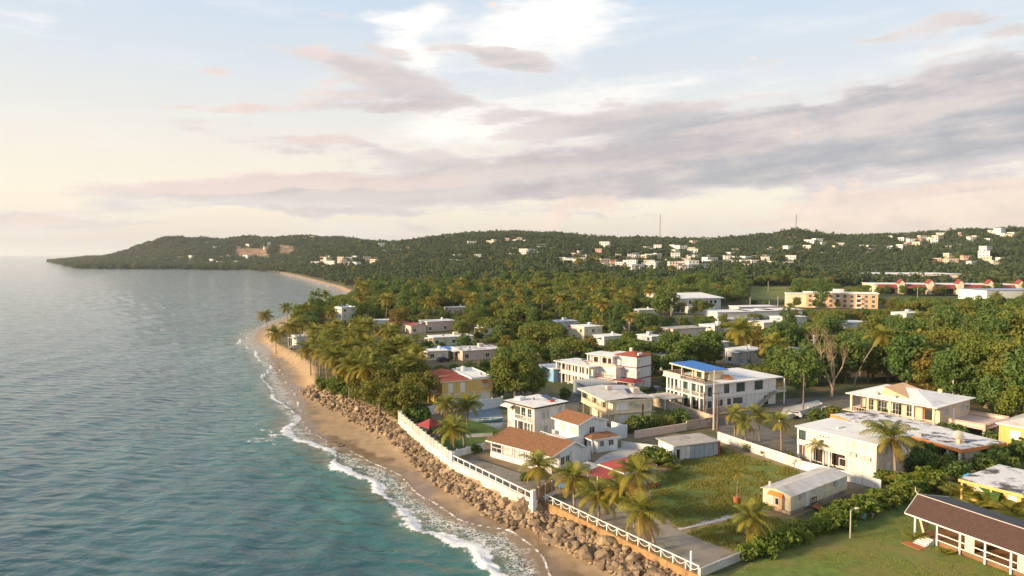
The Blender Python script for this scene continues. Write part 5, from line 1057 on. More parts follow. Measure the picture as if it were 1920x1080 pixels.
ch = MB(); ch.tube([(1.5 + t * .25, -.13, 1.25 + .28 * math.cos(t * .25 * 2.2) - .01 * t) for t in range(int((L_ - 4) / .25))], .05, 5); ch.build('chain', M['grey_blue'], f)
an = MB(); xx = L_ - 1.3; an.bar((xx - .5, -.13, .35), (xx + .5, -.13, 1.45), .09).tube([(xx - .5 + .55 * math.cos(a) * 1.1 - .05, -.13, .45 + .55 * math.sin(a)) for a in [x * .3 - 2.2 for x in range(11)]], .06, 5); an.bar((xx + .05, -.13, 1.35), (xx + .6, -.13, 1.0), .08); an.build('anchor', M['black_trim'], f)
f, L_ = fence('garden_wall', 'white garden wall below the long white house', E1, E2, 'wall'); n = 5
for k in range(n): MB().box(k * L_ / n + .005, -.1, 0, (k + 1) * L_ / n - .005, .1, 1.5).build('panel', M['white'], f)
f, L_ = fence('plot_wall', 'weathered tan wall between the villa and the weedy plot', gp(1225, 760), gp(1340, 800), 'wall'); MB().box(0, -.12, 0, L_, .12, 2.3).build('panel', M['old_wall'], f)
f, L_ = fence('pink_wall', 'low pink and brown wall in front of the weedy plot', gp(1190, 822), gp(1342, 798), 'wall'); MB().box(0, -.12, 0, L_ * .62, .12, 1.5).build('panel', M['pinkwall'], f); MB().box(L_ * .62 + .01, -.12, 0, L_, .12, 1.9).build('panel', M['old_wall'], f)
f, L_ = fence('stained_court_wall', 'whitewashed court wall with rust stain behind the concrete court', gp(1165, 838), gp(1262, 850), 'wall'); MB().box(0, -.1, 0, L_, .1, 1.1).build('panel', M['white2'], f)
f, L_ = fence('yard_fence', 'white block fence of the pale yard beside the villa', gp(1462, 792), gp(1540, 766), 'fence'); MB().box(0, -.1, 0, L_, .1, 1.1).build('panel', M['white2'], f)
for k in range(4): MB().box(k * L_ / 3 - .15, -.16, 0, k * L_ / 3 + .15, .16, 1.4).build('post', M['concrete_pale'], f)

# ------------------------------------------------------------------ street furniture, vehicles, small things
def pole(px, py, h, label, kind='conc', arms=0, lamp=False, group=None, z=None, deg=20):
    p = gp(px, py); z = hz1(p.x, p.y) if z is None else z; o = empty('utility_pole' if not lamp else 'street_lamp', (p.x, p.y, z), R(deg), label, 'utility pole' if not lamp else 'street lamp', group)
    k = 'pole_conc' if kind == 'conc' else 'pole_wood'
    MB().tube([(0, 0, -.3), (0, 0, h)], [.2 if not lamp else .1, .13 if not lamp else .06], 8).build('shaft', M[k], o)
    for i in range(arms): MB().bar((-1.1, 0, h - .5 - .9 * i), (1.1, 0, h - .5 - .9 * i), .11).build('crossarm', M['pole_wood'], o)
    if arms:
        t = MB(); t.tube([(.35, .1, h - 2.8), (.35, .1, h - 1.9)], .24, 8); t.build('transformer', M['metal'], o)
    if lamp: MB().bar((0, 0, h - .05), (.9, 0, h + .1), .07).build('arm', M['metal'], o); MB().box(.75, -.13, h + .02, 1.25, .13, h + .16).build('lamp_head', M['white_metal'], o)
    return o
pl = [pole(1338, 806, 12.4, 'tall pale concrete pole at the corner of the villa plot', arms=0), pole(1345, 812, 8.6, 'dark wooden pole with an orange box beside the concrete pole', 'wood', 1),
      pole(1506, 772, 8.6, 'dark wooden pole with transformer in front of the bare tree', 'wood', 1), pole(1320, 792, 6.5, 'short dark pole in front of the villa colonnade', 'wood', 1),
      pole(1786, 762, 10.0, 'pale leaning pole before the dark tree wall', 'conc', 1), pole(1048, 716, 7.4, 'dark pole beside the gallery house', 'wood', 2), pole(976, 748, 6.2, 'thin street pole in front of the round tree', 'wood', 0), pole(793, 690, 6.0, 'pole beside the little cream house', 'wood', 1), pole(1134, 722, 7.0, 'pole before the white three-storey house', 'wood', 1)]
pole(1594, 1010, 3.7, 'short white lamp post on the mown lawn beside the hedge', lamp=True, deg=20); pole(1540, 790, 3.0, 'short post lamp at the street corner', lamp=True)
for i, (a, b, hh) in enumerate([(1458, 590, 11), (1442, 592, 9), (1406, 588, 10), (1289, 575, 9), (1440, 556, 10), (1537, 566, 10), (1300, 545, 10), (1360, 548, 9), (1178, 560, 9), (1622, 585, 9), (1720, 560, 9), (1258, 602, 9), (1558, 556, 9)]):
    pole(a, b, hh, 'distant pale pole above the inland trees %s' % ['beside the twin poles left of the apartment block', 'thinner of the twin poles by the workshops', 'standing over the workshops', 'behind the institutional block', 'at the playing field', 'behind the apartment block', 'in the woods above the institutional block', 'between the woods and the playing field', 'over the palm grove', 'in front of the apartment block end', 'before the shopping centre entrances', 'in front of the institutional block', 'at the apartment block stair core'][i], 'conc', 1 if i % 2 else 0, group='distant poles inland')
def wire(name, pts, label):
    mb = MB()
    for a, b in zip(pts[:-1], pts[1:]):
        a, b = Vector(a), Vector(b); mb.tube([a.lerp(b, t / 8) - Vector((0, 0, 1.1 * (1 - (2 * t / 8 - 1) ** 2) * (b - a).length / 45)) for t in range(9)], .022, 4, False)
    o = mb.build(name, M['wire']); tag(o, label, 'cable')
def ptop(o, h): return (o.location.x, o.location.y, o.location.z + h)
wire('overhead_cable', [ptop(pl[0], 11.8), ptop(pl[2], 8.2), (110, 175, 12)], 'thin overhead cable from the concrete pole past the bare tree')
wire('overhead_cable', [ptop(pl[5], 7), ptop(pl[8], 6.6), ptop(pl[1], 8.0)], 'thin overhead cable along the street past the beige house')
wire('service_cable', [(75.5, 116, 6.3), (69.9, 101.5, 5.2)], 'service cable sagging to the yellow bungalow')
# boat
bp = gp(918, 792); o = empty('boat', (bp.x, bp.y, 3.03), R(8), 'small teal open boat lying on the driveway', 'boat'); vs = []; fs = []; prof = [(-2.6, .55), (-1.6, .85), (0, .95), (1.4, .8), (2.4, .4), (2.9, .05)]
for x, w in prof: vs += [(x, -w, .75 + .05 * max(0, x)), (x, -w * .7, .25), (x, 0, .1), (x, w * .7, .25), (x, w, .75 + .05 * max(0, x))]
for i in range(5):
    for k in range(4): fs.append((i * 5 + k, i * 5 + k + 1, (i + 1) * 5 + k + 1, (i + 1) * 5 + k))
fs.append((0, 1, 2, 3, 4)); MB().add(vs, fs).build('hull', M['boat_hull'], o)
for x in (-1.5, 0.2, 1.4): MB().box(x - .15, -.7, .55, x + .15, .7, .62).build('thwart', M['white2'], o)
g = MB(); g.tube([(x, -w, .78 + .05 * max(0, x)) for x, w in prof] + [(x, w, .78 + .05 * max(0, x)) for x, w in reversed(prof)], .05, 5); g.build('gunwale', M['pale_blue'], o)
# cars
def car(px, py, deg, mk, label, z=3.02):
    p = gp(px, py); o = empty('parked_car', (p.x, p.y, hz1(p.x, p.y) + .02), R(deg), label, 'car'); body = MB()
    pr = [(-2.2, .35), (-2.25, .8), (-2.1, 1.0), (-1.75, 1.55), (.2, 1.6), (1.0, 1.08), (2.05, .95), (2.2, .7), (2.2, .35)]; n = len(pr)
    body.add([(x, -.85 if z > .9 and z < 1.1 or z < .9 else -.68, z) for x, z in pr] + [(x, .85 if z < 1.1 else .68, z) for x, z in pr], [tuple(range(n)), tuple(reversed(range(n, 2 * n)))] + [(i, n + i, n + (i + 1) % n, (i + 1) % n) for i in range(n)]); body.build('body', M[mk], o)
    for sx, sy in ((-1.35, -1), (1.35, -1), (-1.35, 1), (1.35, 1)): MB().tube([(sx, sy * .9, .33), (sx, sy * .7, .33)], .33, 12).build('wheel', M['rubber'], o)
    for sy in (-1, 1): MB().box(-1.6, sy * .79 - .02, 1.08, .35, sy * .79 + .02, 1.45).build('side_window', M['glass'], o)
    MB().slab([(.27, -.62, 1.60), (1.0, -.7, 1.12), (1.0, .7, 1.12), (.27, .62, 1.60)], .02).build('windscreen', M['glass'], o)
    for sy in (-.6, .6): MB().box(2.19, sy - .18, .7, 2.23, sy + .18, .85).build('headlight', M['white_metal'], o)
    return o
car(553, 655, 200, 'car_paint', 'silver car parked under the beach palms'); car(1228, 735, 120, 'car_dark', 'dark car parked beside the red-roofed three-storey house'); car(832, 678, 30, 'car_dark', 'dark car under the blue-roofed shed')
car(1484, 782, 150, 'car_paint', 'pale car parked in the yard beside the villa')
# water tank, umbrella, chairs, pots, motorbikes
p = gp(1816, 912); o = empty('blue_water_tank', (p.x, p.y, 3), 0, 'round blue plastic water tank among the shrubs', 'water tank'); MB().tube([(0, 0, 0), (0, 0, 1.5), (0, 0, 1.8), (0, 0, 1.95)], [.85, .85, .6, .25], 16).build('drum', M['plastic_blue'], o); MB().tube([(0, 0, 1.95), (0, 0, 2.05)], .26, 10).build('lid', M['plastic_blue'], o)
p = gp(1057, 932); o = empty('parasol', (p.x, p.y, 3), 0, 'blue parasol under the palms beside the rusty panel', 'parasol'); MB().tube([(0, 0, 0), (0, 0, 2.2)], .03, 6).build('pole', M['metal'], o); MB().add([(1.1 * math.cos(a * math.pi / 4), 1.1 * math.sin(a * math.pi / 4), 1.75) for a in range(8)] + [(0, 0, 2.25)], [(a, (a + 1) % 8, 8) for a in range(8)]).build('canopy', M['blue_tarp'], o)
def chair(px, py, mk, label, deg):
    p = gp(px, py); o = empty('garden_chair', (p.x, p.y, 3.02), R(deg), label, 'chair'); MB().box(-.28, -.28, .4, .28, .28, .45).build('seat', M[mk], o); MB().slab([(-.28, .26, .45), (.28, .26, .45), (.28, .38, 1.0), (-.28, .38, 1.0)], .05).build('backrest', M[mk], o)
    for x in (-.24, .24):
        for y in (-.24, .24): MB().bar((x, y, 0), (x, y, .4), .05).build('leg', M[mk], o)
chair(1634, 968, 'white_metal', 'white plastic chair beside the hedge on the lawn', 40); chair(1646, 964, 'plastic_blue', 'blue plastic chair beside the white one at the hedge', 80); chair(1619, 977, 'boat_hull', 'teal garden chair by the hedge', -30)
p = gp(1381, 945); o = empty('plant_pot', (p.x, p.y, 3), 0, 'terracotta pot at the foot of the thin palm', 'pot'); MB().tube([(0, 0, 0), (0, 0, .9), (0, 0, 1.05)], [.38, .5, .52], 12).build('pot', M['terracotta'], o)
def motorbike(px, py, deg, label):
    p = gp(px, py); o = empty('motorbike', (p.x, p.y, 3.02), R(deg), label, 'motorbike')
    for x in (-.65, .65): w = MB(); w.tube([(x + .3 * math.cos(a), 0, .32 + .3 * math.sin(a)) for a in [k * math.pi / 6 for k in range(13)]], .05, 5, False); w.build('wheel', M['rubber'], o)
    MB().bar((-.5, 0, .45), (.4, 0, .55), .25, .3).build('body', M['red_paint'], o); MB().box(-.7, -.14, .7, .1, .14, .82).build('seat', M['black_trim'], o); MB().bar((.6, 0, .32), (.42, 0, 1.0), .07).build('fork', M['metal'], o); MB().bar((.42, -.35, 1.0), (.42, .35, 1.0), .05).build('handlebar', M['metal'], o)
motorbike(1222, 917, 30, 'motorbike leaning by the crimson cottage wall'); motorbike(1234, 913, 50, 'second motorbike nearer the grass by the crimson cottage')
# radio masts on the ridge
def mast(px, py_top, D, label, htop):
    u = (px - 960) / FOC; x = u * D; z = hz1(x, D); o = empty('radio_mast', (x, D, z), 0, label, 'mast'); top = CZ + D * (HZ - py_top) / FOC; h_ = top - z
    for k in range(3): a = k * 2.094; MB().bar((2.2 * math.cos(a), 2.2 * math.sin(a), 0), (.7 * math.cos(a), .7 * math.sin(a), h_), .5).build('leg', M['metal'], o)
    n = 9
    for k in range(1, n):
        r = 2.2 - 1.5 * k / n; b = MB()
        for j in range(3): a, c = j * 2.094, (j + 1) * 2.094; b.bar((r * math.cos(a), r * math.sin(a), h_ * k / n), (r * math.cos(c), r * math.sin(c), h_ * k / n), .35)
        b.build('brace', M['metal'], o)
    MB().box(-1.2, -1.2, h_ - 3.2, 1.2, 1.2, h_ - .5).build('antenna', M['shutter'], o)
mast(1237, 402, 1650, 'slender radio mast on the ridge left of the hilltop', 0); mast(1491, 402, 1560, 'radio mast on the wooded hilltop to the right', 0)

# ------------------------------------------------------------------ boulders of the revetment
def rock_mesh(seed):
    bm = bmesh.new(); bmesh.ops.create_icosphere(bm, subdivisions=2, radius=1.0); rg = np.random.default_rng(seed)
    cuts = [(Vector(frame_dirs(1, rg)[0]), 0.55 + 0.3 * rg.random()) for _ in range(9)]
    for v in bm.verts:
        for n, d in cuts:
            k = v.co.dot(n)
            if k > d: v.co -= n * (k - d) * 0.9
        v.co *= 1 + 0.08 * rg.normal(); v.co.z *= 0.78
    me = bpy.data.meshes.new('boulder'); bm.to_mesh(me); bm.free(); me.materials.append(M['rock']); return me
ROCKS = [rock_mesh(s) for s in range(8)]
def revetment(label, pts, n, off0, off1, s0, s1, small=140):
    P = [gp(*p) for p in pts]; base = P[0]; rg = random.Random(len(label)); L_ = [(b - a).length for a, b in zip(P[:-1], P[1:])]; tot = sum(L_)
    o = empty('rock_revetment', (base.x, base.y, 0), 0, label, 'rock revetment'); V = []; F = []; todo = []
    for i in range(n + small):
        t = rg.uniform(0, tot)
        for a, b, l in zip(P[:-1], P[1:], L_):
            if t <= l: break
            t -= l
        d = (b - a).normalized(); nrm = Vector((-d.y, d.x, 0)); nrm = nrm if nrm.x < 0 else -nrm
        of = rg.uniform(0, 1) * rg.uniform(.75, 1); q = a + d * t + nrm * (off0 + (off1 - off0) * of); s = rg.uniform(s0, s1) * (0.75 + 0.6 * of) * (1.6 if rg.random() < .10 else .7 if rg.random() < .3 else 1)
        if i >= n: s *= 0.5
        todo.append((i, q, s, (s * rg.uniform(.8, 1.25), s * rg.uniform(.75, 1.1), s * rg.uniform(.75, 1.1)), (rg.uniform(-.5, .5), rg.uniform(-.5, .5), rg.uniform(0, 6.28)), ROCKS[rg.randrange(8)]))
    hs = height([t[1].x for t in todo], [t[1].y for t in todo])[0]
    for (i, q, s, sc, e, me), hv in zip(todo, hs):
        z = float(hv) + s * 0.28
        if i < n: link_mesh('stone', me, o, (q.x - base.x, q.y - base.y, z), e, sc)
        else:
            mt = Matrix.LocRotScale(Vector((q.x - base.x, q.y - base.y, z)), __import__('mathutils').Euler(e), Vector(sc)); b_ = len(V)
            V += [tuple(mt @ v.co) for v in me.vertices]; F += [tuple(b_ + j for j in p.vertices) for p in me.polygons]
    tag(link_mesh('rubble', np_mesh('rubble', V, F, M['rock']), o), kind='stuff')
revetment('brown boulder bank below the spreading shore trees', [(592, 714), (655, 746), (705, 770), (752, 794)], 300, -0.8, 5.6, .34, .74, 800)
revetment('boulder bank in front of the picket and railing walls', [(752, 796), (846, 873), (1000, 950)], 300, 0.2, 3.8, .30, .70, 700)
revetment('large boulders heaped below the rope fence', [(1000, 950), (1023, 943), (1340, 1095)], 300, 0.2, 4.6, .32, .84, 800)
for i, (a, b) in enumerate([(625, 825), (640, 832), (905, 962), (632, 828)]):
    p = gp(a, b, .6); o = link_mesh('beach_rock', ROCKS[i], None, (p.x, p.y, hz1(p.x, p.y) + .05), (0, 0, i), (.9, .5, .3)); tag(o, ['dark flat rock on the wet sand, leftmost of three', 'dark flat rock on the wet sand, rightmost of three', 'lone flat rock on the sand below the railing wall', 'dark flat rock on the wet sand, middle of three'][i], 'rock')

AUTO = []                                       # things whose label is finished from what stands beside them
# ------------------------------------------------------------------ palms near the camera
def npalm(px, py, h, label, lean_px=0, **k):
    p = gp(px, py); m_per = p.y / FOC; near_palm(p.x, p.y, h, label, lean=(lean_px * m_per, k.pop('ly', 0.2)), **k)
npalm(1010, 916, 3.4, 'coconut palm on the terrace in front of the brown-roofed house', seed=1, s=.95, r0=.22)
npalm(1077, 958, 4.7, 'coconut palm beside the blue parasol', -4, seed=2, s=.92)
npalm(1123, 978, 3.5, 'golden coconut palm nearest the middle of the rope fence', 0, seed=3, s=.95)
npalm(1199, 1016, 8.6, 'tallest coconut palm of the clump behind the rope fence', -5, seed=4, s=.95)
npalm(1229, 1031, 4.6, 'leaning coconut palm at the seaward edge of the clump', -26, seed=5, s=1.05, n=22)
npalm(1190, 990, 4.9, 'low coconut palm between the tall one and the crimson porch', -22, seed=6, s=.95)
npalm(1412, 1024, 3.4, 'short yellow feathery palm at the seaward end of the hedge', 0, seed=7, s=.85, n=26, nuts=False, name='feather_palm', r0=.2, squash=1.1)
npalm(1381, 946, 4.6, 'thin young palm in a terracotta pot on the grassy lot', 3, seed=8, s=.42, n=12, nuts=False, r0=.07)
npalm(1679, 900, 6.8, 'big coconut palm against the long white house', -6, seed=9, s=1.3, n=24, r0=.26)
npalm(1529, 874, 3.6, 'small slim palm in front of the white chain wall', 0, seed=10, s=.55, n=12, nuts=False, r0=.08)
for i, (a, b, h_, l) in enumerate([(1378, 832, 5.6, 'leftmost royal palm of the row behind the chain wall'), (1398, 838, 4.6, 'second royal palm of the row behind the chain wall'), (1424, 828, 5.4, 'third royal palm of the row behind the chain wall'), (1465, 848, 5.6, 'rightmost royal palm of the row behind the chain wall')]): npalm(a, b, h_, l, -2, seed=20 + i, s=.82, n=16, name='royal_palm', group='palm row behind the chain wall', nuts=False, r0=.16)
npalm(876, 806, 5.2, 'right-hand palm of the gazebo lawn trio', 0, seed=31, s=1.0); npalm(840, 812, 5.8, 'rear left palm of the gazebo lawn trio', -3, seed=32, s=.9); npalm(852, 852, 4.6, 'front palm of the gazebo lawn trio by the low wall', -4, seed=33, s=.95)
npalm(870, 838, 3.0, 'low young palm behind the front palm of the gazebo lawn', -2, seed=34, s=.6, n=14, nuts=False)
# palms of the beach and the groves: crown centre in the photograph and height
def cpalm(px, py, h, label, group, i, s=1.0, lean=None):
    d = (CZ - 3 - h) * FOC / (py - HZ); x = (px - 960) / FOC * d
    for _ in range(3):
        z = hz1(x, d); d = max(80, (CZ - z - h) * FOC / max(py - HZ, 8)) if z < 12 else d; x = (px - 960) / FOC * d
    if lean: x -= lean[0]
    o = far_palm(x, d, h, label, group, i, s, lean=lean)
    if group: AUTO.append((o, label.split(' in ')[0].split(' rising')[0], 'palm'))
beach = [(501, 592, 10, 'dark palm nearest the sand spit'), (538, 577, 11, 'second palm from the sand spit'), (574, 578, 10.5, 'third palm from the sand spit'), (610, 552, 12, 'lone palm standing out over the bay beside the white cubic house'), (619, 586, 9, 'palm in front of the white cubic house')]
for i, (a, b, h_, l) in enumerate(beach): cpalm(a, b, h_, l, None, i, 1.15)
for i, (a, b, h_) in enumerate([(515, 626, 8), (540, 624, 8), (595, 621, 9), (580, 655, 8), (604, 640, 9), (626, 628, 10), (643, 623, 9), (655, 637, 9), (689, 643, 9), (672, 626, 9), (628, 676, 8), (669, 676, 9), (720, 660, 8), (749, 647, 8), (691, 611, 9), (729, 618, 8), (640, 655, 9), (700, 668, 8), (610, 662, 8), (660, 652, 8), (652, 700, 8), (590, 640, 8), (565, 606, 8), (690, 690, 8)]): cpalm(a, b, h_, 'green-gold coconut palm in the dense beach grove', 'palms of the beach grove', i + 3, rnd.uniform(1.2, 1.45))
for i, (a, b, h_) in enumerate([(694, 530, 14), (765, 500, 15), (771, 526, 13), (737, 505, 14), (804, 523, 13), (822, 551, 12), (857, 500, 15), (889, 556, 11), (912, 558, 11), (932, 533, 15), (950, 558, 12), (976, 547, 14), (1017, 558, 13), (1049, 558, 12), (1070, 523, 15), (1148, 510, 14), (1148, 535, 13), (1222, 533, 14), (1217, 518, 14), (723, 551, 12), (850, 551, 11), (953, 510, 17), (971, 516, 16), (921, 507, 16), (677, 562, 11), (790, 545, 12), (1000, 530, 14), (905, 525, 14), (870, 520, 13), (1110, 535, 12), (1185, 545, 12), (1260, 520, 12)]): cpalm(a, b, h_, 'tall coconut palm rising above the inland grove', 'palms above the inland grove', i, rnd.uniform(1.1, 1.4))
for i in range(34):
    a, b = rnd.uniform(560, 775), rnd.uniform(606, 700)
    if a > 585 + (b - 606) * .1: cpalm(a, b, rnd.uniform(6.5, 9.5), 'green-gold coconut palm in the dense beach grove', 'palms of the beach grove', i, rnd.uniform(1.1, 1.4))
for i in range(34): cpalm(rnd.uniform(670, 1290), rnd.uniform(508, 572), rnd.uniform(11, 15), 'tall coconut palm rising above the inland grove', 'palms above the inland grove', i, rnd.uniform(1.1, 1.4))
for i in range(16): cpalm(rnd.uniform(1670, 1910), rnd.uniform(580, 640), rnd.uniform(9, 12), 'tall coconut palm rising above the woods behind the tree wall', 'palms above the woods', i, rnd.uniform(1.0, 1.3))
cpalm(1084, 508, 19, 'tallest palm of the grove with a vine-clad trunk', None, 2, 1.7)
cpalm(1123, 600, 8, 'pale-green palm beside the maroon-porch house', None, 1, .95); cpalm(1180, 596, 9, 'golden palm left of the brick villa', None, 3, 1.0)
far_palm(*gp(1409, 692)[:2], 12.3, 'big golden palm above the villa roof', None, 4, 1.75, lean=(-4.2, .5)); cpalm(1456, 648, 9, 'drooping palm behind the villa roof end', None, 2, 1.5); far_palm(*gp(1600, 732)[:2], 14.4, 'golden palm on a long leaning trunk inland of the bare tree', None, 1, 1.35, lean=(7.2, .5)); cpalm(1873, 556, 12, 'dark palm before the blue-roofed hall', None, 0, 1.3)
# arecas and fan plants by the pavilion
for i, (a, b, l) in enumerate([(1714, 918, 'large arching areca clump behind the big coconut palm'), (1806, 935, 'golden areca clump nearest the pavilion ridge'), (1850, 948, 'areca clump in the middle of the row by the yellow bungalow'), (1905, 968, 'areca clump at the picture edge by the yellow bungalow'), (1717, 1014, 'small fan-leaved clump at the pavilion steps end'), (1772, 1040, 'yellow-green croton-like clump beside the pavilion steps'), (1350, 848, 'low palm shrub at the start of the chain wall'), (1262, 880, 'low palm shrub at the corner of the storage block'), (1690, 905, 'areca clump below the big coconut palm'), (1832, 955, 'low areca clump under the row by the bungalow')]):
    p = gp(a, b); o = empty('areca_palm', (p.x, p.y, 3.0), 0, l, 'palm shrub'); sc = [1.05, .9, .85, .95, .5, .32, .35, .45, .7, .6][i]
    for k in range(16 if i < 4 else 11):
        me = [UPPER[0], UPPER[1], SPEAR[1], MID[0], UPPER[2]][k % 5]; link_mesh('frond', me, o, (rnd.uniform(-.5, .5) * sc, rnd.uniform(-.5, .5) * sc, .25 * sc), (rnd.uniform(-.2, .2), 0, k * 2.4), (sc, sc, sc))

# ------------------------------------------------------------------ hand-set trees
def tree_at(kind, px, py, s, label, name='broadleaf_tree', cat='tree', group=None, sz=None, var=None): p = gp(px, py); return set_plant(kind, name, p.x, p.y, s, label, cat, group, sz, var=var)
for i, (a, b, s, k, l) in enumerate([(712, 776, 1.15, 'shore', 'seaward tree of the spreading shore group'), (757, 784, 1.1, 'shore', 'spreading shore tree leaning over the picket wall end'), (785, 764, 1.05, 'shore', 'spreading shore tree beside the yellow house'), (728, 754, 1.3, 'shore', 'round-headed tree in the middle of the shore group'), (680, 748, 1.05, 'shore', 'low spreading tree at the far end of the boulder bank'), (765, 742, 1.3, 'shore', 'tall spreading tree behind the shore group'), (650, 730, .95, 'bright', 'bright green tree by the beach palms')]): tree_at(k, a, b, s, l, 'shore_tree')
tree_at('big', 966, 756, .86, 'big round dense tree between the yellow house and the gallery house', sz=.92); tree_at('dark', 935, 752, .95, 'dark tree beside the yellow house garage'); tree_at('round', 1000, 748, 1.0, 'round tree at the side of the grey garage house')
for i, (a, b, s, k, l) in enumerate([(1010, 664, 1.5, 'flat', 'wide feathery tree right behind the big round tree'), (930, 640, 1.3, 'flat', 'wide flat-topped tree behind the patched-roof house'), (985, 622, 1.5, 'flat', 'layered olive tree in the centre of the village'), (1185, 690, 1.3, 'flat', 'spreading tree left of the red-roofed tower house'), (1285, 700, 1.5, 'flat', 'layered dark green tree behind the villa'), (1330, 690, 1.3, 'dark', 'dark tree behind the blue deck canopy'), (1260, 690, 1.2, 'dark', 'dark leafy tree between tower house and villa'), (1105, 676, 1.0, 'gold', 'olive-gold tree behind the gallery house roof'), (745, 622, 1.2, 'gold', 'pale feathery tree by the red lean house'), (1150, 680, 1.0, 'round', 'round tree behind the tower house roof'), (1478, 640, 1.15, 'tall', 'tall dark conifer-like tree left of the chapel'), (1632, 640, 1.3, 'bright', 'bright yellow-green tree in front of the apartment block'), (1440, 690, 1.3, 'gold', 'orange-tinged tree behind the villa stair'), (1245, 600, 1.9, 'dark', 'very dark round tree before the institutional block')]): tree_at(k, a, b, s, l)
# tree wall on the right
for i, (a, b, s, k) in enumerate([(1900, 775, 1.1, 'big'), (1850, 765, .95, 'big'), (1790, 758, .85, 'bigdark'), (1740, 745, 1.5, 'gold'), (1920, 740, 1.2, 'big'), (1830, 735, 1.05, 'big'), (1700, 738, 1.5, 'dark'), (1665, 716, 1.35, 'dark'), (1500, 742, 1.2, 'dark'), (1530, 722, 1.3, 'dark'), (1585, 718, 1.4, 'dark'), (1628, 716, 1.2, 'round'), (1875, 720, 1.1, 'bigdark'), (1770, 720, .95, 'big'), (1940, 790, 1.6, 'dark'), (1905, 800, 1.0, 'bright'), (1860, 785, 1.0, 'dark'), (1955, 730, 1.2, 'bigdark')]):
    AUTO.append((tree_at(k, a, b, s, 'x', group='tree wall behind the hip-roofed house'), 'tall %s tree' % {'big': 'broad full-crowned', 'bigdark': 'broad dark', 'round': 'full-crowned', 'dark': 'dark', 'gold': 'yellowish', 'flat': 'spreading', 'bright': 'bright green'}[k], 'in the wall of trees'))
for i in range(30):
    t = i / 29; a = 606 + 186 * t; b = 722 + 70 * t; AUTO.append((tree_at('shrub' if i % 2 else 'shrub_dark', a + rnd.uniform(-8, 8), b + rnd.uniform(-9, 1), rnd.uniform(1.0, 1.8), 'x', 'shore_shrub', 'shrub', 'shrubs under the shore trees'), 'bushy shore shrub', 'under the shore trees'))
# bare tree
p = gp(1560, 745); o = empty('bare_tree', (p.x, p.y, 3.0), 0, 'tall pale leafless tree with forked trunk before the dark woods', 'tree'); o.scale = (1.15, 1.15, 1.3); mb = MB(); rg = random.Random(5)
def branch(a, d, l, r, n):
    pts = [a]; v = d.normalized(); q = a
    for k in range(3): v = (v + Vector((rg.uniform(-.22, .22), rg.uniform(-.22, .22), rg.uniform(-.02, .18)))).normalized(); q = q + v * l / 3; pts.append(q)
    mb.tube(pts, [r, r * .85, r * .7, r * .55], 6, False)
    if n:
        for k in range(3 if n > 1 else 4): branch(pts[rg.choice((2, 3))], v + Vector((rg.uniform(-.8, .8), rg.uniform(-.8, .8), rg.uniform(-.1, .5))), l * rg.uniform(.5, .75), r * .5, n - 1)
branch(Vector((0, 0, -.3)), Vector((.04, 0, 1)), 5.6, .36, 5); branch(Vector((0, 0, 2.0)), Vector((-.5, .2, 1)), 5.6, .22, 5); mb.build('trunk', M['pale_trunk'], o)
def ordinal(n):
    a = 'zeroth first second third fourth fifth sixth seventh eighth ninth tenth eleventh twelfth thirteenth fourteenth fifteenth sixteenth seventeenth eighteenth nineteenth'.split()
    if n < 20: return a[n]
    t, u = divmod(n, 10); w = 'x x twent thirt fort fift sixt sevent eight ninet'.split()[t]
    return w + 'ieth' if u == 0 else w + 'y-' + a[u]
# hedge of sea grapes
H0, H1 = gp(1398, 1052), gp(1748, 912); n = 26
for i in range(n):
    q = H0.lerp(H1, (i + .5) / n); w = 1.1 + 1.0 * i / n
    lab = 'sea grape shrub of the long hedge, %s from its seaward end' % ordinal(i + 1)
    set_plant('grape', 'sea_grape_shrub', q.x + rnd.uniform(-.8, .8), q.y + rnd.uniform(-.7, .7), rnd.uniform(.85, 1.15) * (0.92 + .25 * i / n), lab, 'shrub', 'sea grape hedge')
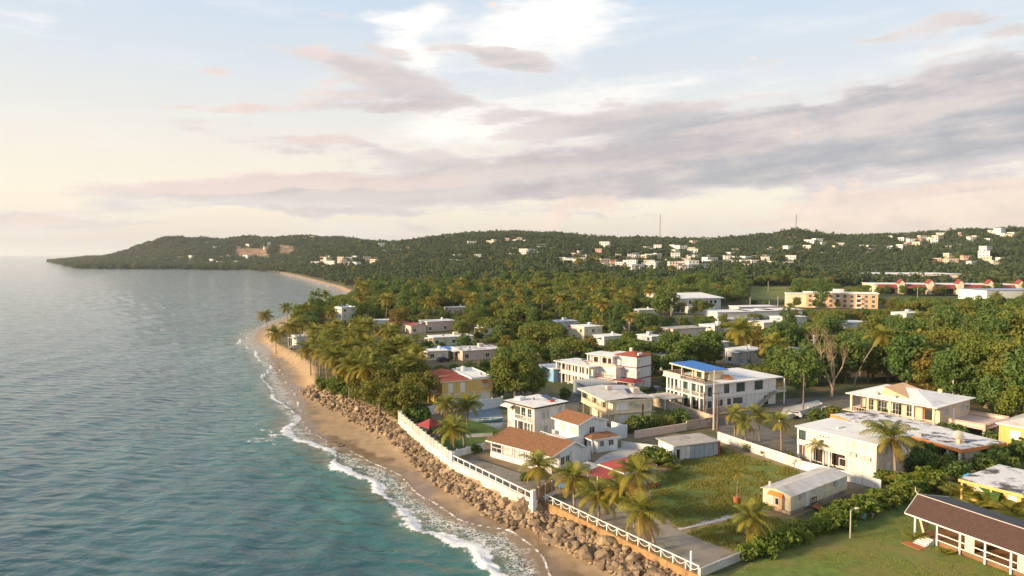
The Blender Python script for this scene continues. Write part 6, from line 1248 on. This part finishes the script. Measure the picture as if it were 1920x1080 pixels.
# garden shrubs
sh = [(1195, 806, 1.5, 'shrub_dark'), (1180, 810, 1.3, 'shrub'), (1210, 804, 1.4, 'shrub_dark'), (1225, 800, 1.2, 'shrub'), (1165, 814, 1.1, 'shrub'), (1275, 792, 1.4, 'shrub_dark'), (1255, 798, 1.0, 'shrub'), (1225, 868, 1.5, 'shrub_dark'), (1245, 872, 1.4, 'shrub'), (1205, 872, 1.2, 'shrub'), (1290, 800, 1.0, 'shrub'), (1620, 788, 1.3, 'shrub_dark'), (1640, 792, 1.3, 'shrub'), (1660, 796, 1.3, 'shrub_dark'), (1680, 801, 1.2, 'shrub'), (1605, 783, 1.2, 'shrub_dark'), (1530, 790, 1.4, 'shrub_dark'), (1560, 780, 1.2, 'shrub'), (1760, 812, 1.3, 'shrub'), (1775, 818, 1.3, 'shrub_dark'), (1795, 822, 1.3, 'shrub_dark'), (1860, 832, 1.4, 'shrub'), (1735, 880, 1.6, 'shrub_dark'), (1765, 885, 1.7, 'shrub'), (1795, 898, 1.5, 'shrub_dark'), (1845, 885, 1.7, 'shrub'), (1865, 870, 1.7, 'shrub_dark'), (1890, 880, 1.4, 'shrub'), (1700, 930, 1.3, 'shrub_dark'), (1745, 910, 1.2, 'shrub'), (1770, 925, 1.0, 'shrub'), (1735, 860, 1.5, 'shrub_dark'), (1790, 870, 1.2, 'shrub'), (1830, 905, 1.1, 'shrub'), (890, 848, .8, 'shrub_dark'), (930, 818, .7, 'shrub'), (1405, 845, .8, 'shrub'), (1440, 855, .8, 'shrub_dark'), (1480, 862, .7, 'shrub'), (985, 900, .6, 'shrub_dark'), (1000, 760, 1.0, 'shrub_dark'), (1205, 742, 1.3, 'shrub'), (1240, 752, 1.2, 'shrub_dark'), (1060, 748, 1.2, 'shrub_dark'), (770, 800, .9, 'shrub_dark'), (1430, 955, .6, 'shrub'), (1875, 905, 1.4, 'shrub'), (1900, 915, 1.3, 'shrub_dark'), (1700, 880, 1.4, 'shrub_dark'), (1660, 905, 1.2, 'shrub'), (1920, 860, 1.8, 'shrub_dark'), (1900, 840, 1.6, 'shrub')]
for a, b, s, k in sh:
    zone = 'in the weedy plot by the beige stilt house' if a < 1300 and b < 830 and a > 1100 else 'in the gardens between the long white house and pavilion' if a > 1650 and b > 845 else 'in front of the hip-roofed house' if a > 1500 else 'in a small yard among the seafront houses'
    AUTO.append((tree_at(k, a, b, s, 'x', 'garden_shrub', 'shrub', 'garden shrubs ' + zone), 'dark leafy garden shrub' if k == 'shrub_dark' else 'light green garden shrub', ''))

# ------------------------------------------------------------------ woods: trees set one by one near, the far mass as stuff
KEEP = [(890, 604, 930, 620, 300), (930, 592, 965, 604, 330), (1172, 598, 1215, 614, 310), (1190, 572, 1240, 588, 380), (1335, 602, 1380, 618, 300), (1365, 592, 1420, 606, 330), (1425, 598, 1470, 612, 320), (1322, 636, 1365, 655, 240), (690, 594, 730, 610, 320), (1592, 598, 1640, 612, 320), (1690, 580, 1740, 594, 400), (1005, 570, 1045, 584, 390), (1460, 586, 1515, 602, 350), (800, 680, 925, 765, 160), (940, 737, 1063, 830, 130), (1012, 662, 1125, 745, 176), (1088, 655, 1228, 800, 145), (1243, 672, 1470, 790, 155), (1590, 712, 1830, 800, 135), (617, 565, 664, 604, 375), (757, 594, 850, 626, 320), (778, 621, 866, 640, 270), (772, 647, 830, 680, 240), (842, 641, 922, 676, 235), (825, 568, 874, 585, 420),
        (1072, 601, 1140, 645, 290), (1028, 593, 1076, 607, 330), (1115, 622, 1168, 640, 275), (1212, 610, 1318, 640, 290), (1217, 548, 1343, 592, 410), (1345, 568, 1472, 588, 480), (1487, 539, 1660, 580, 455), (1630, 522, 1915, 558, 596), (1570, 500, 1832, 535, 700), (1382, 650, 1422, 680, 235), (1408, 538, 1486, 562, 540), (1500, 640, 1572, 672, 230), (1535, 610, 1605, 745, 190), (1380, 600, 1410, 690, 200), (1598, 610, 1690, 735, 192), (545, 628, 575, 655, 280), (1035, 592, 1050, 600, 300), (1745, 478, 1880, 490, 900), (1125, 480, 1300, 500, 900), (590, 480, 700, 492, 900), (840, 478, 910, 490, 850), (1050, 480, 1110, 492, 800), (1490, 745, 1600, 790, 130), (1300, 485, 1350, 505, 800)]
FOOT = []
for o in list(COL.objects):
    if o.type == 'EMPTY' and o.parent is None and o.get('category') in ('house', 'shed', 'building', 'apartment block', 'warehouse', 'workshop', 'hall', 'chapel', 'mobile home', 'pavilion'):
        mw = Matrix.Translation(o.location) @ Matrix.Rotation(o.rotation_euler.z, 4, 'Z'); mx = [max((v[i] for c in o.children if c.type == 'MESH' for v in [Vector(b) for b in c.bound_box]), default=0) for i in (0, 1)]
        FOOT.append((o.location.x, o.location.y, o.rotation_euler.z, mx[0], mx[1]))
def in_foot(x, y, pad):
    for ox, oy, a, lx, ly in FOOT:
        dx, dy = x - ox, y - oy; u = dx * math.cos(a) + dy * math.sin(a); v = -dx * math.sin(a) + dy * math.cos(a)
        if -pad < u < lx + pad and -pad < v < ly + pad: return True
    return False
def blocks(x, y, z, w, h, tol=0.18):
    px, pt = proj(x, y, z + h); _, pb = proj(x, y, z); hw = w * FOC / y / 2; x0, x1 = px - hw, px + hw
    for a, b, c, d, dep in KEEP:
        if y < dep:
            ox = min(x1, c) - max(x0, a); oy = min(pb, d) - max(pt, b)
            if ox > 0 and oy > 0 and ox * oy > tol * min((c - a) * (d - b), (x1 - x0) * (pb - pt)): return True
    return False
rw = random.Random(99); cand = []
y = 163.0
while y < 690:
    step = 6.2 + (y - 163) * 0.006; x = -0.62 * y + rw.uniform(0, step)
    while x < 1.05 * y:
        cand.append((x + rw.uniform(-.42, .42) * step, y + rw.uniform(-.42, .42) * step)); x += step
    y += step
cx = np.array([c[0] for c in cand]); cy = np.array([c[1] for c in cand]); zz, sdd, bdd = height(cx, cy)
dens = fbm(cx / 26.0, cy / 26.0, 3, 61)
woods = []
for (x, y), z, b, dn in zip(cand, zz, bdd, dens):
    if b < (9 if y < 330 else 5): continue
    px = 960 + FOC * x / y
    if px > 1500 and y < 172: continue
    if px < 1110 and y < 195 and px > 800: continue
    if px <= 800 and y < 205: continue
    if 1100 < px < 1500 and y < 186: continue
    if in_foot(x, y, 2.6): continue
    if 1402 < px < 1490 and 505 < y < 640: continue
    if px < 770 and y < 320 and rw.random() < .8: continue
    vil = 640 < px < 1340 and y < 330
    r = rw.random(); s = rw.choice((.6, .8, .95, 1.1, 1.3)) * rw.uniform(.85, 1.15) * (0.82 if vil else 1.12 if px > 1450 and y < 330 else 1.0)
    if vil and dn < 0.40 and r < .6: kind = 'shrub_dark'; s *= 1.5
    else: kind = rw.choices(['flat', 'round', 'dark', 'gold', 'bright', 'tall'], [.25, .21, .20, .13, .14, .07])[0]
    w, h_ = {'flat': (12, 7.6), 'tall': (7, 13.5), 'shrub_dark': (4, 2.3)}.get(kind, (8.5, 9))
    if blocks(x, y, z, w * s, h_ * s, .18 if px < 1200 else .07):
        if rw.random() < .75 and not blocks(x, y, z, 4 * 1.3, 2.3 * 1.3): kind = 'shrub_dark' if r < .6 else 'shrub'; s = rw.uniform(1.0, 1.7)
        else: continue
    woods.append((y, x, z, kind, s))
woods.sort(); ntree = nshrub = 0; mass = []
for y, x, z, kind, s in woods:
    px = 960 + FOC * x / y; tree = not kind.startswith('shrub')
    if tree and ntree < 205 and -0.77 * y < x < 0.77 * y:
        ntree += 1
        zone = 'behind the beach grove' if px < 760 else 'among the village houses' if px < 1110 else 'behind the villa and tower house' if px < 1480 else 'in the thick woods at the right'
        look = {'flat': 'flat-topped spreading tree', 'round': 'round green tree', 'dark': 'dark green tree', 'gold': 'yellowish tree', 'bright': 'bright green tree', 'tall': 'tall narrow dark tree'}[kind]
        AUTO.append((set_plant(kind, 'broadleaf_tree', x, y, s, 'x', 'tree', look + 's ' + zone, z=z), look, ''))
    elif (not tree) and nshrub < 110:
        nshrub += 1; zone = 'at the edge of the village gardens' if px < 1300 else 'below the woods on the inland side'
        AUTO.append((set_plant(kind, 'garden_shrub', x, y, s, 'x', 'shrub', 'low shrubs ' + zone, z=z), 'dense low shrub', ''))
    else: mass.append((x, y, z, s, kind))
def scatter(name, label, pts, templates, zscale=True):
    """one object: points that carry copies of the crown patterns"""
    P = np.array([p[:3] for p in pts], np.float32); me = bpy.data.meshes.new(name); me.vertices.add(len(P)); me.vertices.foreach_set('co', P.ravel()); me.update()
    for nm, vals in (('sc', [p[3] for p in pts]), ('rz', [rw.uniform(0, 6.28) for _ in pts])): a = me.attributes.new(nm, 'FLOAT', 'POINT'); a.data.foreach_set('value', np.array(vals, np.float32))
    a = me.attributes.new('pick', 'INT', 'POINT'); a.data.foreach_set('value', np.array([p[4] for p in pts], np.int32))
    o = link_mesh(name, me); tag(o, label, 'woodland', kind='stuff')
    col = bpy.data.collections.new(name + '_patterns')
    for i, m_ in enumerate(templates): t = bpy.data.objects.new('%s_pattern_%02d' % (name, i), m_); col.objects.link(t)
    ng = bpy.data.node_groups.new(name, 'GeometryNodeTree'); ng.interface.new_socket('Geometry', in_out='INPUT', socket_type='NodeSocketGeometry'); ng.interface.new_socket('Geometry', in_out='OUTPUT', socket_type='NodeSocketGeometry')
    N = ng.nodes; L = ng.links; gi = N.new('NodeGroupInput'); go = N.new('NodeGroupOutput'); ip = N.new('GeometryNodeInstanceOnPoints'); ci = N.new('GeometryNodeCollectionInfo'); ci.inputs[0].default_value = col; ci.inputs[1].default_value = True; ci.inputs[2].default_value = True
    def attr(nm, ty): n = N.new('GeometryNodeInputNamedAttribute'); n.data_type = ty; n.inputs[0].default_value = nm; return n.outputs[0]
    L.new(gi.outputs[0], ip.inputs['Points']); L.new(ci.outputs[0], ip.inputs['Instance']); ip.inputs['Pick Instance'].default_value = True; L.new(attr('pick', 'INT'), ip.inputs['Instance Index'])
    cb = N.new('ShaderNodeCombineXYZ'); L.new(attr('rz', 'FLOAT'), cb.inputs[2]); er = N.new('FunctionNodeEulerToRotation'); L.new(cb.outputs[0], er.inputs[0]); L.new(er.outputs[0], ip.inputs['Rotation'])
    L.new(attr('sc', 'FLOAT'), ip.inputs['Scale']); L.new(ip.outputs[0], go.inputs[0])
    md = o.modifiers.new('scatter', 'NODES'); md.node_group = ng; return o
pat = []; pidx = {}
for k in ('flat', 'round', 'dark', 'gold', 'bright', 'tall', 'shrub_dark', 'shrub'):
    pidx[k] = []
    for cr, tr in KIND[k][:2]: pidx[k].append(len(pat)); pat.append(cr)
scatter('grove', 'dense mixed grove of trees inland of the village', [(x, y, z, s, rw.choice(pidx[k])) for x, y, z, s, k in mass], pat)

# ------------------------------------------------------------------ hill houses
def on_land(px, py, up=3.0):                     # where the sight line first meets the land
    u = (px - 960) / FOC; ys = np.geomspace(430, 3900, 260); z = height(u * ys, ys)[0] + up; c, s_ = math.cos(PITCH), math.sin(PITCH)
    d = ys * c - (z - CZ) * s_; v = ys * s_ + (z - CZ) * c; rows = 540 - FOC * v / d; k = np.nonzero(rows <= py)[0]
    return (u * ys[k[0]], ys[k[0]], z[k[0]] - up) if len(k) else None
def hill_house(w, d, h, st, wk, rk):
    mb = MB(); mb.cur = 0; mb.box(-w/2, -d/2, -3, w/2, d/2, h); mb.cur = 1; mb.box(-w/2 - .4, -d/2 - .4, h + .01, w/2 + .4, d/2 + .4, h + .35); mb.cur = 2
    for s_ in range(st):
        for k in range(max(2, int(w / 3))): x = -w/2 + w * (k + .5) / max(2, int(w / 3)); mb.box(x - .6, -d/2 - .06, s_ * 3 + .9, x + .6, -d/2 - .003, s_ * 3 + 2.3)
        for k in range(2): yy = -d/2 + d * (k + .5) / 2; mb.box(-w/2 - .06, yy - .6, s_ * 3 + .9, -w/2 - .003, yy + .6, s_ * 3 + 2.3)
    return mb.mesh('hill_house', [M[wk], M[rk], M['dark_void']])
HH = [hill_house(10, 8, 3.4, 1, 'far_white', 'roof_white'), hill_house(11, 9, 6.4, 2, 'far_white', 'far_white'), hill_house(13, 9, 3.6, 1, 'far_cream', 'roof_white'), hill_house(9, 9, 6.2, 2, 'far_cream', 'far_grey'), hill_house(12, 8, 3.5, 1, 'far_pink', 'far_red'), hill_house(16, 10, 3.6, 1, 'far_white', 'far_grey'), hill_house(12, 10, 9.4, 3, 'far_white', 'roof_white'), hill_house(9, 8, 3.2, 1, 'far_pink', 'roof_white')]
HLOC = []
for (x0, x1, y0, y1, n, lab) in [(1130, 1300, 478, 501, 120, 'in the white town cluster above the grove'), (1210, 1300, 462, 478, 12, 'on the slope above the white town cluster'), (1300, 1500, 478, 502, 36, 'scattered along the foot of the hills'), (585, 705, 481, 493, 20, 'in the row above the bay beach'), (715, 800, 456, 480, 9, 'on the slope between headland and grove'), (840, 910, 477, 491, 10, 'above the palm grove left of centre'), (935, 1030, 450, 488, 9, 'on the central slope'), (1045, 1115, 478, 493, 13, 'in the small row above the tall palm'), (1725, 1890, 476, 493, 20, 'on the terrace above the warehouse'), (1640, 1770, 440, 470, 14, 'high on the right-hand slope'), (1780, 1910, 428, 450, 11, 'near the right-hand ridge'), (1500, 1640, 452, 482, 10, 'below the hilltop mast'),
                                 (255, 490, 478, 493, 20, 'in the strip of trees on the headland shore'), (370, 520, 455, 474, 8, 'on the headland hill'), (940, 1210, 431, 440, 9, 'along the central ridge'), (1230, 1420, 438, 452, 7, 'under the ridge left of the hilltop mast'), (560, 700, 440, 452, 5, 'along the headland ridge'), (820, 1900, 446, 478, 52, 'scattered over the inland slopes')]:
    for i in range(n):
        a, b = rw.uniform(x0, x1), rw.uniform(y0, y1); q = on_land(a, b, 4.5)
        if q is None or any((q[0] - e[0]) ** 2 + (q[1] - e[1]) ** 2 < 13 ** 2 for e in HLOC): continue
        k = rw.choices(range(8), [5, 4, 3, 2, 1.2, 2, 1, 1.5])[0]; s = rw.uniform(.8, 1.15) * (1.4 if q[1] > 1200 else 1.1)
        o = link_mesh('hill_house', HH[k], None, (q[0], q[1], q[2] + 1.2), (0, 0, R(rw.uniform(-35, 40))), (s, s, s)); HLOC.append(q)
        look = ['small white', 'white two-storey', 'low cream', 'cream two-storey', 'red-roofed pink', 'long white', 'white three-storey', 'small pink'][k]
        tag(o, 'x', 'house', 'distant houses ' + lab); AUTO.append((o, look + ' house', lab))
# ------------------------------------------------------------------ far woods
def far_crown(seed, mk, squash=.8):
    rg = np.random.default_rng(seed); ctr = [(rg.normal() * 2.2, rg.normal() * 2.2, 4.5 + rg.normal() * 1.2, 2.0 + rg.random()) for _ in range(9)]
    return crown_mesh('far_crown', rg, ctr, 1.25, 3.4, .5, M[mk])
FARC = [far_crown(200, 'far_leaf'), far_crown(201, 'far_dark'), far_crown(202, 'far_dark'), far_crown(203, 'far_leaf'), far_crown(204, 'far_leaf'), far_crown(205, 'leaf')]
pts = []; y = 660.0
while y < 3900:
    step = 8.5 if y < 1000 else 10.5 if y < 1500 else 13.0; x0 = -0.71 * y if y > 900 else -0.45 * y; x = x0
    while x < 1.02 * y: pts.append((x + rw.uniform(-.48, .48) * step, y + rw.uniform(-.48, .48) * step)); x += step
    y += step
px_ = np.array(pts); zz, sdd, bdd = height(px_[:, 0], px_[:, 1]); cc, ss = math.cos(PITCH), math.sin(PITCH)
dd = px_[:, 1] * cc - (zz + 9 - CZ) * ss; cols = 960 + FOC * px_[:, 0] / dd; rows = 540 - FOC * (px_[:, 1] * ss + (zz + 9 - CZ) * cc) / dd
ok = ((bdd > 14) | ((px_[:, 1] > 1450) & (sdd > 6))) & (cols > -60) & (cols < 2300)
thin = np.array([rw.random() for _ in pts]) < .72
for a, b, c, d in [(1125, 476, 1305, 503), (590, 480, 700, 494), (1040, 478, 1115, 494), (1730, 474, 1885, 494), (1300, 478, 1400, 503)]: ok &= ~((cols > a) & (cols < c) & (rows > b - 3) & (rows < d + 6) & thin)
RAW = [(440, 462, 505, 480), (520, 457, 553, 475)]
for a, b, c, d in RAW: ok &= ~((cols > a) & (cols < c) & (rows > b - 1) & (rows < d))
ok &= ~((cols > 1400) & (cols < 1490) & (rows > 530) & (px_[:, 1] < 760) & (px_[:, 1] > 500))
if HLOC:
    hl = np.array(HLOC); 
    for hx, hy, hzv in hl:
        ok &= ~(((px_[:, 0] - hx) ** 2 + (px_[:, 1] - hy) ** 2 < 64) | ((np.abs(px_[:, 0] * hy / px_[:, 1] - hx) < 7) & (px_[:, 1] < hy) & (px_[:, 1] > hy - 22 - hy * .012)))
idx = np.nonzero(ok)[0]; vis = []
far_pts = [(px_[i, 0], px_[i, 1], zz[i] - 1.0, rw.uniform(.85, 1.5) * (1.0 if px_[i, 1] < 1500 else 1.25), rw.choices(range(6), [3, 4, 4, 3, 3, .5])[0]) for i in idx if not in_foot(px_[i, 0], px_[i, 1], 4)]
scatter('hill_woods', 'continuous woodland covering the distant hills and headland', far_pts, FARC)
# bare red cuttings on the headland hill, and the playing field
def draped(name, box, mk, label, cat, n=10, lift=1.2):
    a, b, c, d = box; V = []; F = []
    for j in range(n + 1):
        for i in range(n + 1):
            e = 0.12 * (j in (0, n)) ; q = on_land(a + (c - a) * i / n + rw.uniform(-1, 1), b + (d - b) * j / n + rw.uniform(-.6, .6), .5); q = q or (0, 4000, 0); V.append((q[0], q[1], q[2] + lift))
    for j in range(n):
        for i in range(n): k = j * (n + 1) + i; F.append((k, k + n + 1, k + n + 2, k + 1))
    tag(link_mesh(name, np_mesh(name, V, F, M[mk], True)), label, cat, kind='structure')
draped('cutting', (440, 467, 505, 481), 'red_earth', 'red earth cutting on the headland hill', 'cutting'); draped('cutting', (520, 459, 552, 475), 'red_earth', 'rounded red earth cutting further along the headland', 'cutting')
draped('playing_field', (1408, 538, 1486, 562), 'lawn', 'flat green playing field beyond the workshops', 'field', lift=.3)
# rough grass: the open lot, the ground round the feather palm, the weedy plot, and a short sward with ragged rim on the mown lawn
def blades(name, pts, n, h0, h1, label, seed, cell=2.5):
    rg = np.random.default_rng(seed); poly = [gp(*q) for q in pts]; xs = [p.x for p in poly]; ys = [p.y for p in poly]
    gx = rg.uniform(min(xs), max(xs), n); gy = rg.uniform(min(ys), max(ys), n); inside = signed([(p.x, p.y) for p in poly], gx, gy) > -.25 * rg.random(n)
    dn = fbm(gx / cell, gy / cell, 3, 77); keep = inside & (rg.random(n) < np.clip((dn - .3) * 3, .05, 1)); gx, gy, dn = gx[keep], gy[keep], dn[keep]; n = len(gx)
    a = rg.uniform(0, 6.28, n); hgt = h0 + h1 * np.clip(dn - .3, 0, 1) * rg.random(n); wv = .05 + .03 * rg.random(n); dx, dy = np.cos(a) * wv, np.sin(a) * wv; lx, ly = rg.normal(size=n) * hgt * .5, rg.normal(size=n) * hgt * .5
    z0 = np.full(n, 3.01); V = np.stack([np.stack([gx - dx, gy - dy, z0], 1), np.stack([gx + dx, gy + dy, z0], 1), np.stack([gx + dx * .3 + lx, gy + dy * .3 + ly, z0 + hgt], 1), np.stack([gx - dx * .3 + lx, gy - dy * .3 + ly, z0 + hgt], 1)], 1).reshape(-1, 3)
    tag(link_mesh(name, np_mesh(name, V, np.arange(4 * n).reshape(-1, 4), M['grass_blade'], False, {'tint': np.repeat(np.clip(dn * 1.3 - .2 + rg.normal(size=n) * .15, 0, 1), 4)})), label, 'grass', kind='stuff')
blades('grass', [(1215, 905), (1290, 860), (1350, 838), (1500, 884), (1500, 905), (1430, 945), (1380, 965), (1275, 990), (1230, 960)], 70000, .16, .5, 'rough uneven grass of the open lot', 8)
blades('grass', [(1285, 1000), (1400, 966), (1500, 975), (1420, 1035), (1370, 1030)], 26000, .14, .7, 'long yellowing grass round the feathery palm', 9, 1.6)
blades('grass', [(1225, 772), (1300, 768), (1325, 795), (1240, 812), (1195, 800)], 14000, .2, .8, 'weeds of the plot behind the beige house', 10, 1.6)
blades('grass', [(1372, 1082), (1430, 1044), (1590, 972), (1700, 930), (1790, 935), (1900, 965), (2050, 1015), (2060, 1120), (1340, 1150)], 90000, .05, .14, 'short sward of the mown lawn', 11, 3.0)
blades('grass', [(800, 800), (852, 785), (905, 792), (945, 806), (912, 820), (890, 850), (848, 852)], 14000, .05, .12, 'short sward of the gazebo lawn', 12, 2.0)

# ------------------------------------------------------------------ labels that single out each of the many
MARKS = [('yellow house', 865, 720), ('white balcony house', 1000, 780), ('gallery house', 1070, 690), ('tower house', 1175, 690), ('beige stilt house', 1155, 755), ('blue-decked villa', 1350, 720), ('hip-roofed house', 1710, 750), ('long white house', 1580, 830), ('white cubic beach house', 640, 585), ('pink house', 805, 610), ('patched-roof house', 880, 655), ('little cream house', 795, 665), ('pink grove house', 848, 577), ('maroon-porch house', 1105, 625), ('flat white house', 1050, 600), ('brick villa', 1290, 620), ('institutional block', 1290, 565), ('workshops', 1410, 580), ('apartment block', 1560, 560), ('shopping centre', 1780, 545), ('chapel', 1540, 665), ('leaning palm', 1640, 680), ('big round tree', 965, 690), ('sand spit', 470, 630), ('dark-roofed pavilion', 1820, 990), ('yellow bungalow', 1890, 890), ('playing field', 1445, 550), ('vine-clad palm', 1084, 530), ('bay beach', 640, 540), ('spreading shore trees', 740, 720), ('crimson cottage', 1180, 880), ('storage block', 1300, 830), ('tree wall', 1860, 680), ('gazebo lawn', 850, 810)]
buck = {}
for o, look, lab in AUTO:
    px, py = proj(o.location.x, o.location.y, o.location.z + 3)
    if lab and lab != 'palm': key = (look, lab)
    else: mk = min(MARKS, key=lambda q: (q[1] - px) ** 2 + ((q[2] - py) * 2) ** 2)[0]; key = (look, 'by the ' + mk)
    buck.setdefault(key, []).append((px, o))
for (look, where), lst in buck.items():
    lst.sort(key=lambda q: q[0])
    for i, (px, o) in enumerate(lst): o['label'] = '%s %s' % (look, where) if len(lst) == 1 else '%s %s, %s from the sea' % (look, where, ordinal(i + 1))

# ------------------------------------------------------------------ air
hm = bpy.data.materials.new('haze'); hm.use_nodes = True; nt = hm.node_tree; nt.nodes.clear()
pv = nt.nodes.new('ShaderNodeVolumePrincipled'); pv.inputs['Color'].default_value = (0.82, 0.87, 0.94, 1); pv.inputs['Density'].default_value = 0.00005; pv.inputs['Anisotropy'].default_value = 0.2
ou = nt.nodes.new('ShaderNodeOutputMaterial'); nt.links.new(pv.outputs[0], ou.inputs['Volume'])
hz_o = MB().box(-58000, -58000, -9, 58000, 58000, 260).build('haze', hm); tag(hz_o, 'thin evening haze over the coast', 'haze', kind='stuff')
